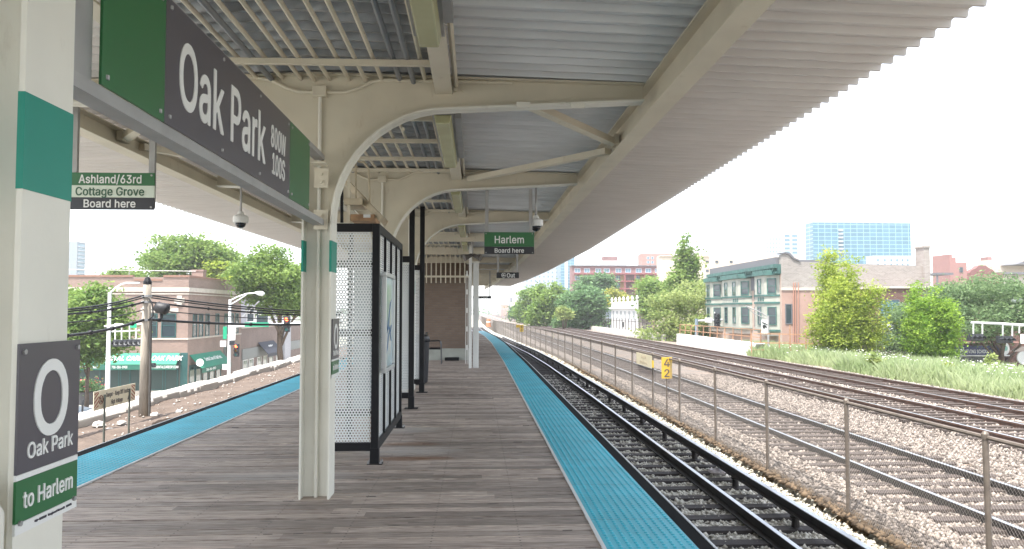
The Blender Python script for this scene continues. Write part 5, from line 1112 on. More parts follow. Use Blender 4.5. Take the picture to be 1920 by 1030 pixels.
for i, (px, py, s_) in enumerate([(185, 795, .16), (228, 792, .13), (205, 803, .09), (335, 770, .10), (290, 776, .12)]):
    p = PZ(px, py, -1.05); mb = MB().lathe((0, 0, 0), [(.05, 0), (1, .1), (.85, .5), (.45, .78), (.1, .82)], 9)
    mb.v = [(p.x + v[0] * s_ * g.uniform(.8, 1.2), p.y + v[1] * s_ * g.uniform(.8, 1.2), -1.10 + v[2] * s_ * .9 * g.uniform(.85, 1.1)) for v in mb.v]
    tag(mb.build('concrete_lump', paleconc), ['largest pale concrete lump on the dirt left of the danger sign', 'pale concrete lump behind the danger sign board', 'small pale lump in front of the largest concrete lump', 'pale lump right of the utility pole foot', 'pale lump at the foot of the utility pole'][i], 'rubble')
stones('dirt_lumps', 2600, (-7.55, -7.32), (10, 46), -1.17, .06, stonemat('dirt_lump', (.04, .027, .019), (.15, .11, .082)), 35, power=1.2)
# danger sign
D_ = 17.0
pl, pr_ = PZ(193, 836, -1.12), PZ(240, 818, -1.12)
t = thing('danger_sign', (pl.x, pl.y, -1.12), 'cream striped sign reading Danger Keep Off Tracks High Voltage on two thin posts', 'sign')
A = PY(174, 747, pl.y - .35); Bp = PY(252, 730, pr_.y + .35)
ax = Vector((Bp.x - A.x, Bp.y - A.y, 0)); Ln = ax.length; ang = math.atan2(ax.y, ax.x); zc = zpx(739, (A.y + Bp.y) / 2) ; hh = .19
o_ = bpy.data.objects
cpt = Vector(((A.x + Bp.x) / 2, (A.y + Bp.y) / 2, zc))
postm = mat('sign_post_green', (.09, .10, .085), .6)
for p in (pl, pr_): MB().tube([(p.x, p.y + .03, -1.25), (p.x, p.y + .03, zc + .1)], .022, 8).build('post', postm, t)
brd = MB().box(-Ln / 2, Ln / 2, -.02, -.008, -hh, hh).build('board', mat('cream_board', (.74, .655, .50), .55, var=.1), None)
brd.parent = t; brd.location = cpt - Vector(t['_w']); brd.rotation_euler = (0, 0, ang); brd['_w'] = tuple(cpt)
redm = mat('stripe_red', (.32, .07, .04), .5)
mb = MB()
for side in (-1, 1):
    x0 = side * (Ln / 2 - .11); 
    mb2 = []
    for k in range(-4, 5):
        zz = k * .085; pts = [(-.09, zz - .06), (.09, zz + .05), (.09, zz + .085), (-.09, zz - .025)]
        if side > 0: pts = [(-x, z) for x, z in pts]
        pts = [(x0 + x, max(-hh + .01, min(hh - .01, z))) for x, z in pts]
        if max(p[1] for p in pts) - min(p[1] for p in pts) > .02: mb.prism(pts, 'y', -.0225, -.0205)
q = mb.build('stripes', redm, None); q.parent = brd; q['_w'] = tuple(cpt)
def on_board(body, size, x, z, wid, m=dk):
    o = text(body, size, m, t, (0, 0, 0), FACE_CAM, wid=wid); o.parent = brd; o.location = (x, -.022, z); return o
on_board('Danger - Keep Off Tracks', .13, .10, .075, Ln * .56); on_board('High Voltage', .13, .06, -.09, Ln * .28)
mb = MB(); cxn = -Ln / 2 + .30
mb.tube([(cxn + .085 * math.cos(a), -.023, .085 * math.sin(a)) for a in np.linspace(0, 2 * math.pi, 22)], .009, 5).bar((cxn - .06, -.024, .06), (cxn + .06, -.024, -.06), .006, .016)
q = mb.build('prohibition_ring', mat('ring_dark_red', (.20, .05, .03), .5), None); q.parent = brd
mb = MB().bar((cxn, -.0225, .05), (cxn - .01, -.0225, -.01), .005, .03).bar((cxn - .01, -.0225, -.01), (cxn - .03, -.0225, -.06), .005, .016).bar((cxn - .005, -.0225, -.01), (cxn + .03, -.0225, -.05), .005, .016)
q = mb.build('walking_mark', dk, None); q.parent = brd
q = MB().prism([(Ln / 2 - .40, -.13), (Ln / 2 - .28, -.13), (Ln / 2 - .34, -.03)], 'y', -.0225, -.0205).build('warning_triangle', dk, None); q.parent = brd
# utility pole and its cables
p = PZ(270, 781, -1.15); ux, uy = p.x, p.y; ut = zpx(533, uy)
woodp = mat('pole_wood', (.30, .262, .215), .9, var=.35, vscale=6, bump=.5, bscale=26, stretch=(1, 1, .25))
t = thing('utility_pole', (ux, uy, -1.2), 'weathered wooden utility pole with dark capped top and a hanging splice can', 'utility pole')
MB().tube([(ux, uy, -1.35), (ux, uy, .6), (ux + .02, uy, ut)], [.135, .12, .10], 14).build('pole', woodp, t, smooth=True)
MB().lathe((ux + .02, uy, ut), [(.105, -.02), (.105, .05), (.06, .15), (.01, .18)], 12).build('cap', frameblack, t)
MB().tube([(ux + .16, uy - .06, -1.3), (ux + .15, uy - .06, zpx(598, uy))], .035, 8).build('riser_pipe', mat('riser_dark', (.07, .065, .06), .6), t)
for zz in (zpx(556, uy), zpx(567, uy), zpx(600, uy)): MB().lathe((ux, uy, zz), [(.128, -.03), (.128, .03)], 14).build('band', steelgrey, t)
cable = mat('cable_black', (.018, .018, .02), .55)
mb = MB().tube([(ux + .27, uy - .1, zpx(576, uy)), (ux + .33, uy - .1, zpx(577, uy)), (ux + .55, uy - .08, zpx(580, uy)), (ux + .60, uy - .08, zpx(581, uy))], [.10, .145, .15, .11], 14)
mb.build('splice_can', cable, t, smooth=True)
MB().tube([(ux + .1, uy - .1, zpx(560, uy)), (ux + .2, uy - .1, zpx(572, uy)), (ux + .22, uy - .1, zpx(592, uy)), (ux + .1, uy - .12, zpx(600, uy))], .02, 7).tube([(ux + .42, uy - .08, zpx(588, uy)), (ux + .42, uy - .08, zpx(598, uy))], .04, 8).build('jumper_wires', cable, t)
def wirerun(pts, r, lab, m=cable, sag=.0, name='overhead_cable', lash=False):
    P3 = []
    for a, b2 in zip(pts[:-1], pts[1:]):
        for i in range(10):
            f = i / 10; v = a.lerp(b2, f); v.z -= sag * 4 * f * (1 - f); P3.append(v)
    P3.append(pts[-1]); mb = MB().tube(P3, r, 7)
    if lash:
        for i in range(0, len(P3) - 1, 2): v = P3[i].lerp(P3[i + 1], .5); mb.lathe((v.x, v.y, v.z - r), [(r * .5, -.02), (r * 1.6, 0), (r * 1.6, r * 2), (r * .5, r * 2 + .02)], 6)
    tag(mb.build(name, m, smooth=True), lab, 'cable', 'overhead cables on the utility pole')
for (yl, ym, yr_, r, lab, ls) in ((573, 553, 584, .022, 'topmost thick overhead cable on the utility pole', False), (577, 557, 588, .018, 'second overhead cable, just under the topmost one', False),
                                 (580, 566, 590, .026, 'knotted overhead cable level with the splice can', True), (597, 580, 598, .014, 'thin overhead cable behind the splice can', False), (624, 599, 604, .036, 'lowest and thickest lashed cable bundle passing the utility pole', True)):
    wirerun([PY(60, yl + 10, 16.5), PY(273, ym, uy), PY(640, yr_ + 2, 30)], r, lab, sag=.10, lash=ls)

# ---- corner building with green awnings
redbrick = brick('red_brick', (.27, .175, .14), (.22, .14, .112), (.27, .23, .20), bw=.22, rh=.075)
stone = mat('pale_stone_trim', (.50, .45, .39), .85, var=.15, vscale=2)
coping = mat('brick_coping', (.25, .14, .10), .85)
awng = mat('awning_green', (.01, .20, .12), .7, var=.05); awnd = mat('awning_valance', (.012, .11, .075), .7)
greenframe = mat('green_frame', (.016, .082, .078), .5)
BD = 65.0; BX = xpx(353, BD); BT = zpx(521, BD); BYe = ypx(452, BX)
b = thing('corner_building', (BX, BD, -5.5), 'two storey brick corner building with green awnings and stone bands', 'building')
MB().box(BX - 26, BX, BD, BYe, -5.5, BT).build('wall', redbrick, b)
mb = MB(); 
mb.box(BX - 26, BX - 4.4, BD - .06, BD + .3, BT + .002, BT + .16).box(BX - 2.0, BX + .06, BD - .06, BD + .3, BT + .002, BT + .16).box(BX - 4.3, BX - 2.1, BD - .05, BD + .3, BT - .30, BT - .16)
mb.build('coping', coping, b)
MB().box(BX - .3, BX + .06, BD + .302, BYe, BT + .002, BT + .16).build('coping', coping, b)
for (za, zb, pr) in ((zpx(548, BD), zpx(540, BD), .08), (zpx(553, BD), zpx(551, BD), .05), (zpx(636, BD), zpx(633, BD), .07)):
    MB().box(BX - 26, BX + pr, BD - pr, BD - .002, za, zb).build('stone_band', stone, b); MB().box(BX + .002, BX + pr, BD, BYe, za, zb).build('stone_band', stone, b)
for px in (205, 282, 317):
    x = xpx(px, BD); window(b, 'y', x, (zpx(588, BD) + zpx(632, BD)) / 2, 1.15, zpx(588, BD) - zpx(632, BD), BD, greenframe, glass, bars=(1, 2))
    MB().box(x - .75, x + .75, BD - .05, BD - .002, zpx(586, BD), zpx(578, BD)).box(x - .16, x + .16, BD - .07, BD - .051, zpx(586, BD), zpx(575, BD)).build('lintel', stone, b)
for px in (365.5, 377, 389, 407.5, 424, 435, 444):
    y = ypx(px, BX); zc_ = (zpx(588, y) + zpx(630, y)) / 2
    window(b, 'x+', y, (zpx(588, BD + 5) + zpx(630, BD + 5)) / 2, .95, 1.95, BX, greenframe, glass, bars=(1, 2))
for px in (351, 338):
    x = xpx(px, BD)
MB().box(BX - .9, BX - .5, BD - .07, BD - .002, zpx(575, BD), zpx(555, BD)).box(BX - 1.1, BX - .3, BD - .05, BD - .0025, zpx(569, BD), zpx(560, BD)).build('stone_panel', stone, b)
def awning(par, x0, x1, y, zt, zb, out, m, mv, val):
    MB().prism([(y - .003, zt), (y - out, zb), (y - out + .03, zb - .02), (y - .003, zt - .05)], 'x', x0, x1).build('awning', m, par)
    MB().box(x0, x1, y - out - .012, y - out - .003, zb - val, zb - .02).build('valance', mv, par)
x0, x1 = xpx(128, BD), xpx(339, BD); zt, zb = zpx(660, BD), zpx(680, BD)
awning(b, x0, x1, BD, zt, zb, .8, awng, awnd, .42)
slope = math.atan2(zt - zb, .8)
def awn_text(body, size, xc, wid): 
    return text(body, size, signwhite, b, (xc, BD - .42, (zt + zb) / 2 + .04), (slope, 0, 0), wid=wid)
awn_text('DENTAL CARE of OAK PARK', .62, xpx(268, BD - .4), 6.3)
for body, px, wd in (('DENTAL CARE OF OAK PARK', 160, 2.9), ('708-386-0900', 235, 1.2), ('WWW.DENTALCAREOP.COM', 316, 2.3)):
    text(body, .28, signwhite, b, (xpx(px, BD), BD - .82, zb - .2), FACE_CAM, wid=wd)
storeg = mat('shop_glass', (.05, .09, .085), .05, spec=.9)
for (a, c) in ((142, 164), (167, 192), (203, 226), (229, 247), (280, 309), (312, 336)):
    xa, xc = xpx(a, BD), xpx(c, BD); window(b, 'y', (xa + xc) / 2, (zpx(690, BD) + zpx(728, BD)) / 2, round(xc - xa, 1), 1.7, BD, greenframe, storeg, bars=(1, 1))
MB().box(x0, x1, BD - .02, BD - .002, -5.0, zpx(660, BD)).build('shop_surround', mat('shop_dark', (.02, .045, .04), .5), b)
MB().box(x0, x1, BD - .04, BD - .021, zpx(733, BD) - .3, zpx(729, BD)).build('shop_base', stone, b)
MB().box(xpx(340, BD), BX + .03, BD - .03, BD - .002, -5.4, zpx(660, BD)).build('corner_post', greenframe, b)
ya_, yb_ = ypx(357, BX), ypx(414, BX)
MB().prism([(BX + .003, zpx(660, BD + 4)), (BX + 1.0, zpx(683, BD + 4)), (BX + .97, zpx(683, BD + 4) - .03), (BX + .003, zpx(660, BD + 4) - .06)], 'y', ya_, yb_).build('awning', awng, b)
MB().box(BX + 1.003, BX + 1.012, ya_, yb_, zpx(683, BD + 4) - .4, zpx(683, BD + 4) - .03).build('valance', awnd, b)
o = text('Dental Care of Oak Park', .5, signwhite, b, (BX + .55, (ya_ + yb_) / 2 + .3, zpx(671, BD + 4) + .05), (R(47), 0, R(90)), wid=4.2)
text('708-386-0900', .28, signwhite, b, (BX + 1.02, ya_ + 2.2, zpx(683, BD + 4) - .2), FACE_PX, wid=2.4)
for px in (362, 374, 387, 399, 411):
    y = ypx(px, BX); window(b, 'x+', y, -3.9, 1.35, 2.2, BX, greenframe, storeg)
MB().tube([(BX + .95, BD + .15, -2.55), (BX + .95, BD + .10, -2.55)], .30, 24).build('round_sign', signwhite, b)
y = ypx(423, BX); window(b, 'x+', y, zpx(663, y), .7, 1.5, BX, greenframe, glass, arched=True)
MB().box(BX - 1.9, BX - .9, BD + 6, BD + 6.8, BT + .0, zpx(510, BD + 6)).box(BX - 1.95, BX - .85, BD + 5.95, BD + 6.85, zpx(510, BD + 6) + .002, zpx(510, BD + 6) + .14).build('chimney', redbrick, b)
MB().tube([(BX - 12, BD + 3, BT + .75), (BX - .5, BD + 3, BT + .62)], .03, 6).tube([(BX - 12, BD + 3.02, BT), (BX - 12, BD + 3.02, BT + .75)], .03, 6).tube([(BX - 6, BD + 3.02, BT), (BX - 6, BD + 3.02, BT + .70)], .03, 6).build('roof_rail', steelgrey, b)

# ---- lower brick shop next door
b = thing('shop_building', (BX, BYe + .4, -5.5), 'low brown brick shop with a black awning right of the corner building', 'building')
ye = ypx(575, BX); zt_ = zpx(616, BYe)
MB().box(BX - 14, BX - .02, BYe + .05, ye, -5.5, zt_).build('wall', brick('shop_brick', (.20, .135, .115), (.16, .105, .09), (.22, .19, .17)), b)
MB().box(BX - .3, BX + .08, BYe + .06, ye, zt_ + .002, zt_ + .22).build('coping', stone, b)
ya_, yb_ = ypx(484, BX), ypx(513, BX)
MB().box(BX - .019, BX + .06, BYe + .5, ye, -3.25, -2.2).build('fascia_panel', mat('grey_panel', (.20, .21, .20), .7), b)
MB().prism([(BX + .063, -1.75), (BX + 1.1, -2.95), (BX + 1.07, -2.98), (BX + .063, -1.82)], 'y', ya_, yb_).box(BX + 1.101, BX + 1.11, ya_, yb_, -3.3, -2.98).build('awning', mat('awning_black', (.02, .022, .035), .7), b)
mb = MB().tube([(BX + .52, (ya_ + yb_) / 2 - .8 + .2 * k, -2.25 + .12 * math.sin(k * 1.9)) for k in range(9)], .05, 5); mb.build('awning_mark', signwhite, b)
for px in (461, 472, 487, 498, 509, 522, 535):
    y = ypx(px, BX); window(b, 'x+', y, -4.3, 1.6, 2.0, BX, white, storeg)
for px in (457, 528): pass
# ---- grey sided house behind
hD = 96.0
b = thing('gabled_house', (xpx(480, hD), hD, -5.5), 'pale grey house with a brown gabled roof behind the low shop', 'building')
hx0, hx1 = xpx(446, hD), xpx(535, hD); hz = zpx(560, hD)
MB().box(hx0, hx1, hD, hD + 3, -5.5, hz).build('wall', mat('grey_siding', (.40, .40, .43), .8, var=.08, vscale=6, stretch=(.1, .1, 4)), b)
MB().prism([(hx0 - .4, hz), (hx1 + .4, hz), (hx1 - 1.0, hz + 1.2), (hx0 + 1.2, zpx(536, hD))], 'y', hD - .4, hD + 3.4).build('roof', mat('brown_shingle', (.19, .12, .09), .9, var=.2, vscale=4), b)
window(b, 'y', xpx(492, hD), zpx(590, hD), 1.5, 2.4, hD, white, glass, bars=(1, 2)); window(b, 'y', xpx(470, hD), zpx(588, hD), .9, 2.0, hD, white, glass, bars=(1, 2))
# ---- far grey tower on the left
tD = 260.0
b = thing('tower_block', (xpx(140, tD), tD, -5.5), 'far grey residential tower with a column of balconies on the left', 'building')
x0, x1 = xpx(95, tD), xpx(142, tD)
MB().box(x0, x1, tD, tD + 5.3, -5.5, zpx(456, tD)).build('wall', mat('tower_grey', (.24, .27, .30), .85), b)
for k in range(9):
    z = zpx(464 + k * 7.0, tD)
    MB().box(x1 + .01, x1 + .5, tD + .3, tD + 5.0, z - .35, z).build('balcony', mat('tower_balcony', (.42, .46, .50), .8), b)
    MB().box(x1 + .005, x1 + .06, tD + .5, tD + 4.8, z + .02, z + .8).build('window', blueglass, b)

# ---- trees on the left
tree('leafy tree in front of the corner building at the left, beside the near column', 92, 246, 532, 705, 56, lf_mid, 41, n=21000, size=.16, clump=.42, trunk_px=165)
tree('tall street tree with a forked trunk right of the low shop', 432, 610, 462, 612, 74, lf_mid, 42, n=26000, size=.17, clump=.45, trunk_px=530, trunk_r=.34, lobes=12)
tree('broad pale green tree rising behind the roof of the corner building', 255, 462, 440, 580, 100, lf_mid, 43, n=21000, size=.26, clump=.7, lobes=12)
tree('small yellow green tree behind the roof near the chimney', 375, 446, 492, 560, 96, lf_light, 44, n=5000, size=.28, clump=.6)
tree('low bushy tree at the left end behind the roof', 188, 285, 505, 575, 104, lf_mid, 45, n=6000, size=.30, clump=.6)
# ---- street lamps and signals on the left
def curve_arm(pts, r): return MB().tube(pts, r, 8)
LD = 46.0
lx = xpx(205, LD)
t = thing('street_lamp', (lx, LD, -5.5), 'slim white street lamp with short arm and flat head, left of the utility pole', 'street lamp', 'street lamps')
MB().tube([(lx, LD, -5.5), (lx, LD, -1), (lx, LD, zpx(549, LD))], [.15, .12, .09], 10).build('pole', whitemetal, t)
MB().tube([PY(205, 551, LD), PY(215, 541, LD), PY(228, 533, LD), PY(236, 531.5, LD)], .045, 8).build('arm', whitemetal, t)
a, c = PY(235, 531, LD), PY(261, 531, LD)
MB().bar(a, c, .28, .10).build('lamp_head', whitemetal, t, bevel=.03)
MB().tube([PY(196, 612, LD - .3), PY(285, 606, LD - .3)], .05, 8).tube([PY(210, 622, LD - .3), PY(262, 620, LD - .3)], .04, 8).build('signal_arm', whitemetal, t)
for px in (216, 228, 243, 255): MB().tube([PY(px, 609, LD - .33), PY(px, 638, LD - .33)], .035, 6).build('hanger', whitemetal, t)
q = box(xpx(250, LD), xpx(262, LD), LD - .4, LD - .38, zpx(614, LD), zpx(606, LD)); q.build('green_plate', mat('street_green', (.0, .30, .15), .5), t)
q = box(xpx(221, LD), xpx(236, LD), LD - .4, LD - .38, zpx(613, LD), zpx(606, LD)).build('white_plate', white, t)
lensoff = mat('signal_lens', (.55, .57, .60), .3); lensred = emis('red_signal_lit', (1.0, .10, .03), 3.2); lensgr = mat('green_lens', (.01, .16, .14), .2); lensam = mat('amber_lens', (.22, .10, .01), .2)
def signal(label, px, py, D, horiz, lit=None, s=.30, group='traffic signals', face=-1, lens=None):
    c = PY(px, py, D); n = 3; t = thing('traffic_signal', (c.x, D, c.z), label, 'traffic signal', group)
    hw, hh = (s * 1.62, s * .72) if horiz else (s * .58, s * 1.62)
    MB().box(c.x - hw, c.x + hw, D, D + .25, c.z - hh, c.z + hh).build('housing', sigblack, t, bevel=.02)
    for k in (-1, 0, 1):
        lxx, lzz = (c.x + k * s, c.z) if horiz else (c.x, c.z - k * s)
        m = (lens or [lensoff] * 3)[k + 1]
        if lit == k + 1: m = lensred
        MB().tube([(lxx, D - .012, lzz), (lxx, D - .03, lzz)], s * .38, 14).build('lens', m, t)
        pts = [(math.cos(a) * s * .43, math.sin(a) * s * .43) for a in np.linspace(R(-20), R(200), 10)]
        mb = MB(); vs = []
        for (u, v) in pts: vs += [(lxx + u, D - .002, lzz + v), (lxx + u, D - .30, lzz + v - .02)]
        mb.add(vs, [(2 * i, 2 * i + 1, 2 * i + 3, 2 * i + 2) for i in range(len(pts) - 1)]); v_ = mb.build('visor', sigblack, t); sd = v_.modifiers.new('t', 'SOLIDIFY'); sd.thickness = .012
    return t
signal('left black three lens signal hanging from the white arm', 226, 644, LD - .45, True, s=.27)
signal('right black three lens signal hanging beside the utility pole', 252, 643, LD - .45, True, s=.27)
LD = 60.0; lx = xpx(431, LD)
t = thing('street_lamp', (lx, LD, -5.5), 'pale street lamp with long double braced arm before the low shop', 'street lamp', 'street lamps')
MB().tube([(lx, LD, -5.5), (lx, LD, zpx(562, LD))], [.15, .10], 10).build('pole', whitemetal, t)
MB().tube([PY(431, 564, LD), PY(445, 557, LD), PY(462, 551, LD), PY(484, 549, LD)], .05, 8).tube([PY(431, 572, LD), PY(445, 564, LD), PY(462, 553, LD)], .04, 8).build('arm', whitemetal, t)
MB().tube([PY(478, 549, LD), PY(484, 550, LD), PY(492, 551, LD), PY(496, 551, LD)], [.06, .16, .19, .06], 10).build('lamp_head', whitemetal, t, smooth=True)
MB().tube([PY(431, 613, LD), PY(500, 609, LD), PY(570, 606, LD)], [.09, .07, .05], 8).build('signal_arm', whitemetal, t)
MB().box(xpx(460, LD), xpx(505, LD), LD - .12, LD - .09, zpx(612.5, LD), zpx(604.5, LD)).build('street_name_plate', mat('street_green', (.0, .30, .15), .5), t)
MB().box(xpx(432, LD), xpx(443, LD), LD - .15, LD - .13, zpx(637, LD), zpx(613, LD)).build('banner', signwhite, t); MB().box(xpx(420, LD), xpx(427, LD), LD - .15, LD - .13, zpx(635, LD), zpx(612, LD)).build('banner', mat('street_green', (.0, .30, .15), .5), t)
MB().box(xpx(432, LD), xpx(442, LD), LD - .17, LD - .13, zpx(646, LD), zpx(638, LD)).build('sign_plate', signblack, t)
MB().box(xpx(415, LD), xpx(426, LD), LD - .17, LD - .13, zpx(649, LD), zpx(638, LD)).build('sign_plate', white, t)
MB().box(xpx(420, LD), xpx(431, LD), LD - .17, LD - .13, zpx(691, LD), zpx(681, LD)).build('sign_plate', white, t)
MB().tube([PY(455, 595, LD + .3), PY(486, 565, LD + .3)], .05, 7).build('stay', steelgrey, t)
signal('lit red signal hung on the long arm over the street by the forked tree', 537.5, 608, LD - .5, False, lit=0, s=.36, lens=[lensoff, lensam, lensgr])
signal('lit red signal standing low beside the pale street lamp', 443, 657, LD - .6, False, lit=0, s=.30, lens=[lensoff, lensam, lensgr])
signal('lit red signal partly hidden behind the utility pole', 281, 685.5, LD - 2, True, lit=1, s=.22, lens=[lensam, lensoff, lensgr])
# planter, parked car, bollard by the kerb
pD = 61.0; c = PY(163, 728, pD)
t = thing('planter', (c.x, pD, -5.36), 'dark street planter with red flowers below the green awning', 'planter')
MB().lathe((c.x, pD, -5.36), [(.55, 0), (.72, .9), (.76, .95), (.66, .96)], 18).build('pot', mat('planter_dark', (.05, .05, .055), .6), t)
leaf_cloud('plants', [(c.x, pD, -4.05, .8, .7, .45)], 1400, .13, lf_dark, t, 71, .25)
leaf_cloud('flowers', [(c.x, pD, -3.95, .8, .7, .45)], 120, .10, mat('flower_red', (.5, .06, .07), .6), t, 72, .3, 6)
cD = 52.0; c = PY(146, 752, cD); cz_ = -5.49; cx = c.x - 1.55
carm = mat('car_silver_blue', (.20, .24, .30), .3, .5)
t = thing('parked_car', (cx, cD, cz_), 'silver blue car seen by its front end at the left below the danger sign', 'car')
prof = [(-2.1, .35), (-2.1, .85), (-1.75, 1.0), (-1.1, 1.42), (.35, 1.45), (1.05, 1.02), (2.0, .86), (2.15, .62), (2.12, .35)]
MB().prism([(cx + x, cz_ + z) for x, z in prof], 'y', cD - .85, cD + .85).build('body', carm, t, bevel=.08)
MB().prism([(cx + x, cz_ + z) for x, z in ((-1.45, 1.04), (-1.02, 1.36), (.3, 1.39), (.86, 1.04))], 'y', cD - .862, cD + .862).build('window', glass, t)
for wx in (-1.35, 1.35):
    for wy in (-.87, .69): MB().tube([(cx + wx, cD + wy, cz_ + .33), (cx + wx, cD + wy + .18, cz_ + .33)], .33, 18).build('wheel', sigblack, t)
for wy in (-.6, .6): MB().box(cx + 2.05, cx + 2.16, cD + wy - .18, cD + wy + .18, cz_ + .62, cz_ + .76).build('headlight', white, t)
c = PY(152, 745, 50)
tag(MB().tube([(c.x + .1, 50, -5.49), (c.x + .1, 50, -3.9)], .06, 8).lathe((c.x + .1, 50, -3.9), [(.08, 0), (.06, .06), (.02, .08)], 8).build('bollard', sigblack), 'thin dark post standing beside the parked car', 'bollard')

# =================================================================== RIGHT SIDE
# tall grass strip on the embankment
def grass(name, n, xr, yr, hr, seed, m):
    g = np.random.default_rng(seed); Y = yr[0] + g.random(n) ** 1.2 * (yr[1] - yr[0])
    edge = 17.25 + .5 * np.sin(Y * .35) + .35 * np.sin(Y * 1.1 + 1) + np.clip((Y - 38) * .05, 0, 2); X = edge + g.random(n) ** 1.1 * (xr[1] - edge)
    zb = np.interp(X, [17, 17.4, 25.5, 29.5], [-1.2, -1.28, -1.75, -5.4])
    patch = .6 + .5 * np.sin(X * 1.7 + 2 * np.sin(Y * .6)) * np.sin(Y * .8 + X * .3) * .5 + .25
    h = g.uniform(hr[0], hr[1], n) * patch * np.clip((X - edge) * 1.2 + .35, .3, 1)
    an = g.uniform(0, 6.28, n); le = g.normal(0, .3, n) * h; wd = g.uniform(.005, .013, n)
    dx, dy = np.cos(an), np.sin(an); V = np.zeros((n, 4, 3))
    for i, (f, q) in enumerate(((0, -1), (0, 1), (.62, .75), (1, -.15))):
        V[:, i, 0] = X + dx * wd * q + le * f * f * dy; V[:, i, 1] = Y + dy * wd * q + le * f * f * dx; V[:, i, 2] = zb + h * f
    t = np.clip(.5 + .5 * np.sin(X * .9 + Y * .4) * .6 + g.normal(0, .2, n), 0, 1)
    o = fast_mesh(name, V.reshape(-1, 3), np.arange(n * 4).reshape(-1, 4), 4, m, None, t); o['kind'] = 'stuff'; o['label'] = 'tall pale meadow grass between the tracks and the trees'
    return o
grass('tall_grass', 130000, (17, 26.5), (19, 62), (.35, .95), 51, grassm)
g = np.random.default_rng(9); n = 900
Yf = g.uniform(20, 50, n); Xf = g.uniform(18, 24.5, n); Zf = np.interp(Xf, [17.4, 25.5], [-1.28, -1.75]) + g.uniform(.45, 1.0, n)
base = np.array([[.05, 0, 0], [0, .05, .01], [-.05, 0, 0], [0, -.05, -.01]]); V = np.stack([Xf, Yf, Zf], 1)[:, None] + base[None] * g.uniform(.5, 1.3, n)[:, None, None]
keep = np.sin(Xf * 1.3) * np.sin(Yf * .5) > -.2; V = V[keep]
o = fast_mesh('white_flowers', V.reshape(-1, 3), np.arange(len(V) * 4).reshape(-1, 4), 4, mat('flower_white', (.75, .75, .72), .6)); o['kind'] = 'stuff'
# weeds with leafy stems
for i, (px, py, hgt, lab) in enumerate([(1643, 706, 1.7, 'tall stalk with pale leaves standing in the grass left of centre of the strip'), (1783, 716, 1.0, 'small bright yellow green weed in the grass near the track'), (1858, 700, 1.2, 'leafy weed standing in the grass at the right')]):
    p = PZ(px, py, -1.2); t = thing('weed', (p.x, p.y, -1.4), lab, 'weed')
    MB().tube([(p.x, p.y, -1.5), (p.x + .03, p.y, -1.35 + hgt)], [.02, .008], 6).build('stem', grassm, t)
    leaf_cloud('leaves', [(p.x, p.y, -1.2 + hgt * .35, .22, .2, hgt * .4)], 260, .09, lf_pale if i != 1 else lf_yel, t, 90 + i, .12)
# concrete parapets with rusty railings where the line crosses the side street
rustrail = mat('rusty_railing', (.40, .22, .13), .75, var=.25, vscale=8)
def parapet(x, ya, yb, z0, z1, lab):
    t = thing('bridge_parapet', (x, ya, z0), lab, 'parapet')
    mb = MB().prism([(ya, z0), (ya - .9, z1 - .03), (ya - .85, z1), (yb, z1 + .02), (yb, z0)], 'x', x, x + .55); mb.build('concrete_block', mat('white_concrete', (.62, .61, .58), .9, var=.1, vscale=1.2, bump=.2, bscale=10), t, bevel=.03)
    return t
Xp = 17.6
ya_, yb_ = PZ(1408, 660, -1.2).y, 92.0
ypa = ypx(1408, Xp); ypb = ypx(1268, Xp)
t = parapet(Xp, ypa, ypb, -1.4, -.45, 'white concrete bridge parapet with a leaning rusty pipe railing')
mb = MB(); n = 11
for i in range(n + 1):
    y = ypa - .8 + (ypb - ypa + .8) * i / n; MB().bar((Xp + .3, y, -.5), (Xp + .3 + .0, y - .12, .42), .055, .055).build('railing_post', rustrail, t)
for z in (-.08, .40): MB().bar((Xp + .3, ypa - 1.0, z), (Xp + .3, ypb, z), .055, .055).build('railing_bar', rustrail, t)
q = PZ(1347, 627, -.45)
# second railing further right, along the embankment edge
xr0, xr1 = PY(1413, 640, 49), PY(1515, 640, 48)
t = thing('pipe_railing', (xr0.x, 49, -1.3), 'rusty three bar pipe railing in front of the salmon painted wall', 'railing')
for z in (.18, -.38, -.82): MB().bar((xr0.x, 49, z), (xr1.x + 1.5, 47.6, z - .05), .06, .06).build('bar', rustrail, t)
for px in (1413, 1460, 1478, 1504, 1530):
    f = (PY(px, 600, 48.6).x - xr0.x) / (xr1.x + 1.5 - xr0.x); p = Vector((xr0.x, 49, -1.4)).lerp(Vector((xr1.x + 1.5, 47.6, -1.4)), f)
    MB().bar(p, p + Vector((0, 0, 1.62 + (.5 if px > 1470 else 0))), .06, .06).build('post', rustrail, t)

# ---- old green corniced building
gD = 60.0; gX = xpx(1466, gD); gYe = ypx(1337, gX)
grn = mat('copper_green', (.045, .12, .105), .7, var=.35, vscale=2.5); crm = mat('cream_bay', (.33, .335, .285), .65, var=.15, vscale=3); salmon = mat('salmon_paint', (.36, .235, .19), .8, var=.10, vscale=1.3, bump=.1)
greybrick = brick('grey_brick', (.31, .275, .25), (.24, .21, .19), (.34, .32, .29), bw=.25, rh=.09); facebrick = brick('pink_face_brick', (.42, .31, .25), (.37, .27, .215), (.42, .36, .31)); slate = mat('slate_grey', (.13, .13, .14), .8)
b = thing('corniced_building', (gX, gD, -5.5), 'old two storey building with green copper cornice and bay windows facing the tracks', 'building')
zc0, zc1, zr = zpx(512, gD), zpx(494, gD), zpx(480, gD); xe = xpx(1742, gD); zs = zpx(541, gD)
MB().box(gX, xe, gD, gYe, -5.5, zs).build('wall', salmon, b)
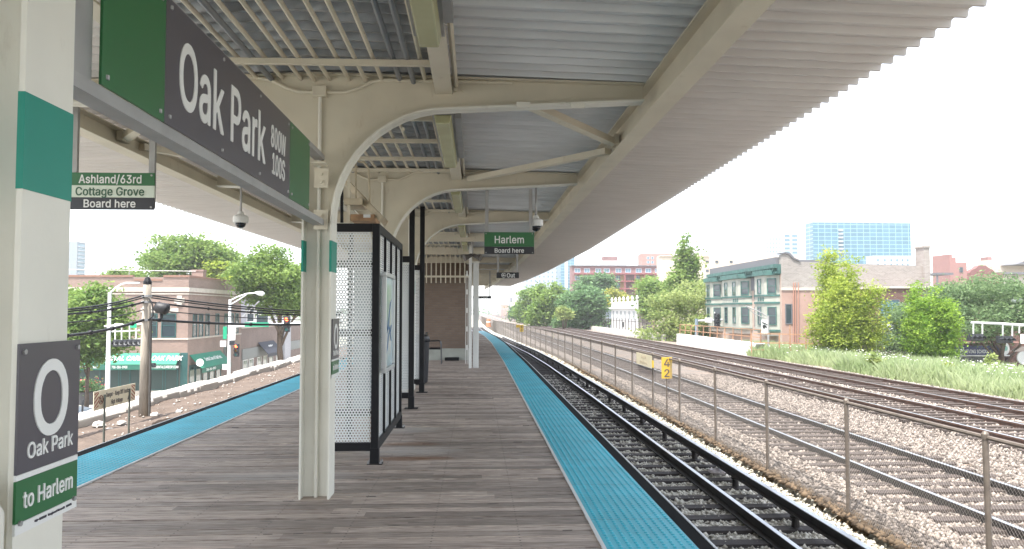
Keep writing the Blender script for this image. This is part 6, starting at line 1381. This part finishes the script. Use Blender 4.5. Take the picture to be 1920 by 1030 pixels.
MB().prism([(gX, zs + .002), (xe, zs + .002), (xe, zpx(497, gD)), (xpx(1540, gD), zpx(491, gD)), (xpx(1500, gD), zpx(489, gD)), (xpx(1488, gD), zpx(484, gD)), (xpx(1480, gD), zpx(476, gD)), (gX + .3, zpx(474, gD)), (gX, zpx(476, gD))], 'y', gD + .001, gD + .4).build('side_parapet', greybrick, b)
MB().prism([(xpx(1500, gD), zpx(489, gD) + .002), (xpx(1488, gD), zpx(484, gD) + .002), (xpx(1480, gD), zpx(476, gD) + .002), (gX + .3, zpx(474, gD) + .002), (gX - .1, zpx(475, gD)), (gX - .1, zpx(473, gD)), (gX + .35, zpx(471, gD)), (xpx(1483, gD), zpx(473, gD)), (xpx(1491, gD), zpx(482, gD)), (xpx(1502, gD), zpx(486.5, gD))], 'y', gD - .08, gD + .5).build('stone_coping', slate, b)
MB().box(gX - .02, xe, gD - .06, gD - .002, zs - .12, zs + .08).build('stone_band', stone, b)
MB().box(xpx(1731, gD), xpx(1742, gD), gD - .3, gD + .9, zpx(497, gD) - 2, zpx(462, gD)).box(xpx(1731, gD) - .06, xpx(1742, gD) + .06, gD - .36, gD + .96, zpx(462, gD) + .002, zpx(462, gD) + .14).build('chimney', greybrick, b)
MB().box(gX - .025, gX - .002, gD + .02, gYe, -5.5, zc0).build('front_face', facebrick, b)
MB().box(gX - .1, gX + 4, gD + .45, gYe, zs + .01, zr - .2).build('roof', slate, b)
MB().box(gX - .35, gX - .03, gD + .0, gYe, zc0, zc1).build('cornice', grn, b)
MB().box(gX - .62, gX - .36, gD - .12, gYe + .1, zc1 - .30, zc1).box(gX - .5, gX - .36, gD - .06, gYe, zc0, zc0 + .14).build('cornice_moulding', grn, b)
mb = MB()
for y in np.arange(gD + .2, gYe, .55): mb.box(gX - .58, gX - .362, y, y + .22, zc1 - .5, zc1 - .302)
mb.build('brackets', mat('copper_green_dark', (.05, .12, .10), .7), b)
MB().box(gX - .3, gX + .3, gD + .41, gYe, zc1 + .002, zr).build('parapet', slate, b)
for (pa, pb, nw) in ((1463, 1431, 2), (1411, 1369, 3), (1357, 1337, 2)):
    ya_, yb_ = ypx(pa, gX), ypx(pb, gX); ya_ = max(ya_, gD + .15); d = .95
    def baybox(z0, z1, m, nm, e=0): return MB().prism([(gX - .03, ya_ - e), (gX - d - e, ya_ + .75 - e), (gX - d - e, yb_ - .75 + e), (gX - .03, yb_ + e)], 'z', z0, z1).build(nm, m, b)
    baybox(.15, 4.35, crm, 'bay'); baybox(4.36, 4.75, grn, 'bay_cornice', .16); baybox(2.72, 2.86, grn, 'bay_band', .06); baybox(2.15, 2.30, grn, 'bay_band', .06); baybox(.0, .14, grn, 'bay_base', .08); baybox(-.35, -.01, stone, 'bay_base', -.15)
    # each bay: one window on the slanting near side, the rest on the front
    sl_ = Vector((gX - d - (gX - .03), .75, 0)); mid = Vector((gX - .03 - d / 2, ya_ + .375, 0)); an = math.atan2(-(.75), d)
    for (za, zb) in ((2.92, 4.12), (.5, 1.92)):
        q = window(b, 'y', mid.x, (za + zb) / 2, .72, round(zb - za, 2), mid.y, grn, glass, bars=(1, 2)); q.rotation_euler = (0, 0, math.atan2(-.75, d - .03) )
        L = (yb_ - .75) - (ya_ + .75); k = nw - 1
        for j in range(k):
            yy = ya_ + .75 + L * (j + .5) / k; window(b, 'x-', yy, (za + zb) / 2, .8, round(zb - za, 2), gX - d, grn, glass, bars=(1, 2))
    for j in range(3): MB().box(gX - d - .012, gX - d + .01, ya_ + .85 + j * .5, ya_ + 1.2 + j * .5, 2.36, 2.66).build('panel', grn, b)
for px in (1418, 1362):
    y = ypx(px, gX); window(b, 'x-', y, 3.35, .55, 1.6, gX - .025, slate, glass, arched=True); window(b, 'x-', y, 1.1, .55, 1.7, gX - .025, slate, glass)
for py_ in (588,): window(b, 'y', xpx(1475, gD) + .15, zpx(589, gD), .55, 1.55, gD, slate, glass); 
for px in (1488, 1491.5, 1497): MB().tube([PY(px, 530, gD - .08), PY(px, 660, gD - .08)], .035, 6).build('downpipe', mat('rusty_pipe', (.40, .20, .14), .7), b)
MB().box(xpx(1421, gD + 4), xpx(1426, gD + 4), gD - .02, gD - .001, -2.2, -.6)
# brick wing behind the young maples
b = thing('brick_wing', (xpx(1745, 58), 58, -5.5), 'red brick building behind the trees above the driving school shop', 'building')
rb2 = brick('dull_red_brick', (.135, .058, .043), (.11, .048, .036), (.16, .12, .10))
MB().box(xpx(1640, 57), xpx(1775, 57), 57, 59.9, -5.5, zpx(540, 57)).build('wall', rb2, b)
MB().box(xpx(1775, 57) + .002, xpx(1990, 57), 57.02, 72, -5.5, zpx(590, 57)).build('wall', rb2, b)
window(b, 'y', xpx(1668, 57), zpx(590, 57), 1.5, 2.2, 57, slate, blueglass, bars=(1, 2))
MB().box(xpx(1638, 57), xpx(1777, 57), 56.9, 57.3, zpx(540, 57) + .002, zpx(536, 57)).build('coping', stone, b)
# dark timber shop and awning, driving school shop
b = thing('timber_shop', (xpx(1690, 55), 55, -5.5), 'dark timber clad shop front with a pale grey awning, behind the young maples', 'shop')
MB().box(xpx(1640, 55), xpx(1748, 55), 55, 56.9, -5.5, zpx(628, 55)).build('wall', mat('dark_timber', (.085, .06, .055), .8, var=.3, vscale=3, stretch=(.2, .2, 9)), b)
MB().prism([(54.9, zpx(607, 55)), (53.6, zpx(617, 55)), (53.6, zpx(621, 55)), (54.95, zpx(612, 55))], 'x', xpx(1650, 55), xpx(1712, 55)).build('awning', mat('pale_awning', (.50, .51, .53), .7), b)
MB().box(xpx(1655, 55), xpx(1745, 55), 54.95, 54.998, zpx(664, 55), zpx(659, 55)).build('beam', mat('timber_beam', (.25, .2, .17), .8), b)
for px in (1665, 1690, 1720): window(b, 'y', xpx(px, 55), -2.7, .9, 1.7, 55, slate, glass)
b = thing('driving_school_shop', (xpx(1830, 54), 54, -5.5), 'shop with a dark blue sign reading Excel Driving School under the locust trees', 'shop')
x0, x1 = xpx(1768, 54), xpx(1881, 54); navy = mat('navy_sign', (.012, .02, .095), .4)
MB().box(x0 - .3, xpx(1990, 54), 54, 56.9, -5.5, zpx(645, 54)).build('wall', rb2, b)
MB().box(x0, x1, 53.7, 53.998, zpx(667, 54), zpx(650, 54)).build('sign_board', navy, b)
MB().box(x0 - .05, x1 + .05, 53.5, 53.998, zpx(669.5, 54), zpx(667.5, 54)).build('sign_ledge', white, b)
text('Excel', .75, signwhite, b, (xpx(1786, 54), 53.69, zpx(659.5, 54)), FACE_CAM, wid=1.22)
text('DRIVING SCHOOL', .36, signwhite, b, (xpx(1823, 54), 53.69, zpx(660.5, 54)), FACE_CAM, wid=1.82)
for px in (1790, 1812, 1834, 1856): window(b, 'y', xpx(px, 54), zpx(681, 54), .8, .9, 54, slate, glass)
MB().box(x1 + .1, x1 + .5, 53.7, 53.998, -5.5, zpx(650, 54)).build('pier', rb2, b)
# gantry with signals at the right edge
GD = 46.0
t = thing('signal_gantry', (xpx(1985, GD), GD, -5.5), 'long white signal arm crossing the right edge with hanging signals', 'signal arm')
MB().tube([PY(1821, 605, GD), PY(1870, 607, GD), PY(1990, 615, GD)], [.06, .08, .11], 10).build('arm', whitemetal, t)
MB().tube([(xpx(1985, GD), GD, -5.5), PY(1985, 600, GD)], .14, 10).build('pole', whitemetal, t)
for px in (1825, 1842, 1880, 1898, 1911): MB().tube([PY(px, 607, GD - .03), PY(px, 633 if px < 1905 else 625, GD - .03)], .04, 6).build('hanger', whitemetal, t)
MB().box(xpx(1908, GD), xpx(1932, GD), GD - .2, GD - .17, zpx(646, GD), zpx(628, GD)).build('sign_plate', signwhite, t); MB().box(xpx(1916, GD), xpx(1930, GD), GD - .22, GD - .2, zpx(637, GD), zpx(632, GD)).prism([(xpx(1913, GD), zpx(643, GD)), (xpx(1928, GD), zpx(640, GD)), (xpx(1928, GD), zpx(643, GD))], 'y', GD - .22, GD - .2).build('arrow_mark', mat('street_green', (.0, .30, .15), .5), t)
dl = [mat('signal_lens_dark', (.10, .11, .13), .25)] * 3
signal('left hanging signal on the long white arm at the right edge', 1831, 633, GD - .4, True, s=.28, lens=dl)
signal('right hanging signal on the long white arm, by the oval sign', 1886, 637, GD - .4, True, s=.28, lens=dl)
t = thing('oval_sign', (xpx(1883, 53), 53, zpx(655, 53)), 'white oval shop sign with a green mark above the grass', 'sign')
mb = MB(); c = PY(1885, 654, 53); pts = [(c.x + .30 * math.cos(a), c.z + .42 * math.sin(a)) for a in np.linspace(0, 2 * math.pi, 24, endpoint=False)]
mb.prism(pts, 'y', 53, 53.12).build('panel', signwhite, t); MB().prism([(c.x + .17 * math.cos(a), c.z + .02 + .17 * math.sin(a)) for a in np.linspace(0, 2 * math.pi, 16, endpoint=False)], 'y', 52.985, 52.998).build('mark', mat('mint', (.25, .50, .42), .5), t)
MB().tube([(c.x + .2, 53.2, c.z), (c.x + .55, 53.7, c.z)], .04, 6).build('bracket', steelgrey, t)
c = PY(1917, 668, 50)
t = thing('round_kiosk_sign', (c.x, 50, -5.5), 'white round sign with a pale peaked top at the right edge', 'sign')
MB().tube([(c.x, 49.9, c.z - .1), (c.x, 50, c.z - .1)], .42, 22).build('disc', signwhite, t); MB().prism([(c.x - .6, c.z + .30), (c.x + .6, c.z + .30), (c.x + .1, c.z + .62), (c.x - .1, c.z + .62)], 'y', 49.9, 50.3).build('hood', mat('pale_pink', (.55, .46, .43), .8), t); MB().tube([(c.x, 50.1, -5.5), (c.x, 50.1, c.z)], .08, 8).build('post', steelgrey, t)
t = thing('street_lamp', (xpx(1990, 48), 48, -5.5), 'white lamp head poking in at the right edge before the locust tree', 'street lamp', 'street lamps')
a, c = PY(1896, 565, 48), PY(1908, 563, 48)
MB().tube([a, a.lerp(c, .4), c, PY(1917, 563, 48)], [.05, .16, .16, .07], 10).build('lamp_head', whitemetal, t, smooth=True); MB().tube([PY(1915, 563, 48), PY(1985, 575, 48), (xpx(1990, 48), 48, -5.5)], .06, 8).build('pole', whitemetal, t)
# street signal mast by the parapet and the banner pole
MD = 72.0
t = thing('signal_mast', (xpx(1306, MD), MD, -5.5), 'grey blue signal mast with an arm over the street, behind the white parapet', 'signal mast')
blu = mat('mast_blue', (.16, .21, .25), .55)
MB().tube([(xpx(1306, MD), MD, -5.5), PY(1306, 598, MD)], [.18, .15], 10).build('pole', blu, t); MB().tube([PY(1304, 602, MD), PY(1375, 599, MD)], .09, 8).build('arm', mat('mast_pale', (.42, .45, .48), .5), t)
MB().box(xpx(1321, MD), xpx(1334, MD), MD - .12, MD - .09, zpx(605, MD), zpx(596, MD)).build('sign_plate', white, t); MB().tube([PY(1340, 585, MD), PY(1340, 615, MD)], .05, 6).tube([PY(1363, 585, MD), PY(1363, 628, MD)], .05, 6).build('hanger', whitemetal, t)
signal('shorter signal of the pair on the grey blue mast', 1345, 602, MD - .3, False, s=.42, lens=dl); signal('taller right hand signal of the pair on the grey blue mast', 1369, 602, MD - .3, False, s=.50, lens=dl)
BDp = 52.0
t = thing('banner_pole', (xpx(1440, BDp), BDp, -5.5), 'street pole with a white and black bird banner before the bay windows', 'banner')
MB().tube([(xpx(1440, BDp), BDp, -5.5), PY(1440, 592, BDp)], .07, 8).build('pole', steelgrey, t)
MB().tube([PY(1440, 594, BDp), PY(1420, 583, BDp), PY(1398, 574, BDp)], .04, 6).tube([PY(1440, 599, BDp), PY(1415, 589, BDp), PY(1400, 575, BDp)], .03, 6).build('arm', steelgrey, t)
MB().box(xpx(1427, BDp), xpx(1438.5, BDp), BDp - .03, BDp - .01, zpx(626, BDp), zpx(600, BDp)).build('banner', signwhite, t)
bc = PY(1433, 611, BDp); f = .012 * BDp / 10
MB().prism([(bc.x - .16, bc.z + .26), (bc.x + .18, bc.z + .12), (bc.x + .18, bc.z + .05), (bc.x - .16, bc.z + .17)], 'y', BDp - .05, BDp - .031).prism([(bc.x - .14, bc.z + .02), (bc.x - .02, bc.z + .08), (bc.x + .14, bc.z - .02), (bc.x + .17, bc.z - .18), (bc.x + .05, bc.z - .10), (bc.x - .03, bc.z - .22), (bc.x - .12, bc.z - .12)], 'y', BDp - .05, BDp - .031).build('bird_mark', sigblack, t)

# ---- white shop, grey house in the middle distance
wX = 20.5; ya_, yb_ = ypx(1197, wX), ypx(1148, wX)
b = thing('white_shop', (wX, ya_, -5.5), 'white one storey front with a knobbed parapet and brick side wall', 'building')
zt_ = zpx(565, ya_); xe = xpx(1222, ya_)
MB().box(wX, xe, ya_, yb_, -5.5, zt_ - .6).build('wall', greybrick, b)
wf = mat('white_front', (.62, .61, .585), .7, var=.05)
MB().box(wX - .15, wX - .003, ya_ - .05, yb_, -5.5, zt_).build('front', wf, b); MB().box(wX - .35, wX - .152, ya_ - .1, yb_, zt_ - .95, zt_ - .7).build('cornice', wf, b)
mb = MB()
for k in range(7): y = ya_ + .3 + (yb_ - ya_ - .6) * k / 6; MB().lathe((wX - .08, y, zt_), [(.24, 0), (.24, .08), (.10, .14), (.22, .4), (.12, .65), (.02, .8)], 10).build('finial', wf, b)
for k in range(6):
    y = ya_ + 2 + (yb_ - ya_ - 4) * k / 5; window(b, 'x-', y, zpx(592, (ya_ + yb_) / 2), 1.7, 1.35, wX - .15, wf, mat('pale_pane', (.46, .48, .49), .2), bars=(1, 1))
MB().box(wX - .17, wX - .152, (ya_ + yb_) / 2 - .7, (ya_ + yb_) / 2 + .7, zpx(617, ya_), zpx(606, ya_)).build('sign_mark', sigblack, b)
b = thing('grey_house', (xpx(1118, 128), 128, -5.5), 'pale blue grey flat roofed house left of the white front', 'building')
MB().box(xpx(1108, 128), xpx(1151, 128), 128, 138, -5.5, zpx(580, 128)).build('wall', mat('blue_grey_siding', (.42, .47, .54), .8), b); MB().box(xpx(1106, 128), xpx(1152, 128), 127.6, 138, zpx(580, 128) + .003, zpx(577, 128)).build('roof', white, b)
window(b, 'y', xpx(1125, 128), zpx(592, 128), 1.0, 1.6, 128, white, glass, bars=(1, 2)); window(b, 'y', xpx(1130.5, 128), zpx(592, 128), 1.0, 1.6, 128, white, glass, bars=(1, 2))
tag(MB().sweep([(18.9, -5.5), (18.9, -.75), (19.2, -.75), (19.2, -5.5)], [78, 100, 130, 160, 200], off(.35)).build('low_wall', paleconc), 'low pale concrete wall along the far side of the tracks', 'wall')
ifm = mat('iron_fence', (.06, .05, .05), .7); t = thing('iron_fence', (19.6, 80, -1), 'dark picket fence along the trees beyond the far track', 'fence')
mb = MB()
for y in np.arange(80, 190, 1.1): mb.box(19.55, 19.63, y, y + .08, -1.0, .55)
for i, y in enumerate(np.arange(80, 190, 2.2)):
    if i == 0: m0 = box(-.04, .04, -.05, .05, -1.2, .6).build('picket', ifm); q = m0
    else: q = m0.copy(); S.collection.objects.link(q)
    q.parent = t; q.location = (0, y - 80, 1.0)
MB().box(19.57, 19.63, 80, 190, .25, .31).build('rail', ifm, t)

# ---- brick apartment block and other far buildings
def block(name, label, px0, px1, py0, D, depth, m, zg=-5.5, cat='building'):
    b = thing(name, (xpx((px0 + px1) / 2, D), D, zg), label, cat); MB().box(xpx(px0, D), xpx(px1, D), D, D + depth, zg, zpx(py0, D)).build('wall', m, b); return b
def wins(b, D, pxs, pys, wpx, hpx, fm, gm, bars=(1, 1)):
    for py in pys:
        for px in pxs: window(b, 'y', xpx(px, D), zpx(py, D), round(wpx / F * D, 2), round(hpx / F * D, 2), D, fm, gm, bars=bars, depth=.08)
apb = brick('apartment_brick', (.22, .115, .115), (.19, .10, .10), (.32, .25, .22), bw=.5, rh=.2)
D = 185.0
b = block('apartment_block', 'long red brick apartment block with rows of red balconies behind the dark trees', 1073, 1241, 499, D, 5, apb)
MB().box(xpx(1072, D), xpx(1242, D), D - .3, D + 5, zpx(499, D) + .002, zpx(497, D)).build('coping', slate, b)
pale = mat('pale_frame', (.55, .58, .62), .6)
wins(b, D, [1083, 1101, 1122, 1138, 1160, 1178, 1198, 1216, 1234], [507], 11, 8, pale, blueglass, (2, 1)); wins(b, D, [1083, 1122, 1160, 1198, 1234], [521, 535, 549], 10, 8, pale, blueglass, (2, 1))
balm = mat('balcony_red', (.24, .075, .075), .7); infill = mat('orange_infill', (.44, .27, .13), .8)
for py in (513.5, 527.5, 541.5): MB().box(xpx(1076, D), xpx(1240, D), D - 1.6, D - .1, zpx(py + 1.2, D), zpx(py - 1.0, D)).build('balcony', balm, b)
for px in (1092, 1112, 1131, 1151, 1170, 1189, 1207, 1226): MB().box(xpx(px, D) - .15, xpx(px, D) + .15, D - 1.55, D - 1.3, zpx(560, D), zpx(513, D)).build('balcony_post', balm, b)
for px in (1131, 1167, 1204): MB().box(xpx(px - 4, D), xpx(px + 4, D), D - .08, D - .01, zpx(552, D), zpx(515, D)).build('infill_panel', infill, b)
MB().box(xpx(1130, D), xpx(1176, D), D + 1, D + 4, zpx(497, D), zpx(488, D)).build('penthouse', mat('pale_block', (.62, .60, .60), .8), b); MB().box(xpx(1133, D), xpx(1160, D), D + 1, D + 4, zpx(488, D) + .01, zpx(480, D)).build('penthouse_top', apb, b)
D = 240.0
b = block('brick_tower', 'pinkish brick block with a white top storey behind the pointed tree', 1203, 1262, 475, D, 5, mat('pink_brick_far', (.33, .19, .165), .85))
MB().box(xpx(1206, D), xpx(1355, D), D + 2, D + 6, zpx(476, D), zpx(462, D)).build('top_storey', mat('pale_top', (.60, .58, .58), .8), b); wins(b, D, [1216, 1224, 1235, 1243], [483, 491, 499], 5, 5, pale, blueglass)
MB().box(xpx(1262, D) + .01, xpx(1352, D), D + 1, D + 5, -5.5, zpx(476, D)).build('wing', mat('pale_wing', (.56, .50, .45), .85), b)
beige = mat('beige_render', (.56, .47, .38), .85, var=.05); D = 150.0
b = block('beige_block', 'long plain beige building behind the pointed tree and the cornice', 1241, 1500, 480, D, 4, beige); wins(b, D, [1327, 1345, 1372], [490, 507, 523], 6, 5, slate, glass)
MB().box(xpx(1240, D), xpx(1330, D), D - .2, D + 2, zpx(480, D) + .01, zpx(477.5, D)).box(xpx(1375, D), xpx(1395, D), D + 3, D + 8, zpx(480, D), zpx(475, D)).build('parapet', beige, b)
D = 380.0
whitet = mat('white_tower', (.34, .37, .40), .8)
b = block('white_tower', 'hazy white residential tower with a grid of windows under the canopy edge', 982, 1052, 488, D, 30, whitet)
wins(b, D, [988, 996, 1004, 1012, 1020, 1028, 1036, 1044], [495, 503, 511, 519, 527, 535, 543, 551], 3.4, 4, pale, blueglass)
def curtain(name, base, line, dark, px_, pz_):
    m = mat(name, base, .12); n, l, bs = nodes(m); g_ = n.new('ShaderNodeNewGeometry'); sp = n.new('ShaderNodeSeparateXYZ'); l.new(g_.outputs['Position'], sp.inputs[0]); cb = n.new('ShaderNodeCombineXYZ')
    l.new(math_node(n, l, 'ADD', sp.outputs[0], sp.outputs[1]), cb.inputs[0]); l.new(sp.outputs[2], cb.inputs[1]); t = n.new('ShaderNodeTexBrick'); t.offset = 0; l.new(cb.outputs[0], t.inputs['Vector'])
    t.inputs['Scale'].default_value = 1; t.inputs['Brick Width'].default_value = px_; t.inputs['Row Height'].default_value = pz_; t.inputs['Mortar Size'].default_value = .10; t.inputs['Mortar Smooth'].default_value = .2; t.inputs['Bias'].default_value = -.2
    t.inputs['Color1'].default_value = (*base, 1); t.inputs['Color2'].default_value = (*dark, 1); t.inputs['Mortar'].default_value = (*line, 1); l.new(t.outputs['Color'], bs.inputs['Base Color']); bs.inputs['Specular IOR Level'].default_value = .6
    return m
cg = curtain('glass_curtain_wall', (.055, .165, .23), (.22, .36, .42), (.035, .12, .18), 2.2, 1.32)
b = block('glass_tower', 'pale hazy glass tower beside the white tower, just past the canopy edge', 1052, 1078, 470, D - 20, 30, cg)
MB().box(xpx(1050, D), xpx(1056, D), D - 20.3, D - 20.02, -5.5, zpx(472, D - 20)).build('corner_strip', whitet, b)
D = 260.0
b = block('glass_office', 'large blue glass office building with a pale flat top, behind the young maple', 1527, 1711, 414, D, 11, cg)
MB().box(xpx(1527, D) - .1, xpx(1527, D) - .004, D + 6, D + 11.1, -5.5, zpx(414, D)).build('pale_end', mat('pale_panel', (.62, .68, .72), .7), b); MB().box(xpx(1527, D) - .06, xpx(1527, D) - .004, D + .01, D + 5.98, -5.5, zpx(415, D)).build('dark_strip', curtain('dark_curtain_wall', (.05, .15, .22), (.3, .45, .52), (.03, .11, .17), 5, 1.35), b)
MB().box(xpx(1549, D), xpx(1665, D), D + 4, D + 22, zpx(414, D), zpx(401, D)).build('plant_storey', mat('plant_grey', (.36, .38, .40), .8), b)
for k in range(7): MB().box(xpx(1574, D), xpx(1582, D), D - .8, D - .02, zpx(430 + 7.2 * k, D), zpx(427 + 7.2 * k, D)).build('balcony', whitet, b)
D = 235.0
b = block('white_office', 'white gridded office block left of the blue glass building', 1436, 1500, 436, D + 20, 6, whitet); D = 255
wins(b, D, [1440, 1446, 1452, 1458, 1464], [446, 454, 462, 470], 3.2, 4, pale, blueglass); wins(b, D, [1478, 1492], [440, 448, 456, 464, 472], 11, 5.2, pale, blueglass)
D = 225.0
b = block('white_lowrise', 'white low building with small square windows in front of the glass office', 1638, 1728, 477, D, 4, whitet); wins(b, D, [1648, 1661, 1673, 1684, 1694, 1704], [486, 495], 5, 5.5, pale, blueglass)
pinkb = mat('pink_brick_house', (.30, .165, .15), .85, var=.08, vscale=.6)
D = 95.0
b = block('stepped_brick_building', 'stepped dull pink brick building with one small dark window at upper right', 1783, 1815, 490, D, 3.7, pinkb)
MB().box(xpx(1783, D) - .01, xpx(1788, D), D + .01, D + 3.7, zpx(490, D) - .1, zpx(474, D)).box(xpx(1790, D), xpx(1804, D), D + 1, D + 4, zpx(490, D), zpx(479, D)).build('raised_part', pinkb, b); window(b, 'y', xpx(1804, D), zpx(504, D), .45, .65, D, slate, glass)
MB().box(xpx(1732, D), xpx(1762, D), D - 3, D - .02, zpx(516, D), zpx(512, D)).box(xpx(1733, D), xpx(1735, D), D - 2.9, D - 2.7, -5.5, zpx(516, D)).build('canopy_roof', slate, b)
D = 100.0
b = block('gabled_brick_building', 'dark red brick building with a stepped round gable at the upper right', 1815, 1882, 510, D, 2, mat('dark_red_brick', (.19, .085, .08), .85)); bm_ = MATS['dark_red_brick']
MB().prism([(xpx(1820, D), zpx(510, D)), (xpx(1868, D), zpx(510, D)), (xpx(1864, D), zpx(504, D)), (xpx(1856, D), zpx(500, D)), (xpx(1850, D), zpx(495.5, D)), (xpx(1838, D), zpx(495.5, D)), (xpx(1832, D), zpx(501, D)), (xpx(1823, D), zpx(505, D))], 'y', D, D + 1).build('gable', bm_, b)
D = 130.0
b = block('pale_roofed_building', 'pale beige building with a grey roof deck at the right edge above the trees', 1856, 1990, 485, D, 3, mat('pale_beige', (.52, .43, .36), .85)); MB().box(xpx(1862, D), xpx(1870, D), D + 1, D + 3, zpx(485, D), zpx(478, D)).build('chimney', apb, b)
MB().prism([(xpx(1878, D), zpx(496, D)), (xpx(1990, D), zpx(496, D)), (xpx(1990, D), zpx(489, D)), (xpx(1892, D), zpx(490, D))], 'y', D - 4, D - .01).build('roof', slate, b)
b = block('pale_shed', 'pale pink low building with flat dark roof edge at the right', 1880, 1990, 513, 108, 2, mat('pale_pink', (.55, .46, .43), .8)); MB().box(xpx(1876, 107), xpx(1992, 107), 107, 109, zpx(513, 108), zpx(509, 108)).build('roof_edge', slate, b)
D = 330.0
b = block('distant_block', 'small far pale pink building left of the trees', 961, 1002, 566, D, 20, mat('far_pink', (.55, .46, .44), .85)); MB().box(xpx(972, D), xpx(1000, D), D + 2, D + 15, zpx(566, D), zpx(556, D)).build('top_storey', whitet, b); MB().box(xpx(966, D), xpx(974, D), D - .3, D - .02, zpx(576, D), zpx(572, D)).build('window', glass, b)
b = block('distant_brick_block', 'tiny far orange brick building down the line', 940, 955, 571, 420, 20, mat('far_orange', (.46, .27, .22), .85))
t = tag(MB().tube([PY(957, 590, 380), PY(957, 558, 380)], [1.1, .9], 10).build('smokestack', mat('stack_grey', (.25, .25, .27), .8)), 'thin grey smokestack far down the line', 'smokestack')
t = thing('far_station_canopy', (xpx(945, 420), 420, -1), 'tiny far station shelter with posts beyond the curve', 'shelter')
MB().box(xpx(930, 400), xpx(962, 400), 400, 408, zpx(580.5, 400), zpx(579, 400)).build('roof', mat('far_roof', (.35, .36, .37), .8), t)
for px in (933, 941, 949, 958): MB().box(xpx(px, 400), xpx(px, 400) + .4, 401, 401.4, -1.2, zpx(580.6, 400)).build('post', steelgrey, t)

# ---- trees on the right
tree('young yellow green maple at the grass edge, tallest of the near trees on the right', 1492, 1660, 456, 690, 46, lf_light, 61, zg=-1.9, n=36000, size=.085, clump=.24, lobes=22, trunk_r=.09, dy=.9, shape='upright', per=20)
tree('smaller bright green young maple right of the tall yellow green one', 1690, 1794, 498, 690, 43.5, leafmat('leaf_bright', (.34, .48, .07), (.13, .26, .03), .5), 62, zg=-1.9, n=26000, size=.078, clump=.20, lobes=17, trunk_r=.08, shape='upright', per=20)
tree('wide feathery locust tree over the driving school at the right edge', 1730, 1995, 512, 660, 50, lf_locust, 63, n=34000, size=.10, clump=.42, lobes=14, trunk_px=1890, trunk_r=.2)
tree('feathery low locust branches between the maples and the timber shop', 1648, 1775, 566, 680, 51, lf_locust, 64, n=15000, size=.095, clump=.4, trunk_px=1740)
tree('pale yellow green tree behind the white bridge parapet', 1212, 1402, 533, 650, 80, lf_pale, 65, skirt=True, n=24000, size=.16, clump=.45, lobes=14, trunk_px=1300)
tree('tall pointed green tree rising behind the pale tree', 1243, 1326, 444, 562, 92, lf_mid, 66, n=11000, size=.22, clump=.42, shape='cone', lobes=8)
tree('loose green tree left of the tall pointed tree', 1195, 1262, 517, 610, 100, lf_mid, 67, n=6000, size=.24, clump=.55)
tree('dense dark green tree left of the grey house, nearest of its row', 1050, 1134, 538, 622, 125, lf_dark, 68, skirt=True, n=13000, size=.28, clump=.6, lobes=14, group='trees along the far side of the line')
tree('yellowish green tree in the middle of the row beyond the tracks', 994, 1066, 530, 612, 140, lf_mid, 69, skirt=True, n=11000, size=.30, clump=.6, lobes=13, group='trees along the far side of the line')
tree('hazy green tree at the left end of the row beyond the tracks', 972, 1036, 538, 608, 175, lf_mid, 70, skirt=True, n=9000, size=.36, clump=.75, lobes=12, group='trees along the far side of the line')
tree('low hazy bushes at the far left foot of the tree row beyond the tracks', 958, 1000, 566, 598, 200, lf_dark, 77, skirt=True, n=5000, size=.36, clump=.7, group='trees along the far side of the line')
tree('small silvery bush in front of the dark trees beyond the tracks', 1042, 1072, 574, 606, 118, lf_pale, 73, n=2000, size=.2, clump=.3)
tree('large round dark tree behind the row, under the brick apartment block', 1070, 1166, 514, 612, 150, lf_dark, 74, skirt=True, n=13000, size=.32, clump=.65)
tree('little yellow topped tree left of the white front', 1130, 1180, 541, 590, 140, lf_yel, 75, n=3500, size=.26, clump=.45)
tree('green mound of a tree behind the white front', 1186, 1240, 515, 590, 145, lf_mid, 76, n=5000, size=.3, clump=.6)
# far wood on the horizon
blobs = []; g = random.Random(4)
for i in range(46): blobs.append((-130 + i * 9 + g.uniform(-3, 3), 640 + g.uniform(-20, 20), -3 + g.uniform(-1, 1), 8, 6, g.uniform(5, 8)))
o = leaf_cloud('far_wood', blobs, 12000, 1.1, lf_dark, None, 99, 1.8); o['kind'] = 'stuff'

# =================================================================== HAZE
hm = bpy.data.materials.new('haze'); hm.use_nodes = True; n = hm.node_tree.nodes; l = hm.node_tree.links
n.remove(n['Principled BSDF']); pv = n.new('ShaderNodeVolumePrincipled'); pv.inputs['Color'].default_value = (.93, .95, .97, 1); pv.inputs['Density'].default_value = .0006
l.new(pv.outputs[0], n['Material Output'].inputs['Volume'])
h = box(-720, 920, -80, 1520, -7.2, 46).build('haze', hm); h['kind'] = 'stuff'
